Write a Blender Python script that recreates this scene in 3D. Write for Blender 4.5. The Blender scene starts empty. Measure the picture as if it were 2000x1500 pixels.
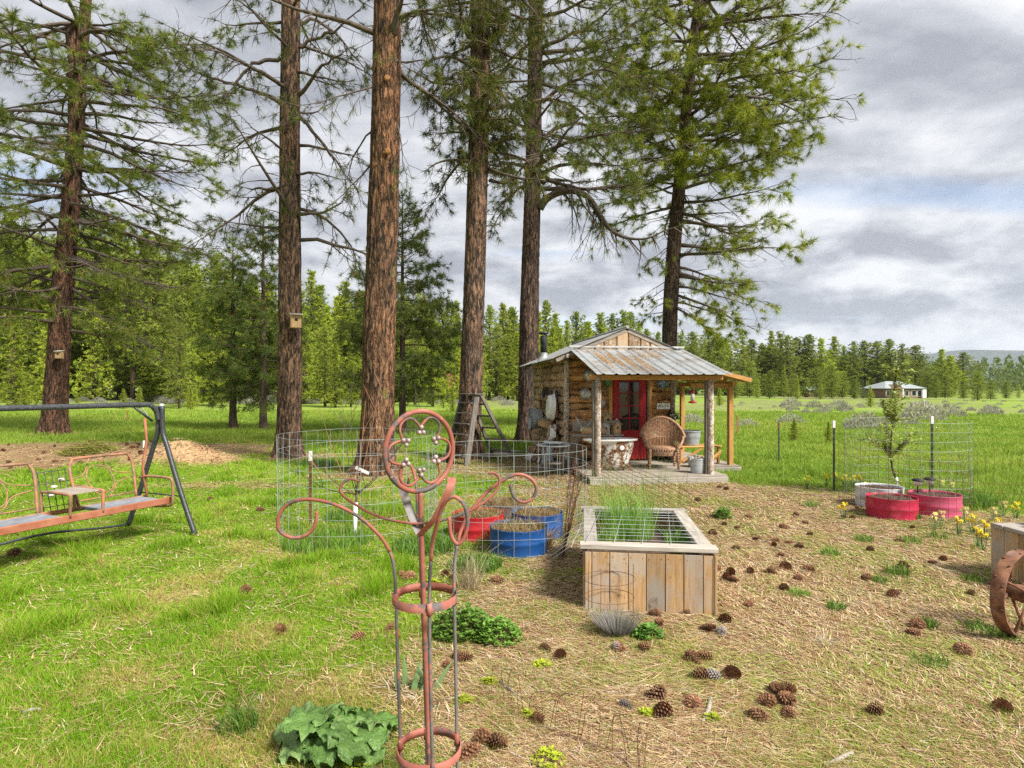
import bpy, math, random
import numpy as np
from mathutils import Vector, Matrix

# ------------------------------------------------------------------ camera
SC = bpy.context.scene
COL = SC.collection
F, H, HY = 1150.0, 1.75, 758.0          # focal length (px of the 2000 px frame), eye height, horizon row
cam_data = bpy.data.cameras.new('camera')
cam = bpy.data.objects.new('camera', cam_data)
COL.objects.link(cam)
cam_data.sensor_fit = 'HORIZONTAL'
cam_data.sensor_width = 36.0
cam_data.lens = F / 2000.0 * 36.0
cam_data.shift_y = (HY - 750.0) / 2000.0
cam_data.clip_start = 0.05
cam_data.clip_end = 20000
cam.location = (0, 0, H)
cam.rotation_euler = (math.radians(90), 0, 0)
SC.camera = cam

# ------------------------------------------------------------------ sky
SUN_EL, SUN_AZ = math.radians(46), math.radians(128)   # azimuth clockwise from +Y (view direction)
world = bpy.data.worlds.new('World')
SC.world = world
world.use_nodes = True
wt = world.node_tree
wt.nodes.clear()
def wn(t, **kw):
    n = wt.nodes.new(t)
    for k, v in kw.items(): setattr(n, k, v)
    return n
def wl(a, b): wt.links.new(a, b)
def wmath(op, a, b=None, clamp=False):
    n = wn('ShaderNodeMath', operation=op, use_clamp=clamp)
    for i, q in enumerate((a, b)):
        if q is None: continue
        if isinstance(q, (int, float)): n.inputs[i].default_value = q
        else: wl(q, n.inputs[i])
    return n.outputs[0]
w_out = wn('ShaderNodeOutputWorld')
sky = wn('ShaderNodeTexSky', sky_type='NISHITA')
sky.sun_disc = False
sky.sun_elevation = SUN_EL
sky.sun_rotation = SUN_AZ
sky.altitude = 1500
tc = wn('ShaderNodeTexCoord')
sep = wn('ShaderNodeSeparateXYZ'); wl(tc.outputs['Generated'], sep.inputs[0])
zc = wmath('MAXIMUM', sep.outputs[2], 0.0)
den = wmath('ADD', zc, 0.10)
px_ = wmath('DIVIDE', sep.outputs[0], den)
py_ = wmath('DIVIDE', sep.outputs[1], den)
comb = wn('ShaderNodeCombineXYZ'); wl(px_, comb.inputs[0]); wl(py_, comb.inputs[1])
# long streaks of the high layer
mp1 = wn('ShaderNodeMapping'); wl(comb.outputs[0], mp1.inputs[0])
mp1.inputs['Rotation'].default_value = (0, 0, math.radians(-32)); mp1.inputs['Scale'].default_value = (0.62, 1.75, 1)
mp1.inputs['Location'].default_value = (5.6, 2.3, 0)
n1 = wn('ShaderNodeTexNoise'); wl(mp1.outputs[0], n1.inputs['Vector'])
n1.inputs['Scale'].default_value = 0.85; n1.inputs['Detail'].default_value = 7; n1.inputs['Roughness'].default_value = 0.54
n1.inputs['Distortion'].default_value = 0.5
# heaped clouds
mp2 = wn('ShaderNodeMapping'); wl(tc.outputs['Generated'], mp2.inputs[0])
mp2.inputs['Scale'].default_value = (3.2, 3.2, 6.0); mp2.inputs['Location'].default_value = (1.7, 0.4, 2.2)
n2 = wn('ShaderNodeTexNoise'); wl(mp2.outputs[0], n2.inputs['Vector'])
n2.inputs['Scale'].default_value = 2.0; n2.inputs['Detail'].default_value = 9; n2.inputs['Roughness'].default_value = 0.56
n2.inputs['Distortion'].default_value = 0.3
mp2b = wn('ShaderNodeMapping'); wl(tc.outputs['Generated'], mp2b.inputs[0])
mp2b.inputs['Scale'].default_value = (3.2, 3.2, 6.0); mp2b.inputs['Location'].default_value = (1.66, 0.4, 2.44)
n2b = wn('ShaderNodeTexNoise'); wl(mp2b.outputs[0], n2b.inputs['Vector'])
n2b.inputs['Scale'].default_value = 2.0; n2b.inputs['Detail'].default_value = 9; n2b.inputs['Roughness'].default_value = 0.56; n2b.inputs['Distortion'].default_value = 0.3
mp1b = wn('ShaderNodeMapping'); wl(comb.outputs[0], mp1b.inputs[0])
mp1b.inputs['Rotation'].default_value = (0, 0, math.radians(-32)); mp1b.inputs['Scale'].default_value = (0.62, 1.75, 1); mp1b.inputs['Location'].default_value = (5.66, 2.52, 0)
n1b = wn('ShaderNodeTexNoise'); wl(mp1b.outputs[0], n1b.inputs['Vector'])
n1b.inputs['Scale'].default_value = 0.85; n1b.inputs['Detail'].default_value = 7; n1b.inputs['Roughness'].default_value = 0.54; n1b.inputs['Distortion'].default_value = 0.5
low = wn('ShaderNodeMapRange'); wl(zc, low.inputs[0])
low.inputs[1].default_value = 0.12; low.inputs[2].default_value = 0.38; low.inputs[3].default_value = 0.92; low.inputs[4].default_value = 0.22
def wmixf(a_, b_):
    n = wn('ShaderNodeMix', data_type='FLOAT'); wl(low.outputs[0], n.inputs[0]); wl(a_, n.inputs[2]); wl(b_, n.inputs[3]); return n.outputs[0]
base_ = wmixf(n1.outputs[0], n2.outputs[0])
rel_ = wmixf(wmath('SUBTRACT', n1.outputs[0], n1b.outputs[0]), wmath('SUBTRACT', n2.outputs[0], n2b.outputs[0]))
tone = wmath('ADD', wmath('MULTIPLY', base_, 0.75), wmath('MULTIPLY', rel_, 1.25))
tone = wmath('ADD', tone, 0.125)
ramp = wn('ShaderNodeValToRGB'); wl(tone, ramp.inputs[0])
cr = ramp.color_ramp
cr.elements[0].position = 0.32; cr.elements[0].color = (0.38, 0.395, 0.44, 1)
cr.elements[1].position = 0.70; cr.elements[1].color = (0.97, 0.975, 0.98, 1)
e = cr.elements.new(0.45); e.color = (0.56, 0.575, 0.62, 1)
e = cr.elements.new(0.55); e.color = (0.74, 0.75, 0.785, 1)
bg1 = wn('ShaderNodeBackground'); wl(sky.outputs[0], bg1.inputs[0]); bg1.inputs[1].default_value = 0.05
bg2 = wn('ShaderNodeBackground'); wl(ramp.outputs[0], bg2.inputs[0]); bg2.inputs[1].default_value = 0.245
n3 = wn('ShaderNodeTexNoise'); wl(mp1.outputs[0], n3.inputs['Vector'])
n3.inputs['Scale'].default_value = 0.55; n3.inputs['Detail'].default_value = 4; n3.inputs['Roughness'].default_value = 0.5
gap = wn('ShaderNodeMapRange'); wl(n3.outputs[0], gap.inputs[0])
gap.inputs[1].default_value = 0.57; gap.inputs[2].default_value = 0.68; gap.inputs[3].default_value = 0.97; gap.inputs[4].default_value = 0.35
mixb = wn('ShaderNodeMixShader'); wl(gap.outputs[0], mixb.inputs[0]); wl(bg1.outputs[0], mixb.inputs[1]); wl(bg2.outputs[0], mixb.inputs[2])
wl(mixb.outputs[0], w_out.inputs[0])

# ------------------------------------------------------------------ sun behind thin cloud
sun_data = bpy.data.lights.new('sun', 'SUN')
sun_data.energy = 2.1
sun_data.angle = math.radians(14)
sun_data.color = (1.0, 0.955, 0.88)
sun = bpy.data.objects.new('sun', sun_data)
COL.objects.link(sun)
sd = Vector((math.sin(SUN_AZ) * math.cos(SUN_EL), math.cos(SUN_AZ) * math.cos(SUN_EL), math.sin(SUN_EL)))
sun.rotation_euler = sd.to_track_quat('Z', 'Y').to_euler()
sun.location = sd * 50

SC.view_settings.view_transform = 'Standard'
SC.view_settings.look = 'None'
SC.view_settings.gamma = 1.0
SC.view_settings.use_curve_mapping = False
SC.view_settings.exposure = 2.12
SC.cycles.max_bounces = 5
SC.cycles.diffuse_bounces = 2
SC.cycles.glossy_bounces = 2
SC.cycles.transmission_bounces = 3
SC.cycles.transparent_max_bounces = 6
SC.cycles.volume_bounces = 0
SC.cycles.caustics_reflective = False
SC.cycles.caustics_refractive = False
SC.cycles.use_denoising = False

# ------------------------------------------------------------------ helpers
R = random.Random(11)
NR = np.random.RandomState(5)
U = R.uniform
def sstep(a, b, x):
    t = np.clip((x - a) / (b - a), 0, 1)
    return t * t * (3 - 2 * t)
def _h(ix, iy, s):
    n = (ix.astype(np.int64) * 374761393 + iy.astype(np.int64) * 668265263 + s * 1442695041) & 0x7fffffff
    n = (n ^ (n >> 13)) * 1274126177 & 0x7fffffff
    return ((n ^ (n >> 16)) & 0xffff) / 65535.0
def vnoise(x, y, s=0):
    x = np.asarray(x, float); y = np.asarray(y, float)
    ix = np.floor(x); iy = np.floor(y); fx = x - ix; fy = y - iy
    fx = fx * fx * (3 - 2 * fx); fy = fy * fy * (3 - 2 * fy)
    a = _h(ix, iy, s); b = _h(ix + 1, iy, s); c = _h(ix, iy + 1, s); d = _h(ix + 1, iy + 1, s)
    return (a * (1 - fx) + b * fx) * (1 - fy) + (c * (1 - fx) + d * fx) * fy
def fbm(x, y, o=4, s=0):
    t = 0; amp = 0.5; k = 1.0; tot = 0
    for i in range(o):
        t = t + amp * vnoise(np.asarray(x) * k + 17.3 * i, np.asarray(y) * k - 9.1 * i, s + i); tot += amp
        amp *= 0.5; k *= 2.03
    return t / tot
def gz(x, y):
    """height of the ground: level yard, the meadow rises a little to the left and sinks to the right"""
    x = np.asarray(x, float); y = np.asarray(y, float)
    d = np.maximum(np.hypot(x, y), 0.01)
    far = sstep(24, 90, d)
    side = np.clip(x / d * 1.6 + 0.1, -1, 1)
    z = far * (0.12 - 0.55 * side) * np.minimum(d / 90.0, 2.2)
    z = z + 0.10 * (fbm(x * 0.11, y * 0.11, 3, 3) - 0.5) * sstep(14, 40, d)
    z = z + 0.035 * (fbm(x * 0.9, y * 0.9, 3, 9) - 0.5) * (1 - sstep(60, 90, d))
    # chip mound and the scraped earth beside it
    z = z + 0.66 * np.exp(-np.sqrt(((x + 7.5) / 0.92) ** 2 + ((y - 13.3) / 0.8) ** 2 + .04) ** 1.6)
    z = z + 0.20 * np.exp(-(((x + 9.9) / 0.8) ** 2 + ((y - 15.2) / 0.5) ** 2))
    return z
def gzf(x, y): return float(gz(x, y))
def P(x, y, Y): return Vector(((x - 1000) * Y / F, Y, H - (y - HY) * Y / F))
def G(x, y, h=0.0):
    Y = (H - h) * F / (y - HY)
    X = (x - 1000) * Y / F
    return Vector((X, Y, gzf(X, Y)))
def rot3(rx=0, ry=0, rz=0):
    return (Matrix.Rotation(rz, 3, 'Z') @ Matrix.Rotation(ry, 3, 'Y') @ Matrix.Rotation(rx, 3, 'X'))

_ones = 'first second third fourth fifth sixth seventh eighth ninth tenth eleventh twelfth thirteenth fourteenth fifteenth sixteenth seventeenth eighteenth nineteenth'.split()
def nth(i):
    if i <= 19: return _ones[i - 1]
    t, o = divmod(i, 10); tens = ['', '', 'twent', 'thirt', 'fort', 'fift', 'sixt'][t]
    return tens + 'ieth' if o == 0 else tens + 'y-' + _ones[o - 1]
def tagp(o, label=None, cat=None, group=None, kind=None):
    if label: o['label'] = label
    if cat: o['category'] = cat
    if group: o['group'] = group
    if kind: o['kind'] = kind
    return o
def thing(name, label, cat, loc=(0, 0, 0), rz=0.0, group=None):
    o = bpy.data.objects.new(name, None)
    o.empty_display_size = 0.1
    COL.objects.link(o)
    o.location = loc
    o.rotation_euler = (0, 0, rz)
    return tagp(o, label, cat, group)
def link(name, me, parent=None, loc=(0, 0, 0), rot=None):
    o = bpy.data.objects.new(name, me)
    COL.objects.link(o)
    if parent is not None: o.parent = parent
    o.location = loc
    if rot is not None: o.rotation_euler = rot
    return o
def dup(root, loc=None, rz=None, label=None, scale=None):
    r = root.copy(); COL.objects.link(r)
    if loc is not None: r.location = loc
    if rz is not None: r.rotation_euler = (0, 0, rz)
    if label: r['label'] = label
    if scale is not None: r.scale = scale
    for ch in list(root.children):
        c = ch.copy(); COL.objects.link(c); c.parent = r
        for g in list(ch.children):
            d = g.copy(); COL.objects.link(d); d.parent = c
    return r

def np_mesh(name, v, f, mat=None, col=None, smooth=False):
    """mesh from numpy arrays; all faces have the same number of corners"""
    me = bpy.data.meshes.new(name)
    v = np.asarray(v, np.float32); f = np.asarray(f, np.int32)
    n, k = f.shape
    me.vertices.add(len(v)); me.vertices.foreach_set('co', v.ravel())
    me.loops.add(n * k); me.loops.foreach_set('vertex_index', f.ravel())
    me.polygons.add(n); me.polygons.foreach_set('loop_start', np.arange(0, n * k, k, dtype=np.int32))
    try: me.polygons.foreach_set('loop_total', np.full(n, k, np.int32))
    except Exception: pass
    if smooth: me.polygons.foreach_set('use_smooth', np.ones(n, bool))
    if col is not None:
        a = me.color_attributes.new('col', 'FLOAT_COLOR', 'POINT')
        c = np.ones((len(v), 4), np.float32); c[:, :col.shape[1]] = col
        a.data.foreach_set('color', c.ravel())
    me.update(calc_edges=True)
    if mat: me.materials.append(mat)
    return me

class MB:
    def __init__(s): s.v = []; s.f = []; s.sm = []; s.mi = []; s.cm = 0
    def add(s, vs, fs, smooth=False):
        b = len(s.v)
        s.v.extend(Vector(q) for q in vs)
        for q in fs:
            s.f.append([i + b for i in q]); s.sm.append(smooth); s.mi.append(s.cm)
        return s
    def box(s, c, size, rot=None, j=0.0, ch=0.0):
        """box with optional corner jitter and chamfered long edges"""
        c = Vector(c); hx, hy, hz = [q / 2 for q in size]
        vs = []
        for sx, sy, sz in ((-1,-1,-1),(1,-1,-1),(1,1,-1),(-1,1,-1),(-1,-1,1),(1,-1,1),(1,1,1),(-1,1,1)):
            p = Vector((sx*hx + U(-j, j), sy*hy + U(-j, j), sz*hz + U(-j, j)))
            if rot is not None: p = rot @ p
            vs.append(c + p)
        return s.add(vs, [(0,3,2,1),(4,5,6,7),(0,1,5,4),(1,2,6,5),(2,3,7,6),(3,0,4,7)])
    def cham(s, c, size, b, rot=None, j=0.0):
        """box whose long axis is the largest size and whose section is chamfered by b"""
        c = Vector(c); ax = max(range(3), key=lambda i: size[i]); o = [i for i in range(3) if i != ax]
        L = size[ax] / 2; a, d = size[o[0]] / 2, size[o[1]] / 2
        sec = [(-a+b,-d),(a-b,-d),(a,-d+b),(a,d-b),(a-b,d),(-a+b,d),(-a,d-b),(-a,-d+b)]
        vs = []
        for e in (-L, L):
            for q in sec:
                p = [0, 0, 0]; p[ax] = e + U(-j, j); p[o[0]] = q[0] + U(-j, j) * .5; p[o[1]] = q[1] + U(-j, j) * .5
                p = Vector(p)
                if rot is not None: p = rot @ p
                vs.append(c + p)
        fs = [[i, (i+1) % 8, 8 + (i+1) % 8, 8 + i] for i in range(8)] + [list(range(7, -1, -1)), list(range(8, 16))]
        if ax == 1: fs = [q[::-1] for q in fs]
        return s.add(vs, fs)
    def bar(s, p0, p1, w, h, up=(0, 0, 1), b=None, j=0.0):
        p0 = Vector(p0); p1 = Vector(p1); d = p1 - p0; L = d.length; y = d.normalized(); up = Vector(up)
        x = y.cross(up)
        if x.length < 1e-4: x = y.cross(Vector((1, 0, 0)))
        x.normalize(); z = x.cross(y)
        m = Matrix((x, y, z)).transposed()
        if b: return s.cham((p0 + p1) / 2, (w, max(L, w * 1.01, h * 1.01), h), b, m, j)
        return s.box((p0 + p1) / 2, (w, L, h), m, j)
    def tube(s, pts, r, n=6, closed=False, caps=True, smooth=True):
        pts = [Vector(p) for p in pts]; m = len(pts)
        rr = r if isinstance(r, (list, tuple)) else [r] * m
        vs = []; prev = None
        for i, p in enumerate(pts):
            if closed: t = pts[(i + 1) % m] - pts[i - 1]
            else: t = pts[min(i + 1, m - 1)] - pts[max(i - 1, 0)]
            if t.length < 1e-9: t = Vector((0, 0, 1))
            t.normalize()
            if prev is None:
                a = Vector((0, 0, 1)) if abs(t.z) < 0.9 else Vector((1, 0, 0))
                x = t.cross(a).normalized()
            else:
                x = prev - t * prev.dot(t)
                if x.length < 1e-6: x = t.orthogonal()
                x.normalize()
            prev = x; y = t.cross(x)
            for k in range(n):
                a = 2 * math.pi * k / n
                vs.append(p + (x * math.cos(a) + y * math.sin(a)) * rr[i])
        fs = []
        for i in range(m if closed else m - 1):
            i2 = (i + 1) % m
            for k in range(n):
                k2 = (k + 1) % n
                fs.append((i*n + k, i*n + k2, i2*n + k2, i2*n + k))
        s.add(vs, fs, smooth)
        if caps and not closed:
            b = len(s.v) - len(vs)
            s.f.append([b + k for k in range(n - 1, -1, -1)]); s.sm.append(False); s.mi.append(s.cm)
            s.f.append([b + (m - 1) * n + k for k in range(n)]); s.sm.append(False); s.mi.append(s.cm)
        return s
    def lathe(s, prof, n=24, c=(0, 0, 0), rot=None, smooth=True, capb=True, capt=False, sx=1.0, sy=1.0, wob=0.0):
        c = Vector(c); vs = []
        for r, z in prof:
            for k in range(n):
                a = 2 * math.pi * k / n
                w = 1 + wob * math.sin(3 * a + z * 9) + wob * 0.6 * math.sin(5 * a + 2)
                p = Vector((r * math.cos(a) * sx * w, r * math.sin(a) * sy * w, z))
                if rot is not None: p = rot @ p
                vs.append(c + p)
        fs = []
        for i in range(len(prof) - 1):
            for k in range(n):
                k2 = (k + 1) % n
                fs.append((i*n + k, i*n + k2, (i+1)*n + k2, (i+1)*n + k))
        s.add(vs, fs, smooth); b = len(s.v) - len(vs)
        if capb: s.f.append([b + k for k in range(n - 1, -1, -1)]); s.sm.append(False); s.mi.append(s.cm)
        if capt: s.f.append([b + (len(prof) - 1) * n + k for k in range(n)]); s.sm.append(False); s.mi.append(s.cm)
        return s
    def ball(s, c, r, n=10, sz=1.0):
        m = max(4, n // 2)
        return s.lathe([(max(r * math.sin(math.pi * i / m), r * .02), -r * sz * math.cos(math.pi * i / m)) for i in range(m + 1)], n, c)
    def sheet(s, grid, thick=None, smooth=True):
        """grid of points -> surface (with optional thickness along a vector)"""
        a, b = len(grid), len(grid[0])
        vs = [Vector(p) for row in grid for p in row]
        fs = [(i*b + k, i*b + k + 1, (i+1)*b + k + 1, (i+1)*b + k) for i in range(a - 1) for k in range(b - 1)]
        s.add(vs, fs, smooth)
        if thick is not None:
            t = Vector(thick)
            s.add([v + t for v in vs], [q[::-1] for q in fs], smooth)
            edge = [(0, k) for k in range(b)] + [(i, b-1) for i in range(1, a)] + [(a-1, k) for k in range(b-2, -1, -1)] + [(i, 0) for i in range(a-2, 0, -1)]
            ev = [vs[i*b + k] for i, k in edge]; m = len(ev)
            s.add(ev + [v + t for v in ev], [(q, m + q, m + (q+1) % m, (q+1) % m) for q in range(m)])
        return s
    def mesh(s, name, mat=None):
        me = bpy.data.meshes.new(name)
        me.from_pydata([tuple(v) for v in s.v], [], s.f)
        me.polygons.foreach_set('use_smooth', s.sm)
        for m in (mat if isinstance(mat, (list, tuple)) else [mat]):
            if m: me.materials.append(m)
        if isinstance(mat, (list, tuple)): me.polygons.foreach_set('material_index', s.mi)
        me.update()
        return me
    def build(s, name, mat, parent=None, world=False, loc=(0, 0, 0), rot=None):
        if world and parent is not None:
            p = parent; off = Vector((0, 0, 0))
            while p is not None: off += Vector(p.location); p = p.parent
            s.v = [v - off for v in s.v]
        return link(name, s.mesh(name, mat), parent, loc, rot)
def bez(pts, n=6, closed=False):
    """Catmull-Rom through points"""
    pts = [Vector(p) for p in pts]; m = len(pts); out = []
    for i in range(m if closed else m - 1):
        if closed: a, b, c, d = pts[i-1], pts[i], pts[(i+1) % m], pts[(i+2) % m]
        else: a, b, c, d = pts[max(i-1, 0)], pts[i], pts[i+1], pts[min(i+2, m-1)]
        for k in range(n):
            t = k / n
            out.append(0.5 * ((2*b) + (c - a) * t + (2*a - 5*b + 4*c - d) * t*t + (3*b - a - 3*c + d) * t**3))
    if not closed: out.append(pts[-1])
    return out

# ------------------------------------------------------------------ materials
def nmat(name):
    m = bpy.data.materials.new(name); m.use_nodes = True
    nt = m.node_tree; nt.nodes.clear()
    out = nt.nodes.new('ShaderNodeOutputMaterial')
    b = nt.nodes.new('ShaderNodeBsdfPrincipled')
    nt.links.new(b.outputs[0], out.inputs[0])
    return m, nt, b, out
def ramp_node(nt, stops):
    r = nt.nodes.new('ShaderNodeValToRGB'); c = r.color_ramp
    while len(c.elements) < len(stops): c.elements.new(0.5)
    for e, (p, q) in zip(c.elements, stops):
        e.position = p; e.color = (*q, 1)
    return r
def coords(nt, scale=(1, 1, 1), kind='Object', rnd=True):
    t = nt.nodes.new('ShaderNodeTexCoord'); mp = nt.nodes.new('ShaderNodeMapping')
    nt.links.new(t.outputs[kind], mp.inputs[0]); mp.inputs['Scale'].default_value = scale
    if rnd:
        oi = nt.nodes.new('ShaderNodeObjectInfo'); m = nt.nodes.new('ShaderNodeVectorMath'); m.operation = 'SCALE'
        cb = nt.nodes.new('ShaderNodeCombineXYZ')
        for i in range(3): nt.links.new(oi.outputs['Random'], cb.inputs[i])
        nt.links.new(cb.outputs[0], m.inputs[0]); m.inputs['Scale'].default_value = 37.0
        nt.links.new(m.outputs[0], mp.inputs['Location'])
    return mp.outputs[0]
def noise(nt, vec, scale, detail=5, rough=0.55, dist=0.0):
    n = nt.nodes.new('ShaderNodeTexNoise'); nt.links.new(vec, n.inputs['Vector'])
    n.inputs['Scale'].default_value = scale; n.inputs['Detail'].default_value = detail
    n.inputs['Roughness'].default_value = rough; n.inputs['Distortion'].default_value = dist
    return n.outputs[0]
def mixc(nt, fac, a, b, mode='MIX'):
    n = nt.nodes.new('ShaderNodeMix'); n.data_type = 'RGBA'; n.blend_type = mode; n.clamp_factor = True
    for i, q in ((0, fac), (6, a), (7, b)):
        if isinstance(q, (int, float)): n.inputs[i].default_value = q
        elif isinstance(q, (tuple, list)): n.inputs[i].default_value = (*q, 1)
        else: nt.links.new(q, n.inputs[i])
    return n.outputs[2]
def mrange(nt, v, a, b, c=0.0, d=1.0):
    n = nt.nodes.new('ShaderNodeMapRange'); nt.links.new(v, n.inputs[0])
    for i, q in enumerate((a, b, c, d)): n.inputs[i + 1].default_value = q
    return n.outputs[0]
def bump(nt, b, h, strength=0.4, dist=0.01):
    n = nt.nodes.new('ShaderNodeBump'); nt.links.new(h, n.inputs['Height'])
    n.inputs['Strength'].default_value = strength; n.inputs['Distance'].default_value = dist
    nt.links.new(n.outputs[0], b.inputs['Normal'])
def objvar(nt, colsock, lo=0.75, hi=1.2):
    """each object a little lighter or darker"""
    oi = nt.nodes.new('ShaderNodeObjectInfo')
    v = mrange(nt, oi.outputs['Random'], 0, 1, lo, hi)
    cb = nt.nodes.new('ShaderNodeCombineColor')
    for i in range(3): nt.links.new(v, cb.inputs[i])
    return mixc(nt, 1.0, colsock, cb.outputs[0], 'MULTIPLY')
def surf(name, stops, scale=8, stretch=(1, 1, 1), rough=0.8, metal=0.0, bmp=0.3, bdist=0.004, detail=6, var=(0.85, 1.15), spots=None, spec=0.3, dist=0.0, nrough=0.6):
    """general weathered surface: noise ramp, optional spots (colour, scale, lo, hi), bump"""
    m, nt, b, out = nmat(name)
    v = coords(nt, stretch)
    n = noise(nt, v, scale, detail, nrough, dist)
    r = ramp_node(nt, stops); nt.links.new(n, r.inputs[0])
    c = r.outputs[0]
    if spots:
        for (sc, ss, lo, hi) in spots:
            v2 = coords(nt)
            n2 = noise(nt, v2, ss, 6, 0.65)
            c = mixc(nt, mrange(nt, n2, lo, hi), c, sc)
    c = objvar(nt, c, *var)
    nt.links.new(c, b.inputs['Base Color'])
    b.inputs['Roughness'].default_value = rough
    b.inputs['Metallic'].default_value = metal
    b.inputs['Specular IOR Level'].default_value = spec
    if bmp: bump(nt, b, n, bmp, bdist)
    return m
def leafmat(name, tint=(1, 1, 1), trans=0.3, rough=0.55, var=(0.8, 1.2), spec=0.25):
    """leaf colour from the mesh's own colour attribute, some light passing through"""
    m, nt, b, out = nmat(name)
    a = nt.nodes.new('ShaderNodeAttribute'); a.attribute_name = 'col'
    c = mixc(nt, 1.0, a.outputs[0], tint, 'MULTIPLY')
    c = objvar(nt, c, *var)
    nt.links.new(c, b.inputs['Base Color'])
    b.inputs['Roughness'].default_value = rough
    b.inputs['Specular IOR Level'].default_value = spec
    t = nt.nodes.new('ShaderNodeBsdfTranslucent'); nt.links.new(c, t.inputs[0])
    mx = nt.nodes.new('ShaderNodeMixShader'); mx.inputs[0].default_value = trans
    nt.links.new(b.outputs[0], mx.inputs[1]); nt.links.new(t.outputs[0], mx.inputs[2]); nt.links.new(mx.outputs[0], out.inputs[0])
    return m
M = {}
M['needle'] = leafmat('pine_needles', tint=(2.35, 2.0, 1.35), trans=0.42, rough=0.5)
M['leaf'] = leafmat('leaves', trans=0.3)
M['grass'] = leafmat('grass_blades', tint=(1.3, 1.25, 0.95), trans=0.4, rough=0.6, var=(1, 1.001))
M['litter'] = leafmat('needle_litter', tint=(1.27, 1.24, 1.18), trans=0.12, rough=0.8, var=(1, 1.001))
def veined(name):
    m = leafmat(name, trans=0.28, rough=0.42, spec=0.4); nt = m.node_tree
    b = [n for n in nt.nodes if n.type == 'BSDF_PRINCIPLED'][0]; src = b.inputs['Base Color'].links[0].from_socket
    v = coords(nt); vo = nt.nodes.new('ShaderNodeTexVoronoi'); vo.feature = 'DISTANCE_TO_EDGE'; vo.inputs['Scale'].default_value = 46; nt.links.new(v, vo.inputs['Vector'])
    n = noise(nt, v, 16, 5, .6)
    c = mixc(nt, mrange(nt, vo.outputs['Distance'], 0.0, 0.09, 0.7, 0.0), src, mixc(nt, 1.0, src, (1.55, 1.35, 1.5), 'MULTIPLY'))
    c = mixc(nt, mrange(nt, n, 0.4, 0.65, 0.0, 0.6), c, mixc(nt, 1.0, c, (0.62, 0.70, 0.6), 'MULTIPLY'))
    nt.links.new(c, b.inputs['Base Color']); bump(nt, b, vo.outputs['Distance'], 0.7, 0.012)
    return m
M['rhubarb_leaf'] = veined('crinkled_rhubarb_leaf')
def wood(name, dark, light, grain=(14, 14, 1.0), scale=3.0, rough=0.85, var=(0.8, 1.2), spots=None, bmp=0.35, bd=0.003):
    mid = tuple((a + b) / 2 for a, b in zip(dark, light))
    return surf(name, [(0.3, dark), (0.5, mid), (0.7, light)], scale, grain, rough, bmp=bmp, bdist=bd, var=var, spots=spots, detail=8, nrough=0.65)
M['bed_x'] = wood('weathered_plank_x', (0.22, 0.19, 0.16), (0.46, 0.42, 0.36), (1.2, 16, 16))
M['bed_y'] = wood('weathered_plank_y', (0.22, 0.19, 0.16), (0.46, 0.42, 0.36), (16, 1.2, 16))
M['bed_z'] = wood('cedar_plank', (0.26, 0.145, 0.06), (0.52, 0.34, 0.17), (18, 18, 1.1), var=(0.8, 1.25), spots=[((0.34, 0.295, 0.245), 3, 0.44, 0.66), ((0.10, 0.06, 0.035), 5, 0.62, 0.76), ((0.05, 0.035, 0.025), 22, 0.70, 0.74)])
M['grey_wood_z'] = wood('grey_wood_z', (0.10, 0.085, 0.07), (0.27, 0.235, 0.20), (20, 20, 1.4))
M['grey_wood_x'] = wood('grey_wood_x', (0.15, 0.125, 0.10), (0.38, 0.33, 0.27), (1.2, 18, 18))
M['new_wood_z'] = wood('raw_post_z', (0.33, 0.16, 0.04), (0.58, 0.33, 0.11), (16, 16, 1.0))
M['new_wood_x'] = wood('raw_board_x', (0.33, 0.16, 0.04), (0.58, 0.33, 0.11), (1.0, 16, 16))
M['slab_x'] = surf('bark_slab_x', [(0.27, (0.035, 0.018, 0.01)), (0.40, (0.22, 0.10, 0.035)), (0.54, (0.50, 0.25, 0.085)), (0.72, (0.60, 0.43, 0.25))], 4.5, (1.0, 3.5, 3.0), 0.9, bmp=0.9, bdist=0.02, var=(0.65, 1.3), spots=[((0.42, 0.35, 0.27), 15, 0.56, 0.66)], detail=9, nrough=0.68)
M['slab_y'] = surf('bark_slab_y', [(0.27, (0.035, 0.02, 0.014)), (0.40, (0.20, 0.12, 0.065)), (0.54, (0.45, 0.29, 0.155)), (0.72, (0.60, 0.47, 0.33))], 4.5, (3.5, 1.0, 3.0), 0.9, bmp=0.9, bdist=0.02, var=(0.65, 1.3), spots=[((0.40, 0.35, 0.29), 15, 0.55, 0.66)], detail=9, nrough=0.68)
M['slab_z'] = surf('bark_slab_z', [(0.27, (0.06, 0.035, 0.018)), (0.42, (0.24, 0.13, 0.055)), (0.56, (0.34, 0.235, 0.14)), (0.72, (0.46, 0.39, 0.30))], 7, (3.0, 3.0, 1.2), 0.9, bmp=0.9, bdist=0.02, var=(0.75, 1.25), spots=[((0.48, 0.42, 0.34), 17, 0.52, 0.62)], detail=9, nrough=0.7)
M['log_post'] = surf('barked_log_post', [(0.3, (0.09, 0.06, 0.045)), (0.45, (0.26, 0.18, 0.12)), (0.6, (0.44, 0.36, 0.29))], 9, (2.5, 2.5, 1.0), 0.9, bmp=0.8, bdist=0.012, spots=[((0.52, 0.47, 0.42), 20, 0.50, 0.58), ((0.10, 0.05, 0.03), 11, 0.62, 0.70)], detail=8, nrough=0.7)
M['bark_chip'] = surf('cut_knot_wood', [(0.3, (0.22, 0.10, 0.035)), (0.7, (0.40, 0.21, 0.08))], 20, rough=0.9)
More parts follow.
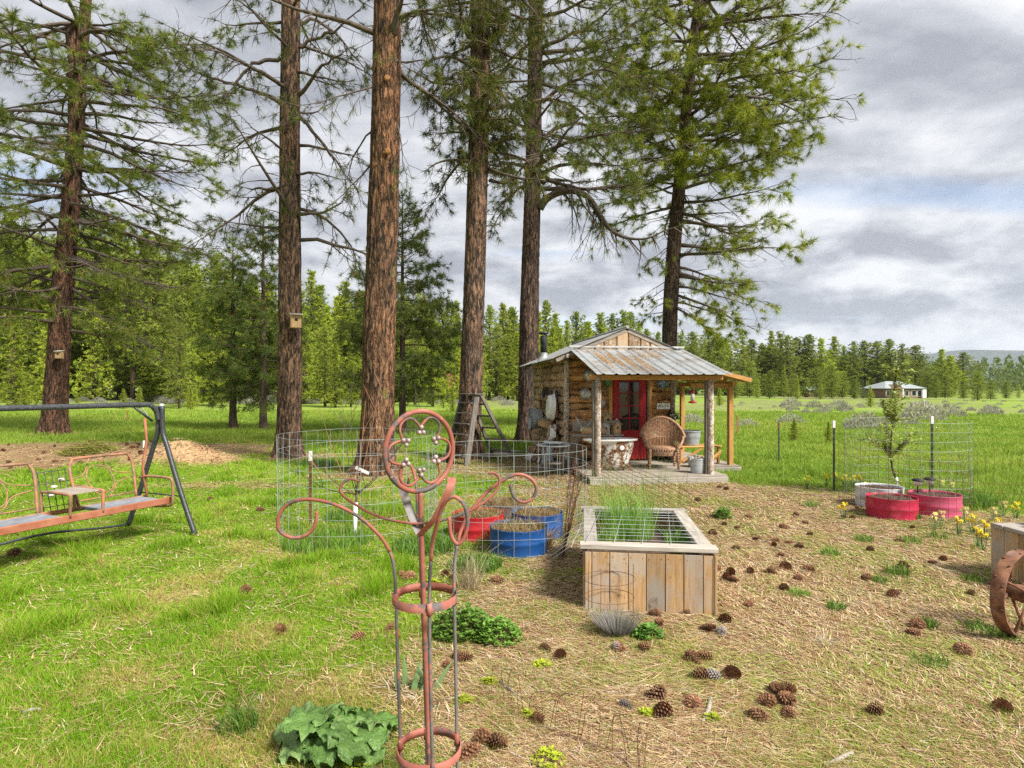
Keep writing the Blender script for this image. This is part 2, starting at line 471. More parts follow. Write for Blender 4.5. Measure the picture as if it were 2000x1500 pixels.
M['log_end'] = surf('dark_log_inside', [(0.3, (0.03, 0.02, 0.012)), (0.7, (0.08, 0.05, 0.03))], 6)
M['galv'] = surf('galvanised_sheet', [(0.3, (0.30, 0.32, 0.33)), (0.55, (0.46, 0.48, 0.49)), (0.75, (0.58, 0.60, 0.60))], 7, (1, 1, 1), 0.5, 0.15, 0.1, var=(0.8, 1.1), spots=[((0.22, 0.21, 0.19), 4, 0.62, 0.8)])
M['roof'] = surf('roof_sheet_metal', [(0.3, (0.25, 0.265, 0.27)), (0.55, (0.36, 0.375, 0.38)), (0.75, (0.45, 0.455, 0.45))], 3, (1, 6, 1), 0.55, 0.3, 0.08, var=(0.95, 1.05), spots=[((0.24, 0.15, 0.085), 3.2, 0.55, 0.68), ((0.20, 0.175, 0.15), 1.3, 0.46, 0.72)])
M['enamel'] = surf('chipped_white_enamel', [(0.3, (0.66, 0.65, 0.60)), (0.7, (0.80, 0.79, 0.76))], 6, rough=0.3, bmp=0, spots=[((0.09, 0.05, 0.03), 14, 0.66, 0.70), ((0.42, 0.33, 0.22), 5, 0.64, 0.8)], spec=0.5, var=(0.9, 1.05))
M['enamel_rust'] = surf('rusted_enamel', [(0.3, (0.62, 0.60, 0.54)), (0.7, (0.78, 0.76, 0.72))], 6, rough=0.45, bmp=0, spots=[((0.20, 0.09, 0.03), 7, 0.47, 0.54), ((0.05, 0.03, 0.02), 12, 0.56, 0.62)], spec=0.4)
M['enamel_blue'] = surf('speckled_blue_enamel', [(0.44, (0.03, 0.05, 0.09)), (0.52, (0.10, 0.17, 0.26)), (0.6, (0.42, 0.5, 0.56))], 42, rough=0.3, bmp=0, spec=0.5)
M['tin'] = surf('dull_tin', [(0.3, (0.38, 0.38, 0.36)), (0.7, (0.62, 0.62, 0.60))], 9, rough=0.38, metal=0.6, bmp=0.1, spots=[((0.16, 0.13, 0.10), 6, 0.6, 0.75)])
M['red_door'] = surf('red_door_paint', [(0.3, (0.30, 0.012, 0.016)), (0.7, (0.42, 0.022, 0.026))], 5, (3, 3, 1), 0.5, bmp=0.15, var=(0.98, 1.02), spots=[((0.22, 0.02, 0.02), 3, 0.55, 0.8)])
M['glass'] = nmat('dark_window_glass')[0]
_b = [n for n in M['glass'].node_tree.nodes if n.type == 'BSDF_PRINCIPLED'][0]
_b.inputs['Base Color'].default_value = (0.02, 0.024, 0.022, 1); _b.inputs['Roughness'].default_value = 0.06; _b.inputs['Specular IOR Level'].default_value = 0.7
M['wicker'] = surf('brown_wicker', [(0.3, (0.17, 0.08, 0.045)), (0.5, (0.34, 0.19, 0.11)), (0.7, (0.48, 0.31, 0.20))], 30, rough=0.7, bmp=0.2, spots=[((0.50, 0.38, 0.27), 6, 0.55, 0.75)])
M['rust'] = surf('brown_rust', [(0.3, (0.075, 0.035, 0.022)), (0.5, (0.17, 0.075, 0.04)), (0.7, (0.30, 0.15, 0.085))], 16, rough=0.85, bmp=0.4, bdist=0.003, spots=[((0.24, 0.17, 0.15), 7, 0.55, 0.75)])
M['rust_wire'] = surf('rusty_wire', [(0.3, (0.06, 0.028, 0.018)), (0.7, (0.20, 0.095, 0.055))], 12, rough=0.85, bmp=0)
M['galv_wire'] = surf('galvanised_wire', [(0.3, (0.30, 0.33, 0.33)), (0.7, (0.46, 0.50, 0.49))], 6, rough=0.5, metal=0.3, bmp=0)
M['primer'] = surf('worn_red_primer', [(0.3, (0.22, 0.065, 0.045)), (0.55, (0.31, 0.105, 0.075)), (0.75, (0.40, 0.18, 0.135))], 10, rough=0.65, bmp=0.25, bdist=0.002, spots=[((0.095, 0.085, 0.085), 9, 0.53, 0.60), ((0.55, 0.42, 0.36), 26, 0.66, 0.70)])
M['primer_grey'] = surf('bare_grey_steel_rod', [(0.3, (0.10, 0.09, 0.09)), (0.6, (0.20, 0.18, 0.175)), (0.75, (0.30, 0.16, 0.12))], 14, rough=0.6, bmp=0.25, bdist=0.002, spots=[((0.42, 0.16, 0.115), 8, 0.55, 0.62)], metal=0.2)
M['berry'] = surf('pinkish_steel_balls', [(0.3, (0.27, 0.20, 0.19)), (0.7, (0.46, 0.36, 0.34))], 20, rough=0.45, metal=0.3, bmp=0.1)
M['swing_dark'] = surf('hammered_dark_steel', [(0.3, (0.035, 0.038, 0.04)), (0.6, (0.07, 0.075, 0.08)), (0.75, (0.11, 0.115, 0.12))], 40, rough=0.45, metal=0.3, bmp=0.15, spots=[((0.22, 0.21, 0.19), 5, 0.62, 0.75)])
M['swing_rust'] = surf('rusted_bronze_tube', [(0.3, (0.15, 0.085, 0.05)), (0.5, (0.27, 0.155, 0.09)), (0.7, (0.40, 0.24, 0.15))], 12, rough=0.75, bmp=0.2, spots=[((0.46, 0.17, 0.09), 5, 0.5, 0.66)])
M['swing_rail'] = surf('orange_rust_rail', [(0.3, (0.28, 0.085, 0.04)), (0.7, (0.40, 0.17, 0.10))], 8, rough=0.75, bmp=0.15)
M['swing_seat'] = surf('grey_slab_seat', [(0.3, (0.13, 0.14, 0.16)), (0.7, (0.30, 0.315, 0.34))], 5, (4, 1, 4), rough=0.75, bmp=0.2)
M['soil'] = surf('dark_soil', [(0.3, (0.035, 0.022, 0.015)), (0.55, (0.095, 0.06, 0.04)), (0.75, (0.20, 0.13, 0.085))], 28, rough=0.95, bmp=0.9, bdist=0.02)
M['tarp'] = surf('black_rubber', [(0.3, (0.02, 0.02, 0.022)), (0.7, (0.06, 0.06, 0.06))], 5, rough=0.6)
def drum(name, c, worn, lo=0.62, hi=0.70):
    d = tuple(q * 0.75 for q in c)
    return surf(name, [(0.3, d), (0.7, c)], 4, rough=0.5, bmp=0.1, spots=[(worn, 6, lo - .03, hi), ((0.20, 0.15, 0.10), 3.5, 0.58, 0.80), ((0.10, 0.06, 0.04), 25, 0.68, 0.72)], spec=0.4, var=(0.99, 1.01))
M['drum_red'] = drum('red_drum_paint', (0.48, 0.016, 0.025), (0.22, 0.03, 0.03))
M['drum_red2'] = drum('crimson_drum_paint', (0.46, 0.014, 0.055), (0.60, 0.08, 0.12), 0.60, 0.75)
M['drum_pink'] = drum('faded_pink_red_paint', (0.55, 0.09, 0.17), (0.40, 0.03, 0.08), 0.55, 0.75)
M['drum_blue'] = drum('blue_drum_paint', (0.006, 0.065, 0.235), (0.03, 0.07, 0.13), 0.64, 0.74)
M['drum_white'] = drum('white_drum_paint', (0.66, 0.66, 0.66), (0.30, 0.22, 0.16), 0.66, 0.72)
M['drum_dark'] = drum('dark_drum_steel', (0.10, 0.08, 0.075), (0.16, 0.08, 0.05), 0.5, 0.7)
M['white'] = surf('chalky_white', [(0.3, (0.70, 0.70, 0.68)), (0.7, (0.82, 0.82, 0.80))], 9, rough=0.6, bmp=0.1)
M['bone'] = surf('old_bone', [(0.3, (0.42, 0.38, 0.31)), (0.7, (0.66, 0.63, 0.57))], 12, rough=0.7, bmp=0.3, spots=[((0.10, 0.08, 0.07), 10, 0.60, 0.68)])
M['black'] = surf('black_matt', [(0.3, (0.012, 0.012, 0.013)), (0.7, (0.03, 0.03, 0.03))], 9, rough=0.6, bmp=0.1)
M['stovepipe'] = surf('sooty_pipe', [(0.3, (0.025, 0.025, 0.03)), (0.7, (0.075, 0.075, 0.085))], 5, rough=0.5, metal=0.3)
M['tpost'] = surf('dark_green_post', [(0.3, (0.02, 0.03, 0.022)), (0.7, (0.05, 0.06, 0.05))], 9, rough=0.6)
M['cone'] = surf('pine_cone_scales', [(0.3, (0.07, 0.03, 0.015)), (0.5, (0.21, 0.10, 0.05)), (0.72, (0.40, 0.235, 0.13))], 45, rough=0.75, bmp=0.2, var=(0.75, 1.25))
M['cone_grey'] = surf('old_grey_cone_scales', [(0.3, (0.10, 0.085, 0.08)), (0.72, (0.36, 0.33, 0.31))], 45, rough=0.8, bmp=0.2)
M['cone_core'] = surf('cone_dark_core', [(0.3, (0.05, 0.025, 0.014)), (0.7, (0.10, 0.05, 0.03))], 20, rough=0.9)  # core is a darker brown than the scales
M['birdbox'] = wood('birdhouse_board', (0.36, 0.22, 0.10), (0.58, 0.41, 0.22), (12, 12, 1.2))
M['birdbox_grey'] = wood('birdhouse_grey_board', (0.30, 0.27, 0.23), (0.52, 0.49, 0.44), (12, 12, 1.2))
M['brush'] = surf('dry_brush', [(0.3, (0.10, 0.09, 0.03)), (0.7, (0.30, 0.26, 0.09))], 12, rough=0.9)
M['green_glass'] = surf('green_bottle', [(0.3, (0.03, 0.14, 0.05)), (0.7, (0.08, 0.28, 0.12))], 8, rough=0.2, bmp=0, spec=0.6)
M['red_plastic'] = surf('red_plastic', [(0.3, (0.30, 0.012, 0.02)), (0.7, (0.42, 0.02, 0.03))], 8, rough=0.35, bmp=0)
# ------------------------------------------------------------------ ground
TRUNKS = [(-5.63, 14.9, .36), (-2.78, 12.05, .42), (-1.09, 14.7, .34), (0.55, 19.7, .42), (-17.5, 22.4, .5)]
def masks(x, y):
    """lawn, litter, meadow, bare earth: how much of each lies at (x, y)"""
    x = np.asarray(x, float); y = np.asarray(y, float)
    n = fbm(x * 0.8, y * 0.8, 4, 21) - 0.5
    n2 = fbm(x * 0.25, y * 0.25, 3, 33) - 0.5
    bx = np.interp(y, [0, 2, 3.2, 4.2, 5.6, 6.4, 7.5, 9, 11, 13, 16, 20], [-0.1, -0.25, -0.4, -0.5, -0.35, -0.45, 0.3, 0.5, 0.3, 0.2, 1.2, 3])
    lawn = sstep(0.55, -0.45, x - bx + n * 1.5)
    fb = np.interp(x, [1.5, 3.0, 4.2, 5.4, 6.3, 7.4, 12], [14.5, 13.4, 10.9, 10.2, 8.6, 7.2, 5.5])
    field = sstep(-0.7, 1.0, y - fb + n * 2.2) * sstep(0.2, 2.2, x + (y - 13) * 0.25)
    field = np.maximum(field, sstep(16.5, 20, y + n2 * 3))
    e = ((x + 13.6) / 7.6) ** 2 + ((y - 15.4 - 0.10 * (x + 13)) / 3.5) ** 2 + n * 0.9 + n2 * 0.8
    earth = sstep(1.25, 0.7, e)
    e2 = ((x + 5.0) / 1.5) ** 2 + ((y - 10.6) / 0.45) ** 2 + n * 1.2
    earth = np.maximum(earth, 0.65 * sstep(1.3, 0.5, e2))
    e3 = ((x - 0.2) / 2.0) ** 2 + ((y - 13.2) / 2.3) ** 2 + n * 1.4           # worn needle floor beside the cabin
    e4 = ((x + 7.5) / 1.35) ** 2 + ((y - 13.3) / 0.95) ** 2                   # chip mound
    earth = np.maximum(earth, sstep(1.25, 0.85, e4 + n * .4))
    foot = np.zeros_like(x)
    for (tx, ty, tr) in TRUNKS: foot = np.maximum(foot, sstep(1.0, 0.35, np.hypot(x - tx, y - ty) / (tr * 3.4) + n * .9))
    lawn = np.maximum(lawn, field) * (1 - earth) * (1 - 0.75 * sstep(1.2, 0.5, e3)) * (1 - .8 * foot)
    litter = np.clip(1 - lawn, 0, 1)
    return lawn, litter, field, earth
def lerp3(a, b, t): return np.asarray(a)[None, :] * (1 - t[:, None]) + np.asarray(b)[None, :] * t[:, None]
def ground_col(x, y):
    lawn, litter, field, earth = masks(x, y)
    a = fbm(x * 1.7, y * 1.7, 4, 51); b = fbm(x * 0.33, y * 0.33, 3, 61); c = fbm(x * 0.045, y * 0.03, 4, 71)
    g = lerp3((0.11, 0.20, 0.012), (0.20, 0.31, 0.03), np.clip(a * 1.6 - .3, 0, 1))
    straw = lerp3((0.20, 0.128, 0.068), (0.39, 0.285, 0.165), np.clip(a * 1.8 - .4, 0, 1))
    straw = straw * (0.9 + 0.2 * b[:, None])
    dry = sstep(0.53, 0.68, a * 0.55 + b * 0.45 + 0.0)
    g = g * (1 - 0.75 * dry[:, None]) + straw * 0.75 * dry[:, None]
    f = lerp3((0.165, 0.27, 0.04), (0.26, 0.34, 0.075), np.clip(b * 1.7 - .35, 0, 1))
    sage = sstep(0.53, 0.62, c) * sstep(28, 60, np.hypot(x, y)) * 0.45
    f = f * (1 - sage[:, None]) + np.array((0.20, 0.185, 0.13))[None, :] * sage[:, None]
    f = lerp3((0, 0, 0), (1, 1, 1), np.ones_like(a)) * f
    gr = g * (1 - field[:, None]) + f * field[:, None]
    moss = sstep(0.52, 0.66, fbm(x * 1.1 + 7, y * 1.1, 4, 81)) * 0.45 * (1 - earth)
    st = straw * (1 - moss[:, None]) + np.array((0.17, 0.185, 0.045))[None, :] * moss[:, None]
    mnd = sstep(1.2, 0.6, ((x + 7.5) / 1.3) ** 2 + ((y - 13.3) / 1.05) ** 2)
    er = lerp3((0.20, 0.125, 0.075), (0.36, 0.25, 0.155), np.clip(a * 1.6 - .3, 0, 1))
    er = er * (1 + .35 * mnd[:, None])
    st = st * (1 - earth[:, None]) + er * earth[:, None]
    return gr * lawn[:, None] + st * (1 - lawn[:, None])
ang = np.concatenate([np.linspace(-58, 58, 300), np.linspace(61, 299, 70)])
ang = np.radians(ang)
rad = np.concatenate([[0.35, 0.8, 1.2], 1.5 * 1.026 ** np.arange(0, 345)])
rad = rad[rad < 9500]
AA, RR = np.meshgrid(ang, rad)
gx = (np.sin(AA) * RR).ravel(); gy = (np.cos(AA) * RR).ravel()
gzv = gz(gx, gy) + 0.012 * (fbm(gx * 7, gy * 7, 2, 91) - 0.5) * (np.hypot(gx, gy) < 25)
na, nr_ = len(ang), len(rad)
i0 = (np.arange(nr_ - 1)[:, None] * na + np.arange(na)[None, :]); i1 = (np.arange(nr_ - 1)[:, None] * na + (np.arange(na)[None, :] + 1) % na)
gf = np.stack([i0, i0 + na, i1 + na, i1], -1).reshape(-1, 4)
gv = np.stack([gx, gy, gzv], -1)
gv = np.vstack([gv, [[0, 0, gzf(0, 0)]]])
m, nt, b, out = nmat('yard_and_meadow_ground')
at = nt.nodes.new('ShaderNodeAttribute'); at.attribute_name = 'col'
v = coords(nt, (1, 1, 1), 'Object', False)
n1 = noise(nt, v, 26, 6, 0.7); n2 = noise(nt, v, 5, 5, 0.6); n3 = noise(nt, v, 0.35, 5, 0.6)
c = mixc(nt, mrange(nt, n1, 0.40, 0.62), mixc(nt, 1.0, at.outputs[0], (0.50, 0.47, 0.42), 'MULTIPLY'), mixc(nt, 1.0, at.outputs[0], (1.35, 1.30, 1.18), 'MULTIPLY'))
c = mixc(nt, mrange(nt, n2, 0.35, 0.7, 0.0, 0.45), c, mixc(nt, 1.0, c, (1.3, 1.12, 0.95), 'MULTIPLY'))
c = mixc(nt, mrange(nt, n3, 0.35, 0.7, 0.0, 0.5), c, mixc(nt, 1.0, c, (0.78, 0.92, 0.8), 'MULTIPLY'))
nt.links.new(c, b.inputs['Base Color']); b.inputs['Roughness'].default_value = 0.95; b.inputs['Specular IOR Level'].default_value = 0.1
bump(nt, b, n1, 0.5, 0.02)
gcol = ground_col(gx, gy)
gcol = np.vstack([gcol, gcol[:1]])
fan = np.stack([np.full(na, len(gv) - 1), np.arange(na), (np.arange(na) + 1) % na, (np.arange(na) + 1) % na], -1)
gme = np_mesh('ground', gv, gf, m, gcol, True)
ground = link('ground', gme); tagp(ground, 'yard of lawn and needle litter running out into the green meadow', None, None, 'structure')

# pale farm track across the far side of the meadow
def sheet_strip(name, pts, w, mat, lift=0.02):
    g = []
    for i, p in enumerate(pts):
        q = Vector(pts[min(i + 1, len(pts) - 1)]) - Vector(pts[max(i - 1, 0)]); n = Vector((-q.y, q.x)).normalized()
        row = []
        for s in (-1, -0.33, 0.33, 1):
            X = p[0] + n.x * w * s; Y = p[1] + n.y * w * s
            row.append((X, Y, gzf(X, Y) + lift))
        g.append(row)
    return MB().sheet(g).build(name, mat)
M['track'] = surf('pale_track_gravel', [(0.3, (0.30, 0.25, 0.18)), (0.7, (0.46, 0.40, 0.31))], 2, rough=0.95)
tr = sheet_strip('road', [(x, 128 + 6 * math.sin(x * .03) - 0.05 * x, 0) for x in range(30, 150, 4)], 1.6, M['track'], 0.16)
tagp(tr, 'pale farm track along the far edge of the meadow', None, None, 'structure')

# far forested hills
hv = []; hf = []; nx_ = 140
xs = np.linspace(-1800, 7500, nx_)
for k, (yy, base, amp) in enumerate(((3400, 0, 0), (3900, 75, 60), (4800, 230, 110), (5600, 300, 130), (6200, 0, 0))):
    n = fbm(xs * 0.0011 + k * 3.1, xs * 0 + k * 1.7, 4, 101 + k)
    zz = (base * np.clip(xs / 4200.0 + 0.15, 0.03, 1.15) + amp * (n - 0.35) * np.clip(xs / 3000.0, 0.1, 1)) if base else np.full(nx_, -12.0)
    hv.append(np.stack([xs, np.full(nx_, yy) + 150 * n, zz], -1))
hv = np.vstack(hv); ii = (np.arange(4)[:, None] * nx_ + np.arange(nx_ - 1)[None, :])
hf = np.stack([ii, ii + 1, ii + nx_ + 1, ii + nx_], -1).reshape(-1, 4)
M['hill'] = surf('wooded_hills', [(0.35, (0.06, 0.08, 0.075)), (0.55, (0.09, 0.11, 0.09)), (0.70, (0.17, 0.17, 0.12))], 0.004, (1, 1, 3), rough=1.0, bmp=0, spec=0.0, detail=9)
hills = link('hills', np_mesh('hills', hv, hf, M['hill'], None, True)); tagp(hills, 'blue wooded hills on the horizon', None, None, 'structure')

# ------------------------------------------------------------------ grass and fallen needles
def polar_pts(n, y0, y1, half=50, pw=1.0):
    a = np.radians(NR.uniform(-half, half, n))
    u = NR.uniform(0, 1, n)
    if pw == 1.0: r = y0 * (y1 / y0) ** u
    else:
        k = 1 - pw; r = (y0 ** k + u * (y1 ** k - y0 ** k)) ** (1 / k)
    r = r / np.cos(a) ** 0.6
    return np.sin(a) * r, np.cos(a) * r
def tri_blades(x, y, z, hgt, wid, lean, col, ctip):
    n = len(x); az = NR.uniform(0, 2 * np.pi, n); la = NR.uniform(0, 2 * np.pi, n)
    v = np.zeros((n, 3, 3), np.float32)
    dx, dy = np.cos(az) * wid / 2, np.sin(az) * wid / 2
    v[:, 0] = np.stack([x - dx, y - dy, z], -1); v[:, 1] = np.stack([x + dx, y + dy, z], -1)
    v[:, 2] = np.stack([x + np.cos(la) * lean * hgt, y + np.sin(la) * lean * hgt, z + hgt], -1)
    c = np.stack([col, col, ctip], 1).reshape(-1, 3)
    return v.reshape(-1, 3), np.arange(3 * n).reshape(-1, 3), c
def keepout(x, y):
    k = np.zeros(len(x), bool)
    for (cx, cy, r) in KEEP_R: k |= (x - cx) ** 2 + (y - cy) ** 2 < r * r
    for (ox, oy, a, u0, u1, v0, v1) in KEEP_B:
        uu = (x - ox) * math.cos(a) + (y - oy) * math.sin(a); vv = -(x - ox) * math.sin(a) + (y - oy) * math.cos(a)
        k |= (uu > u0) & (uu < u1) & (vv > v0) & (vv < v1)
    return k
CAB_A = math.radians(7.5)
CAB_O = (1.2, 12.95)
BED_A = math.radians(-7.0)
BED_O = (0.575, 4.66)
KEEP_R = [(0.066, 6.3, .31), (0.30, 7.0, .31), (-.39, 6.95, .31), (-.1, 7.62, .31), (5.19, 8.05, .31), (5.87, 8.17, .31), (5.43, 8.72, .31),
          (-5.63, 14.9, .4), (-2.78, 12.05, .48), (-1.09, 14.7, .38), (0.55, 19.7, .45), (-17.5, 22.4, .55)]
KEEP_B = [(CAB_O[0], CAB_O[1], CAB_A, -.05, 2.5, -2.4, 4.3), (CAB_O[0], CAB_O[1], CAB_A, 2.3, 3.45, -1.15, 1.7), (BED_O[0], BED_O[1], BED_A, 0, 1.08, 0, 1.58), (4.53, 4.02, 0, 0, 1.4, 0, 1.5)]
# lawn and meadow blades
x, y = polar_pts(1250000, 1.75, 46.0)
lawn, lit, field, earth = masks(x, y)
pat = fbm(x * 1.7, y * 1.7, 4, 51); pb = fbm(x * 0.33, y * 0.33, 3, 61)
tuft = fbm(x * 2.6 + 3, y * 2.6, 3, 141)
keep = NR.uniform(0, 1, len(x)) < (lawn ** 1.3 * (0.45 + 0.75 * tuft) + 0.22 * lit * (1 - earth) * sstep(0.48, 0.60, tuft))
keep &= ~keepout(x, y)
earth = earth[keep]
x, y, lawn, field, pat, pb, tuft, lit = [q[keep] for q in (x, y, lawn, field, pat, pb, tuft, lit)]
d = np.hypot(x, y)
tall = sstep(8.5, 12.5, d) * field
h = (0.020 + 0.036 * np.clip(tuft * 1.5 - .25, 0, 1)) * NR.uniform(0.6, 1.35, len(x)) * (1 + 1.5 * tall)
h = h + (0.12 * sstep(0.60, 0.72, tuft) * NR.uniform(0.2, 1, len(x))) * (1 - lit) * (d > 5.0)
wd = 0.0042 * np.maximum(1, d / 3.2) ** 0.9 * NR.uniform(0.7, 1.3, len(x))
dry = sstep(0.53, 0.68, pat * 0.55 + pb * 0.45)
dr = NR.uniform(0, 1, len(x)) < (0.08 + 0.42 * dry) * (1 - 0.75 * tall)
t = NR.uniform(0, 1, len(x))
gc = lerp3((0.095, 0.215, 0.008), (0.225, 0.375, 0.024), np.clip(0.55 * t + 0.9 * (pat - .25), 0, 1))
fc = lerp3((0.13, 0.235, 0.025), (0.26, 0.345, 0.065), np.clip(0.55 * t + 0.9 * (pb - .25), 0, 1))
gc = gc * (1 - field[:, None]) + fc * field[:, None]
sc_ = lerp3((0.27, 0.19, 0.085), (0.48, 0.38, 0.19), t)
colr = np.where(dr[:, None], sc_, gc)
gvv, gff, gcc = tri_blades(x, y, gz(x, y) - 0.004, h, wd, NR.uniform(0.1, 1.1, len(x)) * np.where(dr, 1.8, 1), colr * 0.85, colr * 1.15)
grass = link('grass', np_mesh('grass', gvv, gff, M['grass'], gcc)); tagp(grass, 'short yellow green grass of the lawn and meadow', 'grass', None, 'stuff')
# needles and dry stalks lying on the ground
x, y = polar_pts(620000, 1.75, 24.0)
lawn, lit, field, earth = masks(x, y)
pat = fbm(x * 1.7, y * 1.7, 4, 51)
keep = (NR.uniform(0, 1, len(x)) < (0.10 + 0.9 * lit) * (1 - .65 * earth) * (1 - .8 * field)) & ~keepout(x, y)
x, y, pat, lit = [q[keep] for q in (x, y, pat, lit)]
n = len(x); d = np.hypot(x, y)
a = NR.uniform(0, 2 * np.pi, n) * 0.75 + fbm(x * .9, y * .9, 2, 161) * 3
L = NR.uniform(0.035, 0.16, n) * np.maximum(1, d / 6) ** 0.5; w = 0.0022 * np.maximum(1, d / 2.6) ** 0.85 * NR.uniform(0.7, 1.5, n)
z0 = gz(x, y) + NR.uniform(0.002, 0.016, n); tz = NR.uniform(-0.004, 0.022, n)
dx, dy = np.cos(a), np.sin(a)
v = np.zeros((n, 3, 3), np.float32)
v[:, 0] = np.stack([x - dy * w, y + dx * w, z0], -1); v[:, 1] = np.stack([x + dy * w, y - dx * w, z0], -1); v[:, 2] = np.stack([x + dx * L, y + dy * L, z0 + tz], -1)
t = NR.uniform(0, 1, n); k = NR.uniform(0, 1, n)
cc = lerp3((0.24, 0.15, 0.075), (0.56, 0.43, 0.26), t)
cc = np.where((k < 0.32)[:, None], lerp3((0.12, 0.062, 0.034), (0.27, 0.145, 0.075), t), cc)
cc = np.where((k > 0.93)[:, None], lerp3((0.36, 0.31, 0.24), (0.58, 0.52, 0.42), t), cc)
gk = (NR.uniform(0, 1, n) < 0.10 + 0.32 * sstep(0.52, 0.62, fbm(x * 1.1 + 7, y * 1.1, 4, 81)))
cc = np.where(gk[:, None], lerp3((0.15, 0.19, 0.03), (0.28, 0.31, 0.07), t), cc)
litter = link('needle_litter', np_mesh('needle_litter', v.reshape(-1, 3), np.arange(3 * n).reshape(-1, 3), M['litter'], np.repeat(cc, 3, 0)))
tagp(litter, 'straw coloured fallen pine needles covering the bare ground', 'needles', None, 'stuff')
# ------------------------------------------------------------------ bark
def barkmat(name, plate, fiss, moss=None, sc=9.0, stretch=0.22):
    """long flaky plates parted by dark vertical cracks"""
    m, nt, b, out = nmat(name)
    v = coords(nt, (1, 1, stretch))
    f = noise(nt, v, 17, 5, 0.68, 0.6)
    w = noise(nt, v, 6, 3, 0.6)
    vm = nt.nodes.new('ShaderNodeVectorMath'); vm.operation = 'MULTIPLY_ADD'
    cbx = nt.nodes.new('ShaderNodeCombineXYZ')
    for i in range(3): nt.links.new(w, cbx.inputs[i])
    nt.links.new(cbx.outputs[0], vm.inputs[0]); vm.inputs[1].default_value = (0.6, 0.6, 0.5); nt.links.new(v, vm.inputs[2])
    vo = nt.nodes.new('ShaderNodeTexVoronoi'); vo.feature = 'DISTANCE_TO_EDGE'; vo.inputs['Scale'].default_value = sc
    nt.links.new(vm.outputs[0], vo.inputs['Vector'])
    n = noise(nt, coords(nt, (1, 1, .5)), 60, 4, 0.7)
    lite = tuple(min(1, q * 1.55) for q in plate); dk = tuple(q * 0.42 for q in plate)
    r = ramp_node(nt, [(0.39, fiss), (0.46, dk), (0.53, plate), (0.66, lite)]); nt.links.new(f, r.inputs[0])
    c = r.outputs[0]
    c = mixc(nt, mrange(nt, n, 0.40, 0.62, 0.55, 0.0), c, mixc(nt, 1.0, c, (0.5, 0.5, 0.52), 'MULTIPLY'))
    big = noise(nt, coords(nt, (1, 1, 0.5)), 1.6, 4, 0.6)
    c = mixc(nt, mrange(nt, big, 0.46, 0.60, 0, 0.75), c, mixc(nt, 1.0, c, (0.55, 0.64, 0.74), 'MULTIPLY'))
    c = mixc(nt, mrange(nt, vo.outputs['Distance'], 0.0, 0.10, 0.8, 0.0), c, fiss)
    if moss:
        mm = noise(nt, coords(nt, (1, 1, 0.5)), 3.5, 6, 0.7)
        c = mixc(nt, mrange(nt, mm, moss[1], moss[1] + 0.07, 0, 0.8), c, moss[0])
    nt.links.new(c, b.inputs['Base Color']); b.inputs['Roughness'].default_value = 0.92; b.inputs['Specular IOR Level'].default_value = 0.15
    h = nt.nodes.new('ShaderNodeMath'); h.operation = 'MULTIPLY_ADD'
    nt.links.new(mrange(nt, vo.outputs['Distance'], 0.0, 0.14, 0, 1), h.inputs[0]); h.inputs[1].default_value = 0.6
    hn = nt.nodes.new('ShaderNodeMath'); hn.operation = 'MULTIPLY'; nt.links.new(f, hn.inputs[0]); hn.inputs[1].default_value = 1.6
    nt.links.new(hn.outputs[0], h.inputs[2])
    bump(nt, b, h.outputs[0], 0.9, 0.03)
    return m
M['bark_red'] = barkmat('ponderosa_bark_red', (0.215, 0.108, 0.066), (0.025, 0.022, 0.018))
M['bark_orange'] = barkmat('ponderosa_bark_orange', (0.275, 0.142, 0.075), (0.028, 0.025, 0.018), ((0.16, 0.15, 0.045), 0.62))
M['bark_mix'] = barkmat('ponderosa_bark_brown', (0.255, 0.152, 0.096), (0.028, 0.028, 0.022), ((0.15, 0.14, 0.05), 0.66))
M['bark_dark'] = barkmat('ponderosa_bark_dark', (0.17, 0.105, 0.076), (0.024, 0.023, 0.02), ((0.13, 0.13, 0.04), 0.63))
M['bark_young'] = surf('young_pine_bark', [(0.3, (0.045, 0.03, 0.022)), (0.7, (0.14, 0.095, 0.07))], 12, (2, 2, .6), 0.9, bmp=0.6, bdist=0.01)
M['limb'] = surf('grey_brown_limb_bark', [(0.3, (0.045, 0.033, 0.026)), (0.55, (0.105, 0.08, 0.062)), (0.75, (0.19, 0.155, 0.125))], 14, rough=0.9, bmp=0.5, bdist=0.008)
M['limb_moss'] = surf('mossy_limb_bark', [(0.3, (0.05, 0.036, 0.028)), (0.6, (0.12, 0.09, 0.068))], 14, rough=0.9, bmp=0.5, bdist=0.008, spots=[((0.15, 0.15, 0.04), 4, 0.52, 0.62)])

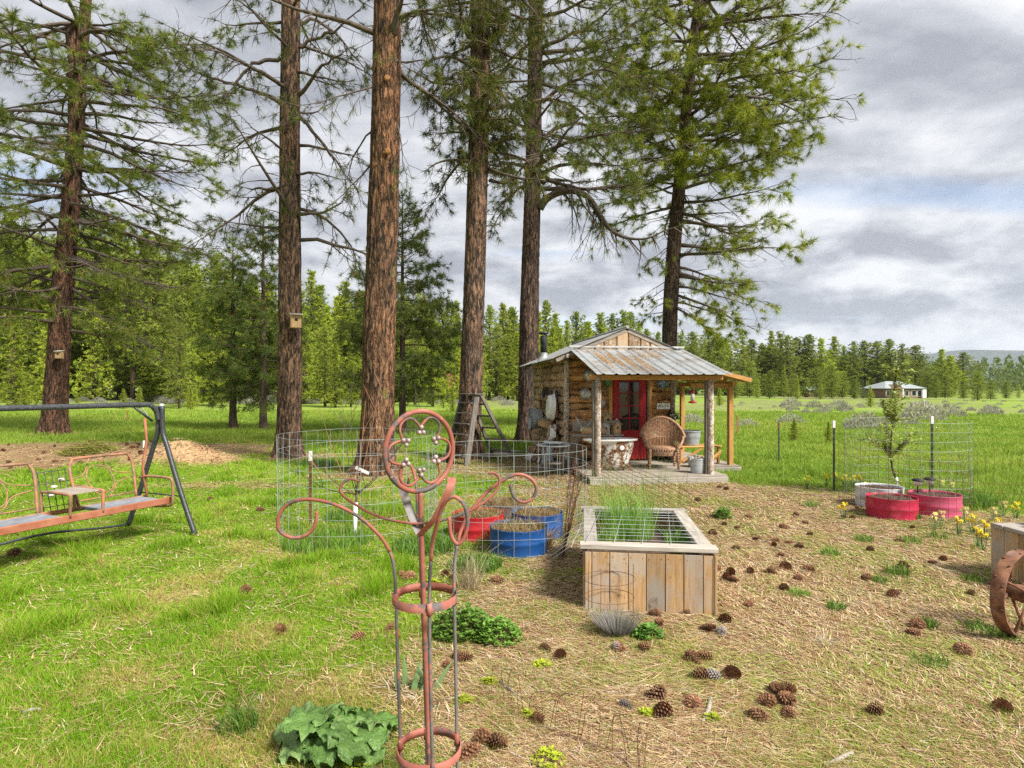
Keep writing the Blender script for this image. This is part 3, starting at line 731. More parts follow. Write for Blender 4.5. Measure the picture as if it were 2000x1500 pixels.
def trunk_mesh(name, pts, rads, mat, na=72, nz=330, rough=0.075):
    """trunk along a centre line with plated, furrowed bark as real relief"""
    P_ = np.array([tuple(p) for p in pts]); zs = np.linspace(0, 1, nz) ** 1.05
    s = np.linspace(0, 1, len(pts)); z = np.interp(zs, s, P_[:, 2])
    cx = np.interp(zs, s, P_[:, 0]); cy = np.interp(zs, s, P_[:, 1]); rr = np.interp(zs, s, np.array(rads))
    k = np.ones(9) / 9.0
    for arr in (cx, cy, rr):
        e = np.pad(arr, 4, mode='edge'); arr[:] = np.convolve(e, k, 'valid')
    th = np.linspace(0, 2 * np.pi, na, endpoint=False)
    T, Zi = np.meshgrid(th, np.arange(nz)); Z = z[Zi]; Rr = rr[Zi]
    sd_ = R.randint(0, 999)
    # circumferential noise made periodic by sampling on the cylinder
    px = np.cos(T) * 3.2; py = np.sin(T) * 3.2
    n = fbm(px * 1.3 + 0.35 * Z, py * 1.3 + 1.15 * Z + sd_, 3, sd_)
    n2 = np.abs(fbm(px * 2.4 + 5, py * 2.4 + 2.3 * Z + sd_, 3, sd_ + 7) - 0.5) * 2
    disp = (n - 0.5) * 0.10 + rough * np.clip(n2 * 2.6, 0, 1) - rough * 0.6
    flare = np.exp(-(Z - P_[0, 2]) / 0.33) * (0.42 + 0.34 * np.cos(T * 5 + sd_ + 1.5 * n) * (0.6 + n))
    rad_ = Rr * (1 + disp + flare)
    v = np.stack([cx[Zi] + np.cos(T) * rad_, cy[Zi] + np.sin(T) * rad_, Z], -1).reshape(-1, 3)
    a = np.arange(nz - 1)[:, None] * na + np.arange(na)[None, :]; b = np.arange(nz - 1)[:, None] * na + (np.arange(na)[None, :] + 1) % na
    f = np.stack([a, b, b + na, a + na], -1).reshape(-1, 4)
    return np_mesh(name, v, f, mat, None, True)

def wander(p, d, L, n, droop, wig, tip, rg):
    """crooked path: gravity pulls it down, the tip turns up again"""
    pts = [p.copy()]; d = d.normalized(); st = L / n
    for i in range(n):
        t = i / n
        d = d + Vector((rg.gauss(0, wig), rg.gauss(0, wig), rg.gauss(0, wig * .8) - droop * (1 - t) + tip * t * t))
        d.normalize(); p = p + d * st * rg.uniform(.85, 1.15); pts.append(p.copy())
    return pts
def needles(tufts, col0, col1, per=26, length=0.2, width=0.006, spread=0.95, back=0.12):
    """every tuft is a brush of long needles round a shoot tip"""
    if not tufts: return None
    pos = np.array([t[0] for t in tufts], np.float32); dr = np.array([t[1] for t in tufts], np.float32); sz = np.array([t[2] for t in tufts], np.float32)
    n = len(pos)
    rnd_ = NR.normal(0, 1, (n, per, 3)); rnd_ /= np.linalg.norm(rnd_, axis=2, keepdims=True)
    d = dr[:, None, :] * NR.uniform(0.25, 1.2, (n, per, 1)) + rnd_ * spread
    d /= np.linalg.norm(d, axis=2, keepdims=True)
    o = pos[:, None, :] - dr[:, None, :] * NR.uniform(0, 1, (n, per, 1)) * back * (sz[:, None, None] / 0.2 * .5 + .5)
    L = (sz[:, None] * NR.uniform(0.7, 1.15, (n, per)) * length / 0.2)[..., None]
    p = np.cross(d, NR.normal(0, 1, (n, per, 3))); p /= np.linalg.norm(p, axis=2, keepdims=True) + 1e-9
    v = np.stack([o - p * width * .5, o + p * width * .5, o + d * L + np.array([0, 0, -0.12]) * L], 2).reshape(-1, 3)
    t = np.clip(NR.uniform(0, 1, (n, 1)) * 0.75 + NR.uniform(0, 1, (n, per)) * 0.4 - .1, 0, 1).ravel()
    c = lerp3(col0, col1, t)
    brown = NR.uniform(0, 1, n * per) < 0.05
    c = np.where(brown[:, None], np.array((0.17, 0.10, 0.04))[None, :], c)
    return v, np.repeat(c, 3, 0)
NG0, NG1 = (0.018, 0.040, 0.010), (0.085, 0.125, 0.028)

class Pine:
    def __init__(s, name, label, pts, rads, bark, limbmat, seed, cols=(NG0, NG1), group='tall ponderosa pines of the yard', trunk_res=(72, 330), cat='tree'):
        s.rg = random.Random(seed); s.root = thing(name, label, cat, pts[0], 0, group)
        s.base = Vector(pts[0]); s.pts = [Vector(p) for p in pts]; s.rads = rads; s.limbmat = limbmat; s.tufts = []; s.cols = cols
        me = trunk_mesh('trunk', [p - s.base for p in s.pts], rads, bark, *trunk_res)
        link('trunk', me, s.root)
    def at(s, z):
        for i in range(len(s.pts) - 1):
            a, b = s.pts[i], s.pts[i + 1]
            if a.z <= z <= b.z:
                t = (z - a.z) / (b.z - a.z); return a.lerp(b, t), s.rads[i] * (1 - t) + s.rads[i + 1] * t
        return s.pts[-1].copy(), s.rads[-1]
    def limb(s, z, az, L, elev=0.0, droop=0.08, wig=0.10, tip=0.12, r0=None, path=None, dens=1.0, tuft=0.2, bare=0.15, sub=3.2, tw=2.2, sub0=0.22, hang=0.0, drop_twigs=1.0):
        rg = s.rg; mb = MB()
        if path is None:
            c, r = s.at(z)
            d = Vector((math.cos(az) * math.cos(elev), math.sin(az) * math.cos(elev), math.sin(elev)))
            path = wander(c + Vector((math.cos(az), math.sin(az), 0)) * r * .6, d, L, max(6, int(L * 2.2)), droop, wig, tip, rg)
        else:
            L = sum((path[i + 1] - path[i]).length for i in range(len(path) - 1))
        r0 = r0 or (0.018 + 0.013 * L)
        m = len(path)
        mb.tube(path, [max(r0 * (1 - i / (m - 1)) ** 0.85, 0.007) for i in range(m)], 5 if r0 < .06 else 7)
        ns = int(L * sub)
        for k in range(ns):
            t = sub0 + (1 - sub0) * (k + rg.random()) / ns
            i = min(int(t * (m - 1)), m - 2); fr = t * (m - 1) - i
            p = path[i].lerp(path[i + 1], fr); d = (path[i + 1] - path[i]).normalized()
            side = d.cross(Vector((0, 0, 1)))
            if side.length < .1: side = Vector((1, 0, 0))
            side.normalize(); sg = 1 if k % 2 else -1
            d2 = d * rg.uniform(.5, 1.1) + side * sg * rg.uniform(.5, 1.2) + Vector((0, 0, rg.uniform(-.45, .35) - hang))
            L2 = min(L * .42, 1.9) * (1 - .55 * t) * rg.uniform(.55, 1.25)
            q = wander(p, d2, L2, max(3, int(L2 * 4)), droop * 1.3 + hang * .12, wig * 1.5, tip * 1.6, rg)
            mq = len(q); rr = max(r0 * .42 * (1 - t * .5), .009)
            mb.tube(q, [max(rr * (1 - j / (mq - 1)), .0045) for j in range(mq)], 3, caps=False)
            live = rg.random() > bare
            nt_ = max(1, int(L2 * tw * 2.2 * drop_twigs))
            for w in range(nt_):
                tt = rg.uniform(.3, 1); j = min(int(tt * (mq - 1)), mq - 2); pp = q[j].lerp(q[j + 1], tt * (mq - 1) - j)
                dd = (q[j + 1] - q[j]).normalized()
                d3 = dd * .9 + Vector((rg.gauss(0, .6), rg.gauss(0, .6), rg.gauss(0, .45) - hang * .6))
                L3 = rg.uniform(.16, .42)
                tq = wander(pp, d3, L3, 3, .05 + hang * .1, .28, .5, rg)
                mb.tube([tq[0], tq[2], tq[3]], [.006, .005, .004], 3, caps=False)
                if live and rg.random() < dens:
                    s.tufts.append((tuple(tq[-1]), tuple((tq[-1] - tq[-2]).normalized()), tuft * rg.uniform(.75, 1.2)))
                    if rg.random() < .45 * dens: s.tufts.append((tuple(tq[1]), tuple((tq[2] - tq[1]).normalized()), tuft * rg.uniform(.7, 1.0)))
            if live: s.tufts.append((tuple(q[-1]), tuple((q[-1] - q[-2]).normalized()), tuft * rg.uniform(.85, 1.25)))
        if bare < .9: s.tufts.append((tuple(path[-1]), tuple((path[-1] - path[-2]).normalized()), tuft * 1.2))
        mb.build('limb', s.limbmat, s.root, True)
        return path
    def finish(s, per=26, length=0.2, width=0.0065, spread=.95, clump=0.0):
        if clump:
            q = np.array([k[0] for k in s.tufts]); f = fbm(q[:, 0] * .8 + q[:, 2] * .55, q[:, 1] * .8 - q[:, 2] * .45, 3, 7) + .12 * (NR.uniform(0, 1, len(q)) - .5)
            s.tufts = [(k[0], k[1], k[2] * (1.0 + .9 * max(0, v - .5))) for k, v in zip(s.tufts, f) if v > clump]
        r = needles(s.tufts, s.cols[0], s.cols[1], per, length, width, spread)
        if r is None: return
        v, c = r; v = v - np.array(tuple(s.base))
        link('crown', np_mesh('crown', v, np.arange(len(v)).reshape(-1, 3), M['needle'], c), s.root)

def pxtrunk(Y, rows, ztop, dtop=0.35, thin=1.0):
    """trunk centre line from (x, y, width) rows of the photograph at depth Y, carried on above the frame"""
    pts = []; rads = []
    for (x, y, w) in rows:
        p = P(x, y, Y); pts.append(p); rads.append(w * thin * Y / F / 2)
    pts[0].z = gzf(pts[0].x, pts[0].y) - .06
    a, b = pts[-2], pts[-1]; d = (b - a) / (b.z - a.z)
    top = b + d * (ztop - b.z); pts.append(top); rads.append(rads[-1] * dtop)
    return pts, rads
D = math.radians
rg = random.Random(3)

# left pine: dense, sweeping layers, forked stem
pts, rads = pxtrunk(22.4, [(105, 848, 50), (113, 720, 47), (122, 560, 43), (138, 400, 38), (149, 250, 33), (152, 140, 34)], 15.6, .9, .82)
pts.insert(-1, P(142, 60, 22.4)); rads.insert(-1, .25); rads[-1] = .2
t1 = Pine('ponderosa_pine', 'big forked ponderosa at the far left with long drooping needle layers', pts, rads, M['bark_red'], M['limb'], 21, ((0.028, 0.055, 0.012), (0.105, 0.15, 0.032)))
st = [P(153, 150, 22.4), P(160, 100, 22.3), P(168, 0, 22.2), P(172, -60, 22.2)]
MB().tube(bez(st, 5), [.22 - .004 * i for i in range(16)], 14).build('trunk', M['bark_red'], t1.root, True)
for i in range(88):
    z = 3.9 + 13.2 * (i + rg.random()) / 88
    az = i * 2.399 + rg.uniform(-.3, .3); L = rg.uniform(3.0, 5.3) * (0.75 + .3 * math.sin((z - 3) / 6))
    t1.limb(z, az, L, D(rg.uniform(-14, 14)), .055, .09, .10, dens=.95, tuft=.27, bare=.06, sub=3.2, tw=1.7)
for (y0, az, L, el) in ((430, 6, 5.6, -16), (500, -6, 5.6, -26), (400, 30, 5.2, -12), (330, -20, 5.2, -14), (250, 4, 5.2, -8), (170, 10, 5.2, 2), (560, 15, 4.6, -30), (380, 190, 4.5, -16), (520, 178, 4.6, -20), (120, -14, 5.0, 6), (60, 8, 5.2, 8)):
    t1.limb(P(0, y0, 22.4).z, D(az), L, D(el), .03, .08, .10, dens=1, tuft=.27, bare=.05, sub=3.6, tw=1.9)
t1.finish(36, .2, .0135, .72, .47)

# second trunk: crooked half-dead limbs
pts, rads = pxtrunk(14.9, [(565, 893, 48), (566, 760, 48), (567, 640, 47), (566, 460, 43), (566, 300, 40), (567, 120, 38), (568, 0, 36)], 17, .35, .93)
t2 = Pine('ponderosa_pine', 'ponderosa trunk with a bird box and crooked half-dead upper limbs', pts, rads, M['bark_mix'], M['limb'], 22, ((0.022, 0.046, 0.012), (0.075, 0.105, 0.028)))
for pth in ([(548, 115, 14.8), (515, 118, 14.6), (485, 132, 14.4), (460, 165, 14.2), (440, 195, 14.0), (410, 205, 13.9), (385, 215, 13.8)],
            [(548, 62, 14.9), (520, 45, 14.7), (495, 22, 14.5), (470, 5, 14.3), (445, -14, 14.2)],
            [(552, 205, 14.8), (520, 185, 14.7), (480, 170, 14.5), (440, 160, 14.3), (400, 148, 14.2), (372, 135, 14.1), (345, 120, 14.0), (320, 100, 14.0)],
            [(555, 168, 14.7), (525, 148, 14.3), (480, 125, 13.9), (440, 108, 13.6), (400, 92, 13.4), (376, 95, 13.3)],
            [(585, 95, 14.9), (615, 75, 14.8), (650, 62, 14.6), (690, 30, 14.5), (725, -5, 14.4)],
            [(585, 45, 15.0), (620, 40, 15.2), (660, 70, 15.4), (700, 120, 15.5), (735, 160, 15.6)],
            [(585, 228, 14.9), (610, 255, 14.7), (645, 300, 14.5), (675, 340, 14.3), (700, 375, 14.2)],
            [(585, 418, 14.8), (620, 418, 14.6), (655, 405, 14.4), (680, 380, 14.3)],
            [(550, 370, 14.8), (520, 368, 14.7), (490, 367, 14.6), (468, 366, 14.5)],
            [(585, 190, 14.7), (620, 140, 14.2), (650, 115, 13.8), (690, 90, 13.5)]):
    pp = bez([P(*q) for q in pth], 3)
    pp = [q + Vector((rg.gauss(0, .012), rg.gauss(0, .05), rg.gauss(0, .012))) for q in pp]
    t2.limb(0, 0, 0, path=pp, dens=.5, tuft=.2, bare=.36, sub=4.2, tw=2.3, wig=.16, hang=.5, droop=.1, r0=.055, tip=.25)
for i in range(26):
    z = 5.2 + 8.5 * (i + rg.random()) / 26
    t2.limb(z, i * 2.399, rg.uniform(1.5, 3.0), D(rg.uniform(-12, 25)), .10, .17, .2, dens=.55, tuft=.2, bare=.38, sub=4.0, tw=2.2, hang=.42)
for i in range(10):
    t2.limb(P(0, rg.uniform(350, 470), 14.9).z, rg.uniform(0, 6.28), rg.uniform(.4, .9), D(rg.uniform(-30, 10)), .12, .2, .2, dens=.8, tuft=.17, bare=.2, sub=6, tw=3, hang=.4, r0=.015)
t2.finish(28, .2, .010)

# third trunk: stout, mostly clean
pts, rads = pxtrunk(12.05, [(735, 925, 74), (738, 800, 73), (741, 640, 71), (747, 460, 68), (752, 300, 65), (755, 140, 62), (757, 0, 60)], 17, .35, .86)
t3 = Pine('ponderosa_pine', 'stoutest clean orange-barked ponderosa trunk left of the stepladder', pts, rads, M['bark_orange'], M['limb'], 23, trunk_res=(96, 420))
pp = bez([P(768, 70, 11.9), P(775, 30, 11.7), P(785, 0, 11.5), P(800, -50, 11.3)], 4)
t3.limb(0, 0, 0, path=pp, dens=.6, tuft=.2, bare=.3, sub=2, tw=2, r0=.08)
for i in range(20):
    z = 8.3 + 7 * (i + rg.random()) / 20
    t3.limb(z, i * 2.399 + 1, rg.uniform(2.0, 3.4), D(rg.uniform(-10, 20)), .10, .15, .15, dens=.6, tuft=.2, bare=.3, sub=3.4, hang=.4)
for (y0, az, L, el) in ((170, 200, 2.2, -30), (250, 190, 1.6, -45), (120, -20, 2.4, -20), (300, 175, 1.5, -50), (220, -15, 1.6, -45)):
    t3.limb(P(0, y0, 12.05).z, D(az), L, D(el), .12, .2, .3, dens=.6, tuft=.18, bare=.3, sub=4.5, tw=2.2, hang=.5, r0=.022)
for (x, y) in ((757, 295), (756, 152)):                       # pruned branch knots, pale
    q = P(x, y, 12.05 - .34)
    MB().lathe([(.055, -.03), (.062, 0.0), (.05, .014), (.03, .018)], 12, q, rot3(D(90)), capt=True).build('branch_knot', M['bark_chip'], t3.root, True)
t3.finish(24, .2, .0065)

# fourth trunk: bushy mossy head
pts, rads = pxtrunk(14.7, [(915, 895, 50), (918, 790, 49), (925, 600, 46), (930, 440, 44), (934, 300, 43), (937, 140, 42), (940, 0, 41)], 16.5, .35, .9)
t4 = Pine('ponderosa_pine', 'mossy-headed ponderosa directly behind the wooden stepladder', pts, rads, M['bark_mix'], M['limb_moss'], 24, ((0.020, 0.040, 0.010), (0.085, 0.105, 0.026)))
for i in range(54):
    z = 7.6 + 6.8 * (i + rg.random()) / 54
    t4.limb(z, i * 2.399, rg.uniform(1.2, 2.7), D(rg.uniform(-28, 28)), .10, .16, .18, dens=.85, tuft=.2, bare=.16, sub=4.2, tw=2.6, hang=.42)
for pth in ([(915, 315, 14.6), (885, 312, 14.4), (855, 318, 14.2), (830, 335, 14.0)], [(955, 285, 14.6), (1000, 270, 14.4), (1040, 275, 14.2)], [(955, 330, 14.6), (990, 342, 14.3), (1030, 350, 14.0), (1060, 345, 13.8)],
            [(915, 255, 14.7), (880, 225, 14.8), (840, 190, 15.0), (800, 165, 15.2)], [(955, 180, 14.7), (1000, 120, 14.9), (1040, 60, 15.1)], [(955, 352, 14.8), (985, 358, 14.8), (1005, 350, 14.8), (985, 400, 14.7), (965, 440, 14.6)],
            [(920, 130, 14.6), (880, 110, 14.3), (840, 120, 14.0), (800, 160, 13.8)]):
    pp = bez([P(*q) for q in pth], 4)
    t4.limb(0, 0, 0, path=pp, dens=.7, tuft=.2, bare=.25, sub=4.6, tw=2.3, hang=.5, wig=.18, tip=.25, r0=.05)
for i in range(60):                                               # shaggy shoots close to the stem
    t4.limb(rg.uniform(7.4, 12), rg.uniform(0, 6.28), rg.uniform(.5, 1.0), D(rg.uniform(-50, 20)), .12, .2, .1, dens=1, tuft=.2, bare=.05, sub=6, tw=3, hang=.5, r0=.014)
t4.finish(30, .2, .0115)

# fifth trunk: long limbs to the right, the great S-shaped one lowest
pts, rads = pxtrunk(19.7, [(1031, 862, 44), (1032, 740, 43), (1034, 600, 41), (1038, 440, 37), (1042, 300, 34), (1045, 120, 32), (1047, 0, 31)], 20, .35, .88)
t5 = Pine('ponderosa_pine', 'dark ponderosa at the cabin corner with one great S-shaped limb', pts, rads, M['bark_dark'], M['limb'], 25, ((0.024, 0.052, 0.012), (0.10, 0.135, 0.030)))
spath = bez([P(1054, 408, 19.6), P(1068, 388, 19.5), P(1095, 375, 19.3), P(1125, 374, 19.1), P(1152, 388, 18.9), P(1172, 420, 18.8), P(1192, 448, 18.7), P(1222, 464, 18.6), P(1262, 466, 18.5), P(1300, 450, 18.4), P(1335, 438, 18.3)], 4)
t5.limb(0, 0, 0, path=spath, dens=.25, tuft=.2, bare=.75, sub=3.4, tw=2.0, r0=.135, hang=.9, droop=.14, wig=.12, tip=.05, sub0=.2)
for k, (x0, y0, dx, n) in enumerate(((1132, 378, 10, 5), (1158, 395, 6, 3))):       # bare hanging twigs
    for i in range(n):
        a = P(x0 + dx * i, y0 + 6 * i, 19.0)
        L = rg.uniform(1.1, 2.9)
        t5.limb(0, 0, 0, path=wander(a, Vector((rg.uniform(-.15, .15), 0, -1)), L, 8, .05, .13, 0, rg), dens=0, bare=1, sub=2.0, tw=.5, r0=.018, hang=.6)
for pth in ([(1056, 345, 19.6), (1100, 360, 19.3), (1150, 370, 19.0), (1210, 365, 18.7), (1260, 372, 18.4)], [(1056, 325, 19.6), (1085, 290, 19.2), (1110, 255, 18.8), (1140, 225, 18.5), (1180, 215, 18.2)],
            [(1060, 200, 19.6), (1090, 175, 19.4), (1130, 155, 19.2), (1180, 138, 19.0), (1240, 150, 18.8), (1330, 142, 18.6)], [(1058, 96, 19.6), (1100, 75, 19.3), (1150, 50, 19.0), (1190, 20, 18.8), (1230, -10, 18.6)],
            [(1056, 335, 19.6), (1110, 322, 19.0), (1170, 320, 18.4), (1230, 330, 18.0)], [(1028, 330, 19.7), (1000, 318, 19.9), (960, 322, 20.1), (905, 300, 20.3)], [(1028, 240, 19.7), (1005, 210, 20.0), (985, 260, 20.3)],
            [(1056, 356, 19.7), (1090, 352, 20.0), (1130, 355, 20.3), (1170, 352, 20.6)], [(1058, 270, 19.7), (1120, 240, 20.2), (1180, 260, 20.7), (1240, 250, 21.2)], [(1060, 130, 19.7), (1120, 115, 20.4), (1190, 118, 21), (1260, 100, 21.5)]):
    pp = bez([P(*q) for q in pth], 4)
    pp = [q + Vector((rg.gauss(0, .02), rg.gauss(0, .05), rg.gauss(0, .02))) for q in pp]
    t5.limb(0, 0, 0, path=pp, dens=.75, tuft=.21, bare=.22, sub=4.2, tw=2.2, wig=.15, tip=.25, r0=.075, hang=.12)
for i in range(46):
    z = 8.4 + 10 * (i + rg.random()) / 46
    az = i * 2.399
    t5.limb(z, az, rg.uniform(2.2, 4.4) * (1.15 if math.cos(az) > 0 else .8), D(rg.uniform(-12, 25)), .07, .13, .16, dens=.75, tuft=.21, bare=.2, sub=3.6, tw=2.1, hang=.1)
t5.finish(30, .22, .0135, .9, .40)

# right pine beyond the cabin: the broad bright crown
pts, rads = pxtrunk(23.5, [(1300, 845, 38), (1307, 700, 36), (1309, 600, 35), (1316, 480, 34), (1330, 330, 29), (1342, 200, 27), (1358, 60, 24), (1365, 0, 23)], 24, .3, .80)
t6 = Pine('ponderosa_pine', 'broad bright-needled ponderosa behind the cabin roof', pts, rads, M['bark_dark'], M['limb'], 26, ((0.055, 0.10, 0.012), (0.215, 0.27, 0.045)))
for i in range(84):
    z = 6.2 + 13.5 * (i + rg.random()) / 84
    az = i * 2.399 + rg.uniform(-.3, .3)
    L = rg.uniform(2.8, 4.6) * np.interp(z, [4, 8, 12, 16, 20], [.72, .95, 1.1, 1.25, 1.0]) * (1 + .16 * math.cos(az))
    if z < 8.8 and math.cos(az) < .25: continue
    t6.limb(z, az, L, D(rg.uniform(-12, 24)), .055, .10, .12, dens=1, tuft=.29, bare=.05, sub=3.4, tw=1.8)
for (y0, az, L, el) in ((480, -10, 3.6, -8), (560, -20, 2.9, -10), (590, 5, 2.6, -14), (430, -5, 3.8, -6), (350, 0, 4.3, 4), (280, -12, 4.6, 8), (200, -8, 5.8, 14), (120, 2, 5.6, 16), (300, -60, 3.6, 0), (260, -80, 3.6, 5), (230, -100, 3.8, 2), (340, -110, 3.6, 0), (180, 190, 3.4, 12), (260, 200, 3.8, 6), (360, 195, 2.6, -4), (420, -45, 2.6, -4), (600, -40, 2.6, -24), (520, 20, 3.4, -6), (575, 0, 3.5, -16), (540, -30, 3.4, -12), (300, 210, 4.0, 2), (330, 230, 4.2, 0), (230, 175, 4.4, 6), (250, 240, 4.0, 8), (150, 180, 4.2, 12), (80, 170, 4.0, 14), (60, -20, 5.4, 12)):
    t6.limb(P(0, y0, 23.5).z, D(az), L, D(el), .04, .09, .10, dens=1, tuft=.30, bare=.03, sub=4.0, tw=2.0)
for i in range(16):
    t6.limb(P(0, rg.uniform(470, 610), 23.5).z, rg.uniform(0, 6.28), rg.uniform(.7, 1.6), D(rg.uniform(-40, 10)), .12, .2, .1, dens=.7, tuft=.19, bare=.3, sub=5, tw=2.5, hang=.5, r0=.02)
t6.finish(42, .2, .0145, .72, .46)

# slim young pines on the lawn
def slim(label, x, yb, ytop, Y, wpx, seed, z0, spread, dens, cols, n=None, lean=0.0):
    b = P(x, yb, Y); top = P(x + lean, ytop, Y); b.z = gzf(b.x, b.y) - .05
    hh = top.z - b.z
    pts = [b + (top - b) * t for t in (0, .15, .3, .5, .7, .85, 1)]
    r = wpx * Y / F / 2
    rads = [r * q for q in (1, .92, .82, .62, .42, .25, .06)]
    t = Pine('young_pine', label, pts, rads, M['bark_young'], M['limb'], seed, cols, 'slim young pines on the lawn', (20, 90))
    rg2 = random.Random(seed + 5); n = n or int(hh * 8.5)
    for i in range(n):
        f = (i + rg2.random()) / n; z = b.z + z0 + (hh - z0) * f * .985
        L = spread * (np.interp(f, [0, .25, .6, 1], [.8, 1, .68, .12])) * rg2.uniform(.7, 1.15)
        t.limb(z, i * 2.399, L, D(np.interp(f, [0, .4, 1], [-12, 5, 42]) + rg2.uniform(-10, 10)), .04, .08, .18, dens=dens, tuft=.24, bare=.08 if f > .12 else .4, sub=6.0, tw=2.8, r0=.012 + .008 * L)
    t.tufts.append((tuple(top), (0, 0, 1), .25))
    t.finish(26, .21, .015)
slim('slim young pine, left one of the pair left of the bird box trunk', 455, 838, 462, 25.1, 14, 41, 1.4, 1.75, 1, ((0.022, 0.05, 0.012), (0.09, 0.135, 0.03)))
slim('taller slim young pine, right one of the pair beside the bird box trunk', 514, 843, 412, 24.3, 14, 42, 1.3, 1.9, 1, ((0.018, 0.042, 0.012), (0.07, 0.115, 0.028)))
slim('slim open young pine between the stoutest trunk and the stepladder', 786, 850, 378, 22.6, 14, 43, 1.7, 2.3, .95, ((0.024, 0.05, 0.014), (0.085, 0.125, 0.034)), n=92)

# ------------------------------------------------------------------ forest beyond the lawn and meadow
def bg_template(seed, kind):
    """unit tree 10 m tall: (trunk mesh, crown mesh)"""
    rg2 = random.Random(seed); nr2 = np.random.RandomState(seed)
    tr = MB(); tr.tube([(0, 0, -.4), (rg2.uniform(-.05, .05), 0, 2), (rg2.uniform(-.1, .1), rg2.uniform(-.1, .1), 5), (rg2.uniform(-.08, .08), 0, 8), (0, 0, 9.6)], [.155, .135, .105, .06, .02], 8)
    c0 = {'full': .05, 'tall': .24, 'mature': .30, 'round': .05, 'spruce': .03, 'open': .12}[kind]
    wmax = {'full': 1.9, 'tall': 1.5, 'mature': 1.75, 'round': 2.8, 'spruce': 2.0, 'open': 1.8}[kind]
    nb = {'full': 230, 'tall': 190, 'mature': 160, 'round': 260, 'spruce': 230, 'open': 150}[kind]
    V = []; Cc = []; lop = rg2.uniform(.3, 1)
    for i in range(nb):
        f = (i + rg2.random()) / nb
        z = 10 * (c0 + (1.0 - c0) * f)
        if kind == 'round': prof = math.sin(math.pi * min(1, .22 + .78 * f)) ** .7
        elif kind in ('full', 'spruce'): prof = (1 - f) ** .8 * min(1, .6 + f * 3)
        else: prof = np.interp(f, [0, .2, .55, .85, 1], [.55, 1, .85, .45, .06])
        L = wmax * prof * rg2.uniform(.35, 1.25) * (1 + .28 * math.sin(az_l := i * 2.399) * lop + .2 * math.sin(f * 9 + seed)) + .12
        az = i * 2.399 + rg2.uniform(-.4, .4); el = np.interp(f, [0, .5, 1], [-.12, .15, .8]) + rg2.uniform(-.15, .15)
        d = np.array([math.cos(az) * math.cos(el), math.sin(az) * math.cos(el), math.sin(el)])
        o = np.array([0, 0, z])
        if L > .5: tr.tube([tuple(o), tuple(o + d * L * .9)], [.028, .008], 3, caps=False)
        ncl = max(2, int(L * 5.0))
        tone = rg2.uniform(0, 1)
        for k in range(ncl):
            t = (k + rg2.random()) / ncl
            if t < .22 and L > .8: continue
            p = o + d * L * t + nr2.normal(0, .10 + .08 * L * .5, 3) * np.array([1, 1, .6])
            n = 10
            nd = nr2.normal(0, 1, (n, 3)) + d * .6 + np.array([0, 0, .35]); nd /= np.linalg.norm(nd, axis=1, keepdims=True)
            s = nr2.uniform(.14, .32, (n, 1))
            pr = np.cross(nd, nr2.normal(0, 1, (n, 3))); pr /= np.linalg.norm(pr, axis=1, keepdims=True)
            w = .042
            V.append(np.stack([p - pr * w, p + pr * w, p + nd * s], 1).reshape(-1, 3))
            tt = np.clip(tone * .5 + rg2.uniform(0, .6), 0, 1)
            Cc.append(np.full((n * 3, 1), tt))
    V = np.vstack(V); tt = np.vstack(Cc).ravel()
    pal = {'full': ((0.072, 0.128, 0.018), (0.225, 0.29, 0.05)), 'tall': ((0.05, 0.094, 0.019), (0.17, 0.228, 0.045)), 'mature': ((0.04, 0.078, 0.018), (0.145, 0.192, 0.04)),
           'round': ((0.055, 0.105, 0.02), (0.17, 0.225, 0.045)), 'spruce': ((0.03, 0.058, 0.035), (0.075, 0.115, 0.075)), 'open': ((0.058, 0.105, 0.02), (0.175, 0.225, 0.05))}[kind]
    cm = np_mesh('crown', V, np.arange(len(V)).reshape(-1, 3), M['needle'], lerp3(pal[0], pal[1], tt))
    return tr.mesh('trunk', M['bark_young']), cm
TPL = {k: [bg_template(100 + 17 * i + 7 * len(k) + ord(k[0]), k) for i in range(n)] for k, n in (('full', 6), ('tall', 7), ('mature', 5), ('round', 4), ('spruce', 1), ('open', 4))}
def bg(x, ytop, Y, kind, label, group, wide=1.0, cat='tree', hfix=None, name='pine_tree'):
    X = (x - 1000) * Y / F; zb = gzf(X, Y)
    hh = hfix or (H - (ytop - HY) * Y / F - zb)
    tm, cm = rg.choice(TPL[kind])
    r = thing(name, label, cat, (X, Y, zb), rg.uniform(0, 6.28), group)
    k = hh / 10.0; w = k * wide * rg.uniform(.92, 1.1)
    r.scale = (w * rg.uniform(.88, 1.12), w, k)
    link('trunk', tm, r); link('crown', cm, r)
    return r
GL = 'pines of the wood behind the lawn'
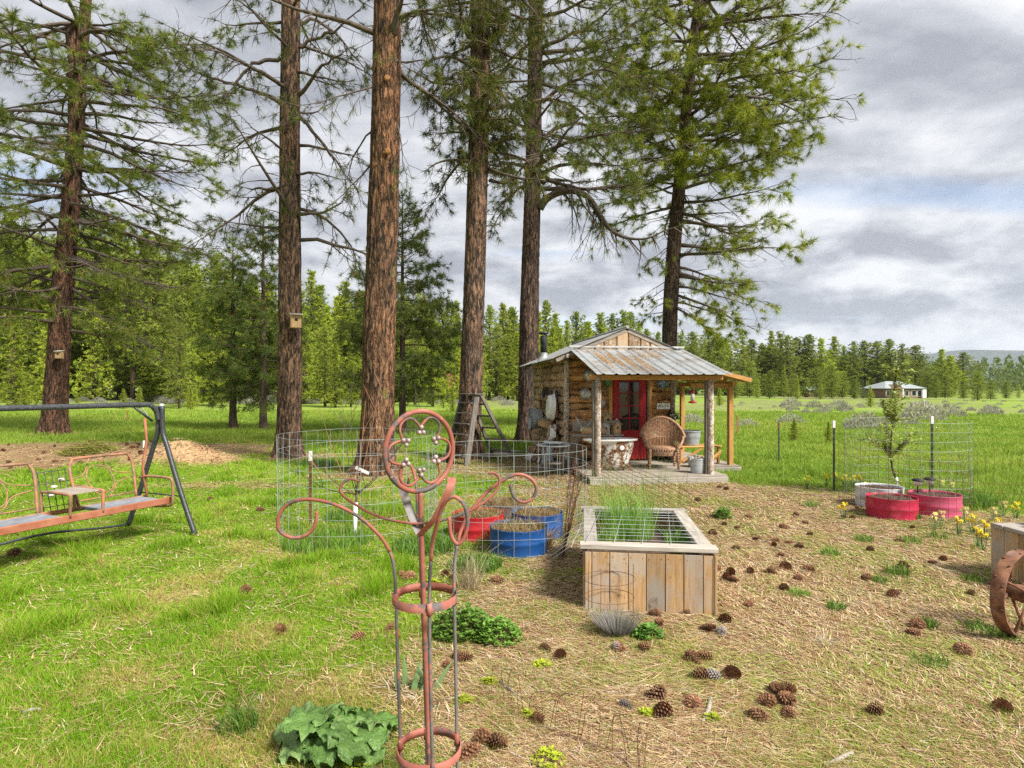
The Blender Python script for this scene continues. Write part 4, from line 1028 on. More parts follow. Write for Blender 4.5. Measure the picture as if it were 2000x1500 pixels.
# left wood: standing trunks of the near edge, then fill behind
for i, (x, yt, Y, k) in enumerate(sorted(((20, 420, 58, 'tall'), (60, 520, 66, 'full'), (185, 430, 64, 'mature'), (205, 470, 70, 'mature'), (235, 440, 66, 'mature'), (248, 480, 74, 'mature'), (258, 500, 62, 'tall'), (285, 455, 68, 'mature'), (293, 520, 80, 'tall'), (300, 470, 72, 'mature'), (160, 460, 72, 'tall'),
                     (364, 512, 62, 'tall'), (345, 560, 56, 'open'), (423, 500, 70, 'tall'), (440, 560, 72, 'full'), (400, 585, 66, 'full'), (483, 560, 75, 'full'), (609, 533, 66, 'full'), (625, 560, 74, 'tall'), (674, 553, 70, 'full'), (640, 600, 62, 'full'), (707, 570, 76, 'tall'), (655, 665, 50, 'full'), (685, 672, 52, 'full'),
                     (700, 620, 68, 'tall'), (820, 560, 74, 'open'), (875, 595, 82, 'tall'), (850, 630, 70, 'open'), (895, 620, 88, 'mature'), (956, 600, 84, 'tall'), (982, 595, 86, 'full'), (1001, 602, 88, 'tall'), (970, 640, 80, 'open'), (1067, 590, 95, 'tall'), (1050, 610, 92, 'full'), (1085, 615, 98, 'full'), (1125, 612, 102, 'tall'), (1108, 628, 96, 'full'),
                     (1150, 630, 108, 'full'), (1172, 614, 112, 'full'), (1197, 616, 112, 'tall'), (1217, 610, 112, 'tall'), (1232, 612, 114, 'tall'), (1248, 632, 118, 'full'), (1262, 645, 122, 'tall'), (1285, 650, 125, 'full'), (1180, 640, 104, 'full'), (1010, 650, 78, 'full'),
                     (95, 600, 46, 'full'), (30, 625, 44, 'full'), (595, 600, 58, 'full'), (635, 640, 52, 'open'), (810, 640, 58, 'open'), (845, 655, 54, 'full'), (480, 600, 60, 'tall'), (415, 620, 52, 'full'), (330, 600, 58, 'open'), (930, 640, 70, 'full'), (1080, 640, 80, 'full'), (350, 640, 47, 'open'), (375, 655, 50, 'full')))):
    bg(x, yt, Y, k, '%s pine of the front wood behind the lawn, counted from the left' % nth(i + 1), GL, rg.uniform(1.05, 1.4) if k == 'full' else rg.uniform(.95, 1.25))
for i in range(125):
    x = rg.uniform(-220, 1260); Y = rg.uniform(72, 150)
    yt = np.interp(x, [-220, 0, 400, 700, 1000, 1260], [420, 450, 520, 570, 600, 650]) + rg.uniform(0, 75)
    bg(x, yt, Y, rg.choice(['tall', 'full', 'mature', 'full', 'open']), 'pine standing deeper in the dense wood on the left', 'pines deep in the left wood', rg.uniform(.95, 1.45))
for i, x in enumerate(sorted(rg.choice([rg.uniform(-20, 80), rg.uniform(120, 420), rg.uniform(830, 1000)]) for _ in range(16))):
    Y = rg.uniform(40, 60)
    bg(x, 0, Y, 'full', '%s small bright seedling along the wood edge, counted from the left' % nth(i + 1), 'pine seedlings along the wood edge', 1.5, hfix=rg.uniform(.8, 2.0), name='pine_seedling')
for i in range(46):
    x = rg.uniform(-60, 900); Y = rg.uniform(60, 84)
    bg(x, np.interp(x, [0, 400, 900], [560, 600, 640]) + rg.uniform(0, 70), Y, rg.choice(['full', 'full', 'open', 'round']), 'light green young pine filling the edge of the left wood', 'young pines filling the wood edge', rg.uniform(1.1, 1.5))
# right-hand tree line beyond the meadow
GR = 'tall dark pines beyond the meadow'
for i, (x, yt) in enumerate(((1330, 652), (1352, 650), (1384, 641), (1401, 652), (1419, 666), (1450, 645), (1468, 664), (1488, 672), (1506, 648), (1524, 650), (1538, 657), (1555, 661), (1580, 655), (1604, 662), (1629, 659), (1648, 676), (1667, 669), (1688, 668), (1713, 668), (1737, 664), (1762, 673), (1788, 676), (1839, 683), (1856, 695), (1881, 690))):
    bg(x, yt, rg.uniform(165, 190), rg.choice(['tall', 'full', 'mature', 'open']), '%s tall pine of the meadow tree line, counted from the cabin' % nth(i + 1), GR, rg.uniform(1.35, 2.0))
for i in range(70):
    x = rg.uniform(1300, 1860); bg(x, np.interp(x, [1300, 1860], [664, 698]) + 50 * rg.random() ** 1.5, rg.uniform(190, 235), rg.choice(['tall', 'full', 'mature', 'open']), 'dark pine standing behind the meadow tree line', 'pines behind the meadow tree line', rg.uniform(1.3, 2.1))
GM = 'rounded pines at the meadow edge'
for i, (x, yt, Y, k) in enumerate(sorted(((1464, 708, 140, 'round'), (1503, 725, 122, 'round'), (1531, 715, 140, 'full'), (1557, 736, 118, 'full'), (1603, 744, 116, 'full'), (1594, 718, 142, 'round'), (1625, 714, 130, 'round'), (1645, 730, 140, 'round'), (1669, 741, 126, 'round'), (1480, 738, 128, 'full'), (1435, 728, 118, 'round'), (1811, 729, 160, 'round'),
                     (1846, 714, 158, 'round'), (1828, 735, 150, 'round'), (1882, 742, 140, 'round'), (1909, 728, 118, 'round'), (1935, 742, 128, 'round'), (1965, 745, 150, 'round'), (1990, 750, 160, 'full'), (1800, 740, 170, 'round'), (1545, 740, 150, 'round'), (1575, 738, 150, 'round')))):
    bg(x, yt, Y, k, '%s low rounded pine along the far meadow edge, counted from the left' % nth(i + 1), GM, 1.15)
bg(1685, 742, 136, 'spruce', 'dark bluish spruce beside the far house', None, 1.1, name='spruce_tree')
for (x, y, hh, lab) in ((1551, 862, .75, 'small meadow sapling right of the lone steel post'), (1618, 868, .7, 'small meadow sapling left of the fruit tree cage'), (1700, 790, 2.2, 'pine sapling left of the fruit tree top'), (1405, 790, 2.0, 'pine sapling seen above the lean-to beam')):
    q = G(x, y); bg(x, 0, q.y, 'full', lab, 'saplings in the meadow', 1.6, hfix=hh, name='pine_sapling')
# far wooded slope on the right, one unbroken mass
V = []; C_ = []
for i in range(900):
    X = rg.uniform(250, 640); Y = rg.uniform(290, 420); z0 = gzf(X, Y); hh = rg.uniform(11, 20) + (X - 250) * .018
    n = 60; t = NR.uniform(0, 1, n); a = NR.uniform(0, 6.28, n); r_ = (1 - t) ** .8 * hh * .17
    p = np.stack([X + np.cos(a) * r_, Y + np.sin(a) * r_, z0 + hh * (.08 + .92 * t)], -1)
    q1 = p + NR.normal(0, 1, (n, 3)) * hh * .03; q2 = p + NR.normal(0, 1, (n, 3)) * hh * .03; q3 = p + np.array([0, 0, hh * .07])
    V.append(np.stack([q1, q2, q3], 1).reshape(-1, 3)); C_.append(lerp3((0.03, 0.06, 0.022), (0.085, 0.12, 0.04), np.repeat(NR.uniform(0, 1, n), 3)))
V = np.vstack(V); fw = link('distant_forest', np_mesh('distant_forest', V, np.arange(len(V)).reshape(-1, 3), M['needle'], np.vstack(C_)))
tagp(fw, 'distant pine forest reading as one mass below the hills', 'forest', None, 'stuff')
# ------------------------------------------------------------------ cabin
CA, SA = math.cos(CAB_A), math.sin(CAB_A)
def C(u, v, z=0.0): return Vector((CAB_O[0] + CA * u - SA * v, CAB_O[1] + SA * u + CA * v, z))
def cu(px, v=0.0):
    """u on the plane v = const that shows at picture column px"""
    k = (px - 1000) / F
    ox = CAB_O[0] - SA * v; oy = CAB_O[1] + CA * v
    return (k * oy - ox) / (CA - k * SA)
def czp(py, u, v): return H - (py - HY) * C(u, v).y / F
cabin = thing('cabin', 'small rustic cabin of bark slabs with grey metal roofs and a porch', 'cabin', (CAB_O[0], CAB_O[1], 0), CAB_A)
W, DEP = 2.44, 4.2
ZW, ZR = 2.53, 3.03
FLOOR = 0.14
sl = (ZR - ZW) / (W / 2)
rg = random.Random(77)
def slab(L, hh, th, seed, axis):
    """half-round bark slab: wavy edges, bulging face; length along x, face towards -y (front) """
    r2 = random.Random(seed); mb = MB(); n = max(6, int(L / .07)); rows = []
    for i in range(n + 1):
        x = L * i / n; w = .012 * math.sin(x * 7 + seed) + r2.uniform(-.008, .008); k = r2.uniform(.86, 1.08)
        row = []
        for (fy, fz) in ((0, -.5), (.55, -.46), (.9, -.28), (1, 0), (.9, .28), (.55, .46), (0, .5)):
            row.append((x, -th * fy * k + r2.uniform(-.006, .006) - .004, hh * fz * (1 + .1 * math.sin(x * 5 + seed * 2)) + w))
        rows.append(row)
    mb.sheet([[Vector(p) for p in r] for r in rows], smooth=False)
    mb.add([rows[0][k] for k in range(7)], [list(range(7))]); mb.add([rows[-1][k] for k in range(7)], [list(range(6, -1, -1))])
    return mb
# solid walls behind the slabs
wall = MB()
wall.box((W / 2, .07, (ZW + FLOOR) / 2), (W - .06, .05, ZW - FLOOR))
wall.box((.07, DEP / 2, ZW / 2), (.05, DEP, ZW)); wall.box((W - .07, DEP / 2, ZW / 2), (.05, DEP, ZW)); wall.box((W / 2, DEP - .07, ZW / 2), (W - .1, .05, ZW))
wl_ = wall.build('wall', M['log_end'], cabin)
DU0, DU1 = 1.04, 1.83
DT = 1.96
# front wall courses left and right of the door
for (a, b2) in ((.06, DU0 - .10), (DU1 + .10, W - .05)):
    z = .20; i = 0
    while z < ZW - .05:
        hh = rg.uniform(.13, .20)
        slab(b2 - a, hh, rg.uniform(.045, .075), rg.randint(0, 9999), 0).build('slab', M['slab_x'], wl_, loc=(a, .045, z + hh / 2)); z += hh * .97
z = DT + .10
while z < ZW:
    slab(DU1 - DU0 + .2, .14, .05, rg.randint(0, 9999), 0).build('slab', M['slab_x'], wl_, loc=(DU0 - .1, .045, z + .07)); z += .137
# left side wall, shorter rounder slabs
z = .06
while z < ZW - .12:
    hh = rg.uniform(.15, .23); y = .08
    while y < DEP - .15:
        L = min(rg.uniform(.35, 1.1), DEP - .1 - y)
        if not (1.2 < y + L and y < 1.75 and .95 < z + hh and z < 1.75):
            slab(L, hh, rg.uniform(.07, .13), rg.randint(0, 9999), 1).build('slab', M['slab_y'], wl_, loc=(.045, y + L, z + hh / 2), rot=(0, 0, -math.pi / 2))
        y += L + .012
    z += hh * .98
# right side wall
z = .06
while z < ZW - .15:
    hh = rg.uniform(.17, .23)
    slab(DEP - .1, hh, .08, rg.randint(0, 9999), 1).build('slab', M['slab_y'], wl_, loc=(W - .045, .05, z + hh / 2), rot=(0, 0, math.pi / 2)); z += hh * .98
# small window in the left wall
wnd = MB().box((.03, 1.48, 1.35), (.02, .40, .66)).build('window', M['glass'], cabin)
fr = MB()
for (c_, s_) in (((-.02, 1.27, 1.35), (.07, .05, .78)), ((-.02, 1.69, 1.35), (.07, .05, .78)), ((-.02, 1.48, 1.72), (.07, .37, .05)), ((-.03, 1.48, .99), (.11, .37, .05))): fr.cham(c_, s_, .006)
fr.build('window_frame', M['grey_wood_z'], wnd)
MB().box((.015, 1.48, 1.35), (.02, .37, .025)).build('glazing_bar', M['grey_wood_z'], wnd)
# corner logs
for (u, v, r) in ((.0, .0, .062), (W, .0, .055), (0, DEP, .06)):
    pts = [(u + rg.uniform(-.006, .006), v + rg.uniform(-.006, .006), zz) for zz in np.linspace(0, ZW - .06, 12)]
    MB().tube(pts, [r * rg.uniform(.93, 1.08) for _ in pts], 12).build('corner_post', M['log_post'], cabin)
# door
door = MB().box(((DU0 + DU1) / 2, .015, (FLOOR + .02 + DT) / 2), (DU1 - DU0 - .02, .04, DT - FLOOR - .02)).build('door', M['red_door'], cabin)
gx0, gx1 = cu(1208), cu(1249)
gz0, gz1 = czp(841, 1.4, 0), DT - .05
stl = MB()
stl.cham(((DU0 + gx0) / 2, -.012, (FLOOR + DT) / 2 + .01), (gx0 - DU0 - .02, .016, DT - FLOOR - .03), .004)
stl.cham(((DU1 + gx1) / 2, -.012, (FLOOR + DT) / 2 + .01), (DU1 - gx1 - .02, .016, DT - FLOOR - .03), .004)
stl.build('stile', M['red_door'], door)
MB().box(((gx0 + gx1) / 2, -.012, (FLOOR + .02 + gz0) / 2), (gx1 - gx0 - .004, .014, gz0 - FLOOR - .03)).build('lower_panel', M['red_door'], door)
cw = (gx1 - gx0) / 2; chh = (gz1 - gz0) / 4
for i in range(2):
    for k in range(4):
        MB().box((gx0 + cw * (i + .5), -.009, gz0 + chh * (k + .5)), (cw - .02, .006, chh - .02)).build('pane', M['glass'], door)
mun = MB()
for k in range(5): mun.cham(((gx0 + gx1) / 2, -.016, gz0 + chh * k), (gx1 - gx0, .018, .022), .004)
for i in range(3): mun.cham((gx0 + cw * i, -.0175, (gz0 + gz1) / 2), (.022, .018, gz1 - gz0 + .02), .004)
mun.build('muntin', M['red_door'], door)
hd = MB().lathe([(.012, 0), (.012, .03), (.026, .04), (.028, .058), (.016, .07)], 12, (DU0 + .075, -.02, 1.06), rot3(D(90)), capt=True)
hd.build('knob', M['tin'], door)
orn = MB()
for k in range(5):
    a = k * 2 * math.pi / 5 + .3; orn.ball(((gx0 + gx1) / 2 + .03 * math.cos(a), -.034, 1.66 + .03 * math.sin(a)), .016, 8)
orn.tube([((gx0 + gx1) / 2, -.036, 1.63), ((gx0 + gx1) / 2 - .03, -.036, 1.54), ((gx0 + gx1) / 2 - .07, -.036, 1.47)], .006, 5)
orn.tube([((gx0 + gx1) / 2, -.036, 1.63), ((gx0 + gx1) / 2 + .03, -.036, 1.53), ((gx0 + gx1) / 2 + .06, -.036, 1.46)], .006, 5)
orn.build('door_ornament', M['primer'], door)
jm = M['new_wood_z']
MB().cham((DU0 - .052, -.012, (FLOOR + DT) / 2 + .02), (.085, .075, DT - FLOOR + .06), .008).build('door_jamb', jm, cabin)
MB().cham((DU1 + .022, -.012, (FLOOR + DT) / 2 + .02), (.035, .075, DT - FLOOR + .06), .006).build('door_jamb', M['grey_wood_z'], cabin)
MB().cham((DU1 + .075, -.014, (FLOOR + DT) / 2 + .02), (.065, .06, DT - FLOOR + .06), .008).build('door_jamb', jm, cabin)
MB().cham(((DU0 + DU1) / 2, -.016, DT + .045), (DU1 - DU0 + .24, .08, .07), .008).build('door_head', M['new_wood_x'], cabin)
# deck
deck = MB().box((1.2, -1.2, .05), (2.45, 2.25, .05)).build('deck', M['log_end'], cabin)
nb = 15
for i in range(nb):
    v0 = -2.36 + i * .1535
    MB().cham((1.20 + rg.uniform(-.01, .01), v0 + .075, FLOOR - .019), (2.62 + rg.uniform(-.02, .02), .147, .038), .005, j=.002).build('deck_board', M['grey_wood_x'], deck)
for i in range(17):
    v0 = -1.08 + i * .1535
    MB().cham((2.99 + rg.uniform(-.01, .01), v0 + .075, FLOOR - .021), (.93, .147, .036), .005, j=.002).build('deck_board', M['grey_wood_x'], deck)
MB().cham((1.2, -2.385, .055), (2.62, .045, .11), .008).build('deck_fascia', M['bed_x'], deck)
MB().cham((2.99, -1.11, .052), (.93, .045, .10), .008).build('deck_fascia', M['bed_x'], deck)
MB().cham((3.47, .14, .052), (.04, 2.48, .10), .008).build('deck_fascia', M['bed_x'], deck)
# porch posts: round barked logs with a flat grey back
for (u, v) in ((.07, -2.26), (2.25, -2.24)):
    pts = [(u + rg.uniform(-.004, .004), v + rg.uniform(-.004, .004), zz) for zz in np.linspace(-.03, 1.95, 14)]
    po = MB().tube(pts, [.055 * rg.uniform(.92, 1.08) for _ in pts], 14).build('porch_post', M['log_post'], cabin)
    MB().cham((u - .074, v + .045, .96), (.042, .08, 1.96), .006).build('flat_side', M['grey_wood_z'], po)
bm = MB().cham((1.19, -2.25, 1.945), (2.55, .09, .09), .008).build('porch_beam', M['new_wood_x'], cabin)
# lean-to on the right
for (u, v, zt) in ((3.30, -.98, 1.80), (3.30, 1.45, 1.80)):
    MB().cham((u, v, zt / 2), (.10, .10, zt), .007).build('lean_to_post', M['new_wood_z'], cabin)
MB().cham((3.30, .25, 1.84), (.08, 2.85, .10), .008).build('lean_to_beam', M['new_wood_x'], cabin)
MB().cham((2.88, -.99, 1.80), (.94, .06, .10), .008).build('lean_to_beam', M['new_wood_x'], cabin)
for v in (-1.16, -.4, .4, 1.2):
    MB().bar((2.40, v, 2.19), (3.52, v, 1.91), .045, .09, b=.006).build('rafter', M['new_wood_x'], cabin)

def corrugated(p00, p10, p01, p11, n, period, amp, thick=.004, dip=None):
    """sheet from the top edge p00-p10 to the bottom edge p01-p11, ribs running down; n steps across"""
    p00, p10, p01, p11 = map(Vector, (p00, p10, p01, p11)); rows = []
    nrm = (p10 - p00).cross(p01 - p00).normalized()
    if nrm.z < 0: nrm = -nrm
    Wd = (p10 - p00).length
    for s in (0, .25, .5, .75, 1):
        row = []
        for i in range(n + 1):
            t = i / n; x = t * Wd; ph = (x / period) % 1.0
            a = amp * max(0, 1 - abs(ph - .5) / .17) if period > .1 else amp * math.cos(2 * math.pi * ph)
            row.append(p00.lerp(p10, t).lerp(p01.lerp(p11, t), s) + nrm * a)
        rows.append(row)
    return MB().sheet(rows, nrm * -thick, smooth=False)
# porch roof in four sheets, each lapped over the next
PR_T, PR_B = 2.585, 1.995
edges = [-.03, .60, 1.22, 1.84, 2.50]
for i in range(4):
    a, b2 = edges[i], edges[i + 1] + .02
    dz = .004 * (i % 2)
    corrugated((a, -.42, PR_T + dz), (b2, -.42, PR_T + dz), (a, -2.56, PR_B + dz), (b2, -2.56, PR_B + dz), 40, .235, .026).build('porch_roof_sheet', M['roof'], cabin)
MB().cham((1.22, -.46, 2.628), (2.55, .07, .045), .01).build('roof_flashing', M['tin'], cabin)
# drifts of needles lying in the roof's pans
nv = []; ncol = []
for i in range(2600):
    k = rg.choice([0, 0, 0, 1, 1, 1, 2, 2, 3, 3, 4, 5]); u = .42 + k * .235 + rg.gauss(0, .045); t = min(.95, max(.08, rg.gauss(.42 + .05 * k, .16)))
    if k > 3: t = min(.9, max(.1, rg.gauss(.3, .08)))
    vv = -.42 - 2.14 * t; zz = PR_T + (PR_B - PR_T) * t + .008
    a = rg.gauss(1.4, .5); L = rg.uniform(.05, .12); q = rg.uniform(0, .014)
    nv += [(u - .004, vv, zz + q), (u + .004, vv, zz + q), (u + math.cos(a) * L, vv - math.sin(a) * L, zz + q - math.sin(a) * L * .276)]
    c_ = rg.choice([(0.30, 0.19, 0.09), (0.22, 0.12, 0.05), (0.40, 0.27, 0.13)]); ncol += [c_] * 3
dr_ = link('needle_drift', np_mesh('needle_drift', np.array(nv), np.arange(len(nv)).reshape(-1, 3), M['litter'], np.array(ncol)), cabin); dr_['kind'] = 'stuff'
# main roof
EV, V0, V1 = 1.60, -.52, DEP + .35
zc_ = W / 2; ZE = ZR - sl * EV
for sg in (-1, 1):
    for k in range(5):
        a = V0 + (V1 - V0) * k / 5; b2 = V0 + (V1 - V0) * (k + 1) / 5 + .015; dz = .004 * (k % 2) + .012
        corrugated((zc_, a, ZR + dz), (zc_, b2, ZR + dz), (zc_ + sg * EV, a, ZE + dz), (zc_ + sg * EV, b2, ZE + dz), 90, .072, .010).build('roof_sheet', M['roof'], cabin)
    for v in (V0 + .05, .05, DEP - .05):
        MB().bar((zc_ + sg * .02, v, ZR - .05), (zc_ + sg * (EV - .05), v, ZE - .04), .045, .075, b=.006).build('rafter', M['grey_wood_x'], cabin)
    MB().cham((zc_ + sg * (EV - .28), 1.7, ZE + .055), (.06, 4.55, .08), .006).build('purlin', M['bed_y'], cabin)
MB().tube([(zc_, V0, ZR + .03), (zc_, V1, ZR + .03)], .035, 10).build('ridge_cap', M['roof'], cabin)
# gable of upright bark slabs
u = .02
while u < W:
    w = rg.uniform(.17, .30)
    if abs(u + w / 2 - zc_ + .06) < .13: mt, w = M['bed_z'], .26
    else: mt = M['slab_z']
    w = min(w, W - u + .02)
    um = u + w / 2
    def roofz(q): return ZR - .035 - sl * abs(q - zc_)
    zl, zr_ = roofz(u + .004), roofz(u + w - .004); zb = 2.50
    peak = roofz(zc_) if u < zc_ < u + w else None
    if min(zl, zr_) > zb + .02:
        t = .05 if mt is M['bed_z'] else rg.uniform(.05, .075); f0 = V0 + .03 + rg.uniform(0, .012)
        prof = [(u + .004, zb), (u + w - .004, zb), (u + w - .004, zr_)] + ([(zc_, peak)] if peak else []) + [(u + .004, zl)]
        n_ = len(prof); mb = MB()
        cx_ = sum(q[0] for q in prof) / n_; cz_ = sum(q[1] for q in prof) / n_
        ins = [(cx_ + (q[0] - cx_) * .82, cz_ + (q[1] - cz_) * .94) for q in prof]
        mb.add([(q[0], f0 + t, q[1]) for q in prof] + [(q[0], f0 + t * .45, q[1]) for q in prof] + [(q[0], f0, q[1]) for q in ins],
               [list(range(n_ - 1, -1, -1))] + [[i, (i + 1) % n_, n_ + (i + 1) % n_, n_ + i] for i in range(n_)] + [[n_ + i, n_ + (i + 1) % n_, 2 * n_ + (i + 1) % n_, 2 * n_ + i] for i in range(n_)] + [list(range(2 * n_, 3 * n_))])
        mb.build('gable_board', mt, cabin)
    u += w
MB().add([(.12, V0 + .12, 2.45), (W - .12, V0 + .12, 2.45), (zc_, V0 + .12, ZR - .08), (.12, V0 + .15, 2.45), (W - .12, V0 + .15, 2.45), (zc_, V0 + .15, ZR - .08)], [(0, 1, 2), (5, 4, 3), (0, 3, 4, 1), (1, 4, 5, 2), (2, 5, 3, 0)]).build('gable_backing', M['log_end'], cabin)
# lean-to roof
for k in range(3):
    a = -1.34 + k * 1.03; b2 = a + 1.045; dz = .004 * (k % 2)
    corrugated((2.40, a, 2.245 + dz), (2.40, b2, 2.245 + dz), (3.60, a, 1.95 + dz), (3.60, b2, 1.95 + dz), 90, .072, .009).build('lean_to_roof_sheet', M['roof'], cabin)
MB().bar((2.50, -1.335, 2.165), (3.57, -1.335, 1.905), .04, .085, b=.006).build('lean_to_fascia', M['new_wood_x'], cabin)
# stovepipe
sp = MB(); pu, pv = -.10, 2.2
zb = ZR - sl * abs(pu - zc_)
sp.lathe([(.085, 0), (.085, .62)], 18, (pu, pv, zb - .05))
spo = sp.build('stovepipe', M['stovepipe'], cabin)
MB().lathe([(.17, 0), (.14, .05), (.10, .12), (.094, .2)], 18, (pu, pv, zb - .03), capb=False).build('flashing_cone', M['roof'], spo)
MB().lathe([(.088, 0), (.088, .10)], 18, (pu, pv, zb + .50), capb=False).lathe([(.06, 0), (.14, .03), (.13, .06), (.02, .085)], 18, (pu, pv, zb + .63)).build('chimney_cap', M['stovepipe'], spo)
# footing blocks and skirting below the deck
for (u, v) in ((.12, -2.30), (2.28, -2.28)):
    MB().cham((u, v, .0), (.16, .14, .2), .01, j=.006).build('footing_block', M['rust'], cabin)

# ------------------------------------------------------------------ things on and around the porch
def pan(name, label, u, v, z, r, mat, deep=.05, cat='pan', rot=0.0, n=28, oval=1.0, handle=False, normal=-1, rz=0.0):
    """round or oval dish hung on the wall, bottom outwards"""
    t = thing(name, label, cat, C(u, v, z), CAB_A + rz)
    mb = MB(); rr = rot3(D(90), rot, 0)
    mb.lathe([(r, 0), (r * 1.0, .008), (r * .93, .02), (r * .86, deep * .8), (r * .74, deep), (r * .3, deep + .006), (.004, deep + .007)], n, (0, 0, 0), rr, sy=1.0, sx=1.0, capb=False)
    mb.lathe([(r, -.001), (r * .9, -.002), (.004, -.003)], n, (0, 0, 0), rr, capb=False)
    if oval != 1.0:
        for q in mb.v: q.z *= oval
    mb.build('bowl', mat, t)
    MB().tube([(rr @ Vector((r * math.cos(a) * 1.0, r * math.sin(a), .004))) * 1.0 if oval == 1.0 else Vector((r * math.cos(a), -.004, r * math.sin(a) * oval)) for a in np.linspace(0, 2 * math.pi, 33)[:-1]], .006, 6, True).build('rim', mat, t)
    return t
pan('metal_pan', 'round silver colander on the slab wall left of the door', cu(1142), -.06, czp(770, .4, 0), .128, M['tin'], .07)
pan('metal_pan', 'dull round tin pan high under the porch roof beside the left post', cu(1150), -.06, czp(734, .5, 0), .12, M['tin'], .05)
pan('metal_pan', 'pale round pan half hidden by the left porch post', cu(1171), -.07, czp(787, .6, 0), .105, M['galv'], .04)
pan('enamel_basin', 'speckled dark blue enamel basin right of the red door', cu(1293), -.07, czp(749, 2, 0), .135, M['enamel_blue'], .06, 'basin')
# green bottle chime
t = thing('bottle_chime', 'hanging green glass bottle chime left of the red door', 'chime', C(cu(1185), -.10, czp(735, .9, 0)), CAB_A)
MB().tube([(0, 0, 0), (0, 0, .06)], .003, 4).build('cord', M['black'], t)
MB().lathe([(.02, 0), (.06, -.02), (.075, -.09), (.07, -.18), (.03, -.23), (.004, -.24)], 16, (0, 0, 0), capb=False).build('bottle', M['green_glass'], t)
MB().lathe([(.012, -.25), (.022, -.28), (.004, -.33)], 10).build('drop', M['green_glass'], t)
# sign with a little faded lettering
su, szz = cu(1293), czp(793, 2.1, 0)
t = thing('sign', 'small white board sign with faint dark lettering on the slab wall', 'sign', C(su, -.085, szz), CAB_A)
MB().cham((0, 0, 0), (.30, .018, .135), .004).build('board', M['white'], t)
lt = MB()
for k, (dx, dz, w, hh) in enumerate(((-.11, .0, .018, .05), (-.08, .01, .03, .012), (-.08, -.012, .02, .012), (-.035, .006, .014, .04), (-.01, -.01, .025, .014), (.03, .0, .014, .046), (.055, .012, .026, .012), (.09, -.004, .018, .034), (.115, .012, .014, .016))):
    lt.box((dx, -.011, dz), (w, .003, hh), rot3(0, rg.uniform(-.3, .3), 0))
lt.build('lettering', M['drum_dark'], t)
# dried bunch with antler-like twigs beside the sign
t = thing('dried_bunch', 'dark bunch of dried twigs and feathers hung above the wicker chair', 'decoration', C(cu(1310), -.14, czp(812, 2.2, 0)), CAB_A)
mb = MB()
for i in range(60):
    a = rg.uniform(0, 6.28); q = Vector((math.cos(a), rg.uniform(-.5, .2), math.sin(a) * .6)).normalized()
    p0 = Vector((rg.gauss(0, .06), rg.gauss(0, .02), rg.gauss(0, .04)))
    mb.tube(wander(p0, q, rg.uniform(.05, .13), 3, .03, .2, 0, rg), [.011, .010, .006, .002], 4)
mb.build('twigs', M['black'], t)
mb = MB()
for i in range(12): mb.tube(wander(Vector((rg.gauss(-.02, .04), -.05, rg.gauss(0, .03))), Vector((rg.uniform(-1, 1), -.5, rg.uniform(-.6, .4))), .09, 3, .02, .2, 0, rg), [.012, .012, .008, .002], 4)
mb.build('pale_twigs', M['bone'], t)

def tub_prof(r, hgt, taper=.84, bead=True):
    p = [(r * taper * .98, .0), (r * taper, .012)]
    for i in range(1, 10):
        f = i / 10; rr = r * (taper + (1 - taper) * f)
        if bead and i in (3, 6, 7): rr *= 1.018
        p.append((rr, hgt * f))
    p += [(r, hgt), (r * 1.03, hgt + .006), (r * 1.03, hgt + .016), (r * .985, hgt + .018), (r * .965, hgt - .01), (r * taper * .97, .02), (.01, .018)]
    return p
def bucket(name, label, loc, r, hgt, mat, rz=0.0, rot=None, cat='bucket', taper=.84, handle=True):
    t = thing(name, label, cat, loc, rz)
    MB().lathe(tub_prof(r, hgt, taper), 28, (0, 0, 0), rot).build('body', mat, t)
    if handle:
        pts = [Vector((r * 1.03 * math.cos(a), -.02 - r * .55 * math.sin(a), hgt - .02 - r * .35 * math.sin(a))) for a in np.linspace(0, math.pi, 13)]
        if rot is not None: pts = [rot @ p for p in pts]
        MB().tube(pts, .004, 5).build('handle', M['rust_wire'], t)
        for s in (-1, 1):
            e = MB().box((s * r * 1.03, 0, hgt - .02), (.012, .05, .05))
            if rot is not None: e.v = [rot @ q for q in e.v]
            e.build('handle_ear', mat, t)
    return t
# wash tub and enamel basins on the left side wall
bucket('wash_tub', 'grey galvanised wash tub hung sideways on the left cabin wall', C(-.10, 2.55, czp(818, 0, 2.5)), .285, .30, M['galv'], CAB_A, rot3(0, D(-90), 0), 'tub', .86)
def oval_dish(label, u, v, z, a, b, deep, mat, tilt):
    t = thing('enamel_dishpan', label, 'dishpan', C(u, v, z), CAB_A)
    mb = MB(); prof = [(1, 0), (1.03, .005), (1.0, .012), (.93, deep * .5), (.84, deep), (.5, deep + .004), (.01, deep + .005)]
    rr = rot3(0, D(-90), 0) 
    n = 30; vs = []
    for (k, h_) in prof:
        for i in range(n):
            an = 2 * math.pi * i / n
            q = Vector((-h_, a * k * math.cos(an), b * k * math.sin(an))); q = rot3(0, tilt, 0) @ q; vs.append(q)
    fs = [(i * n + k, (i + 1) * n + k, (i + 1) * n + (k + 1) % n, i * n + (k + 1) % n) for i in range(len(prof) - 1) for k in range(n)]
    mb.add(vs, fs, True)
    mb.build('bowl', mat, t)
    MB().tube([rot3(0, tilt, 0) @ Vector((0, a * 1.02 * math.cos(q), b * 1.02 * math.sin(q))) for q in np.linspace(0, 6.283, 31)[:-1]], .008, 6, True).build('rim', M['black'] if mat is M['enamel_rust'] else mat, t)
    return t
oval_dish('tall oval white enamel dishpan hung beside the side window', -.15, .70, czp(795, 0, .8), .26, .31, .14, M['enamel'], D(4))
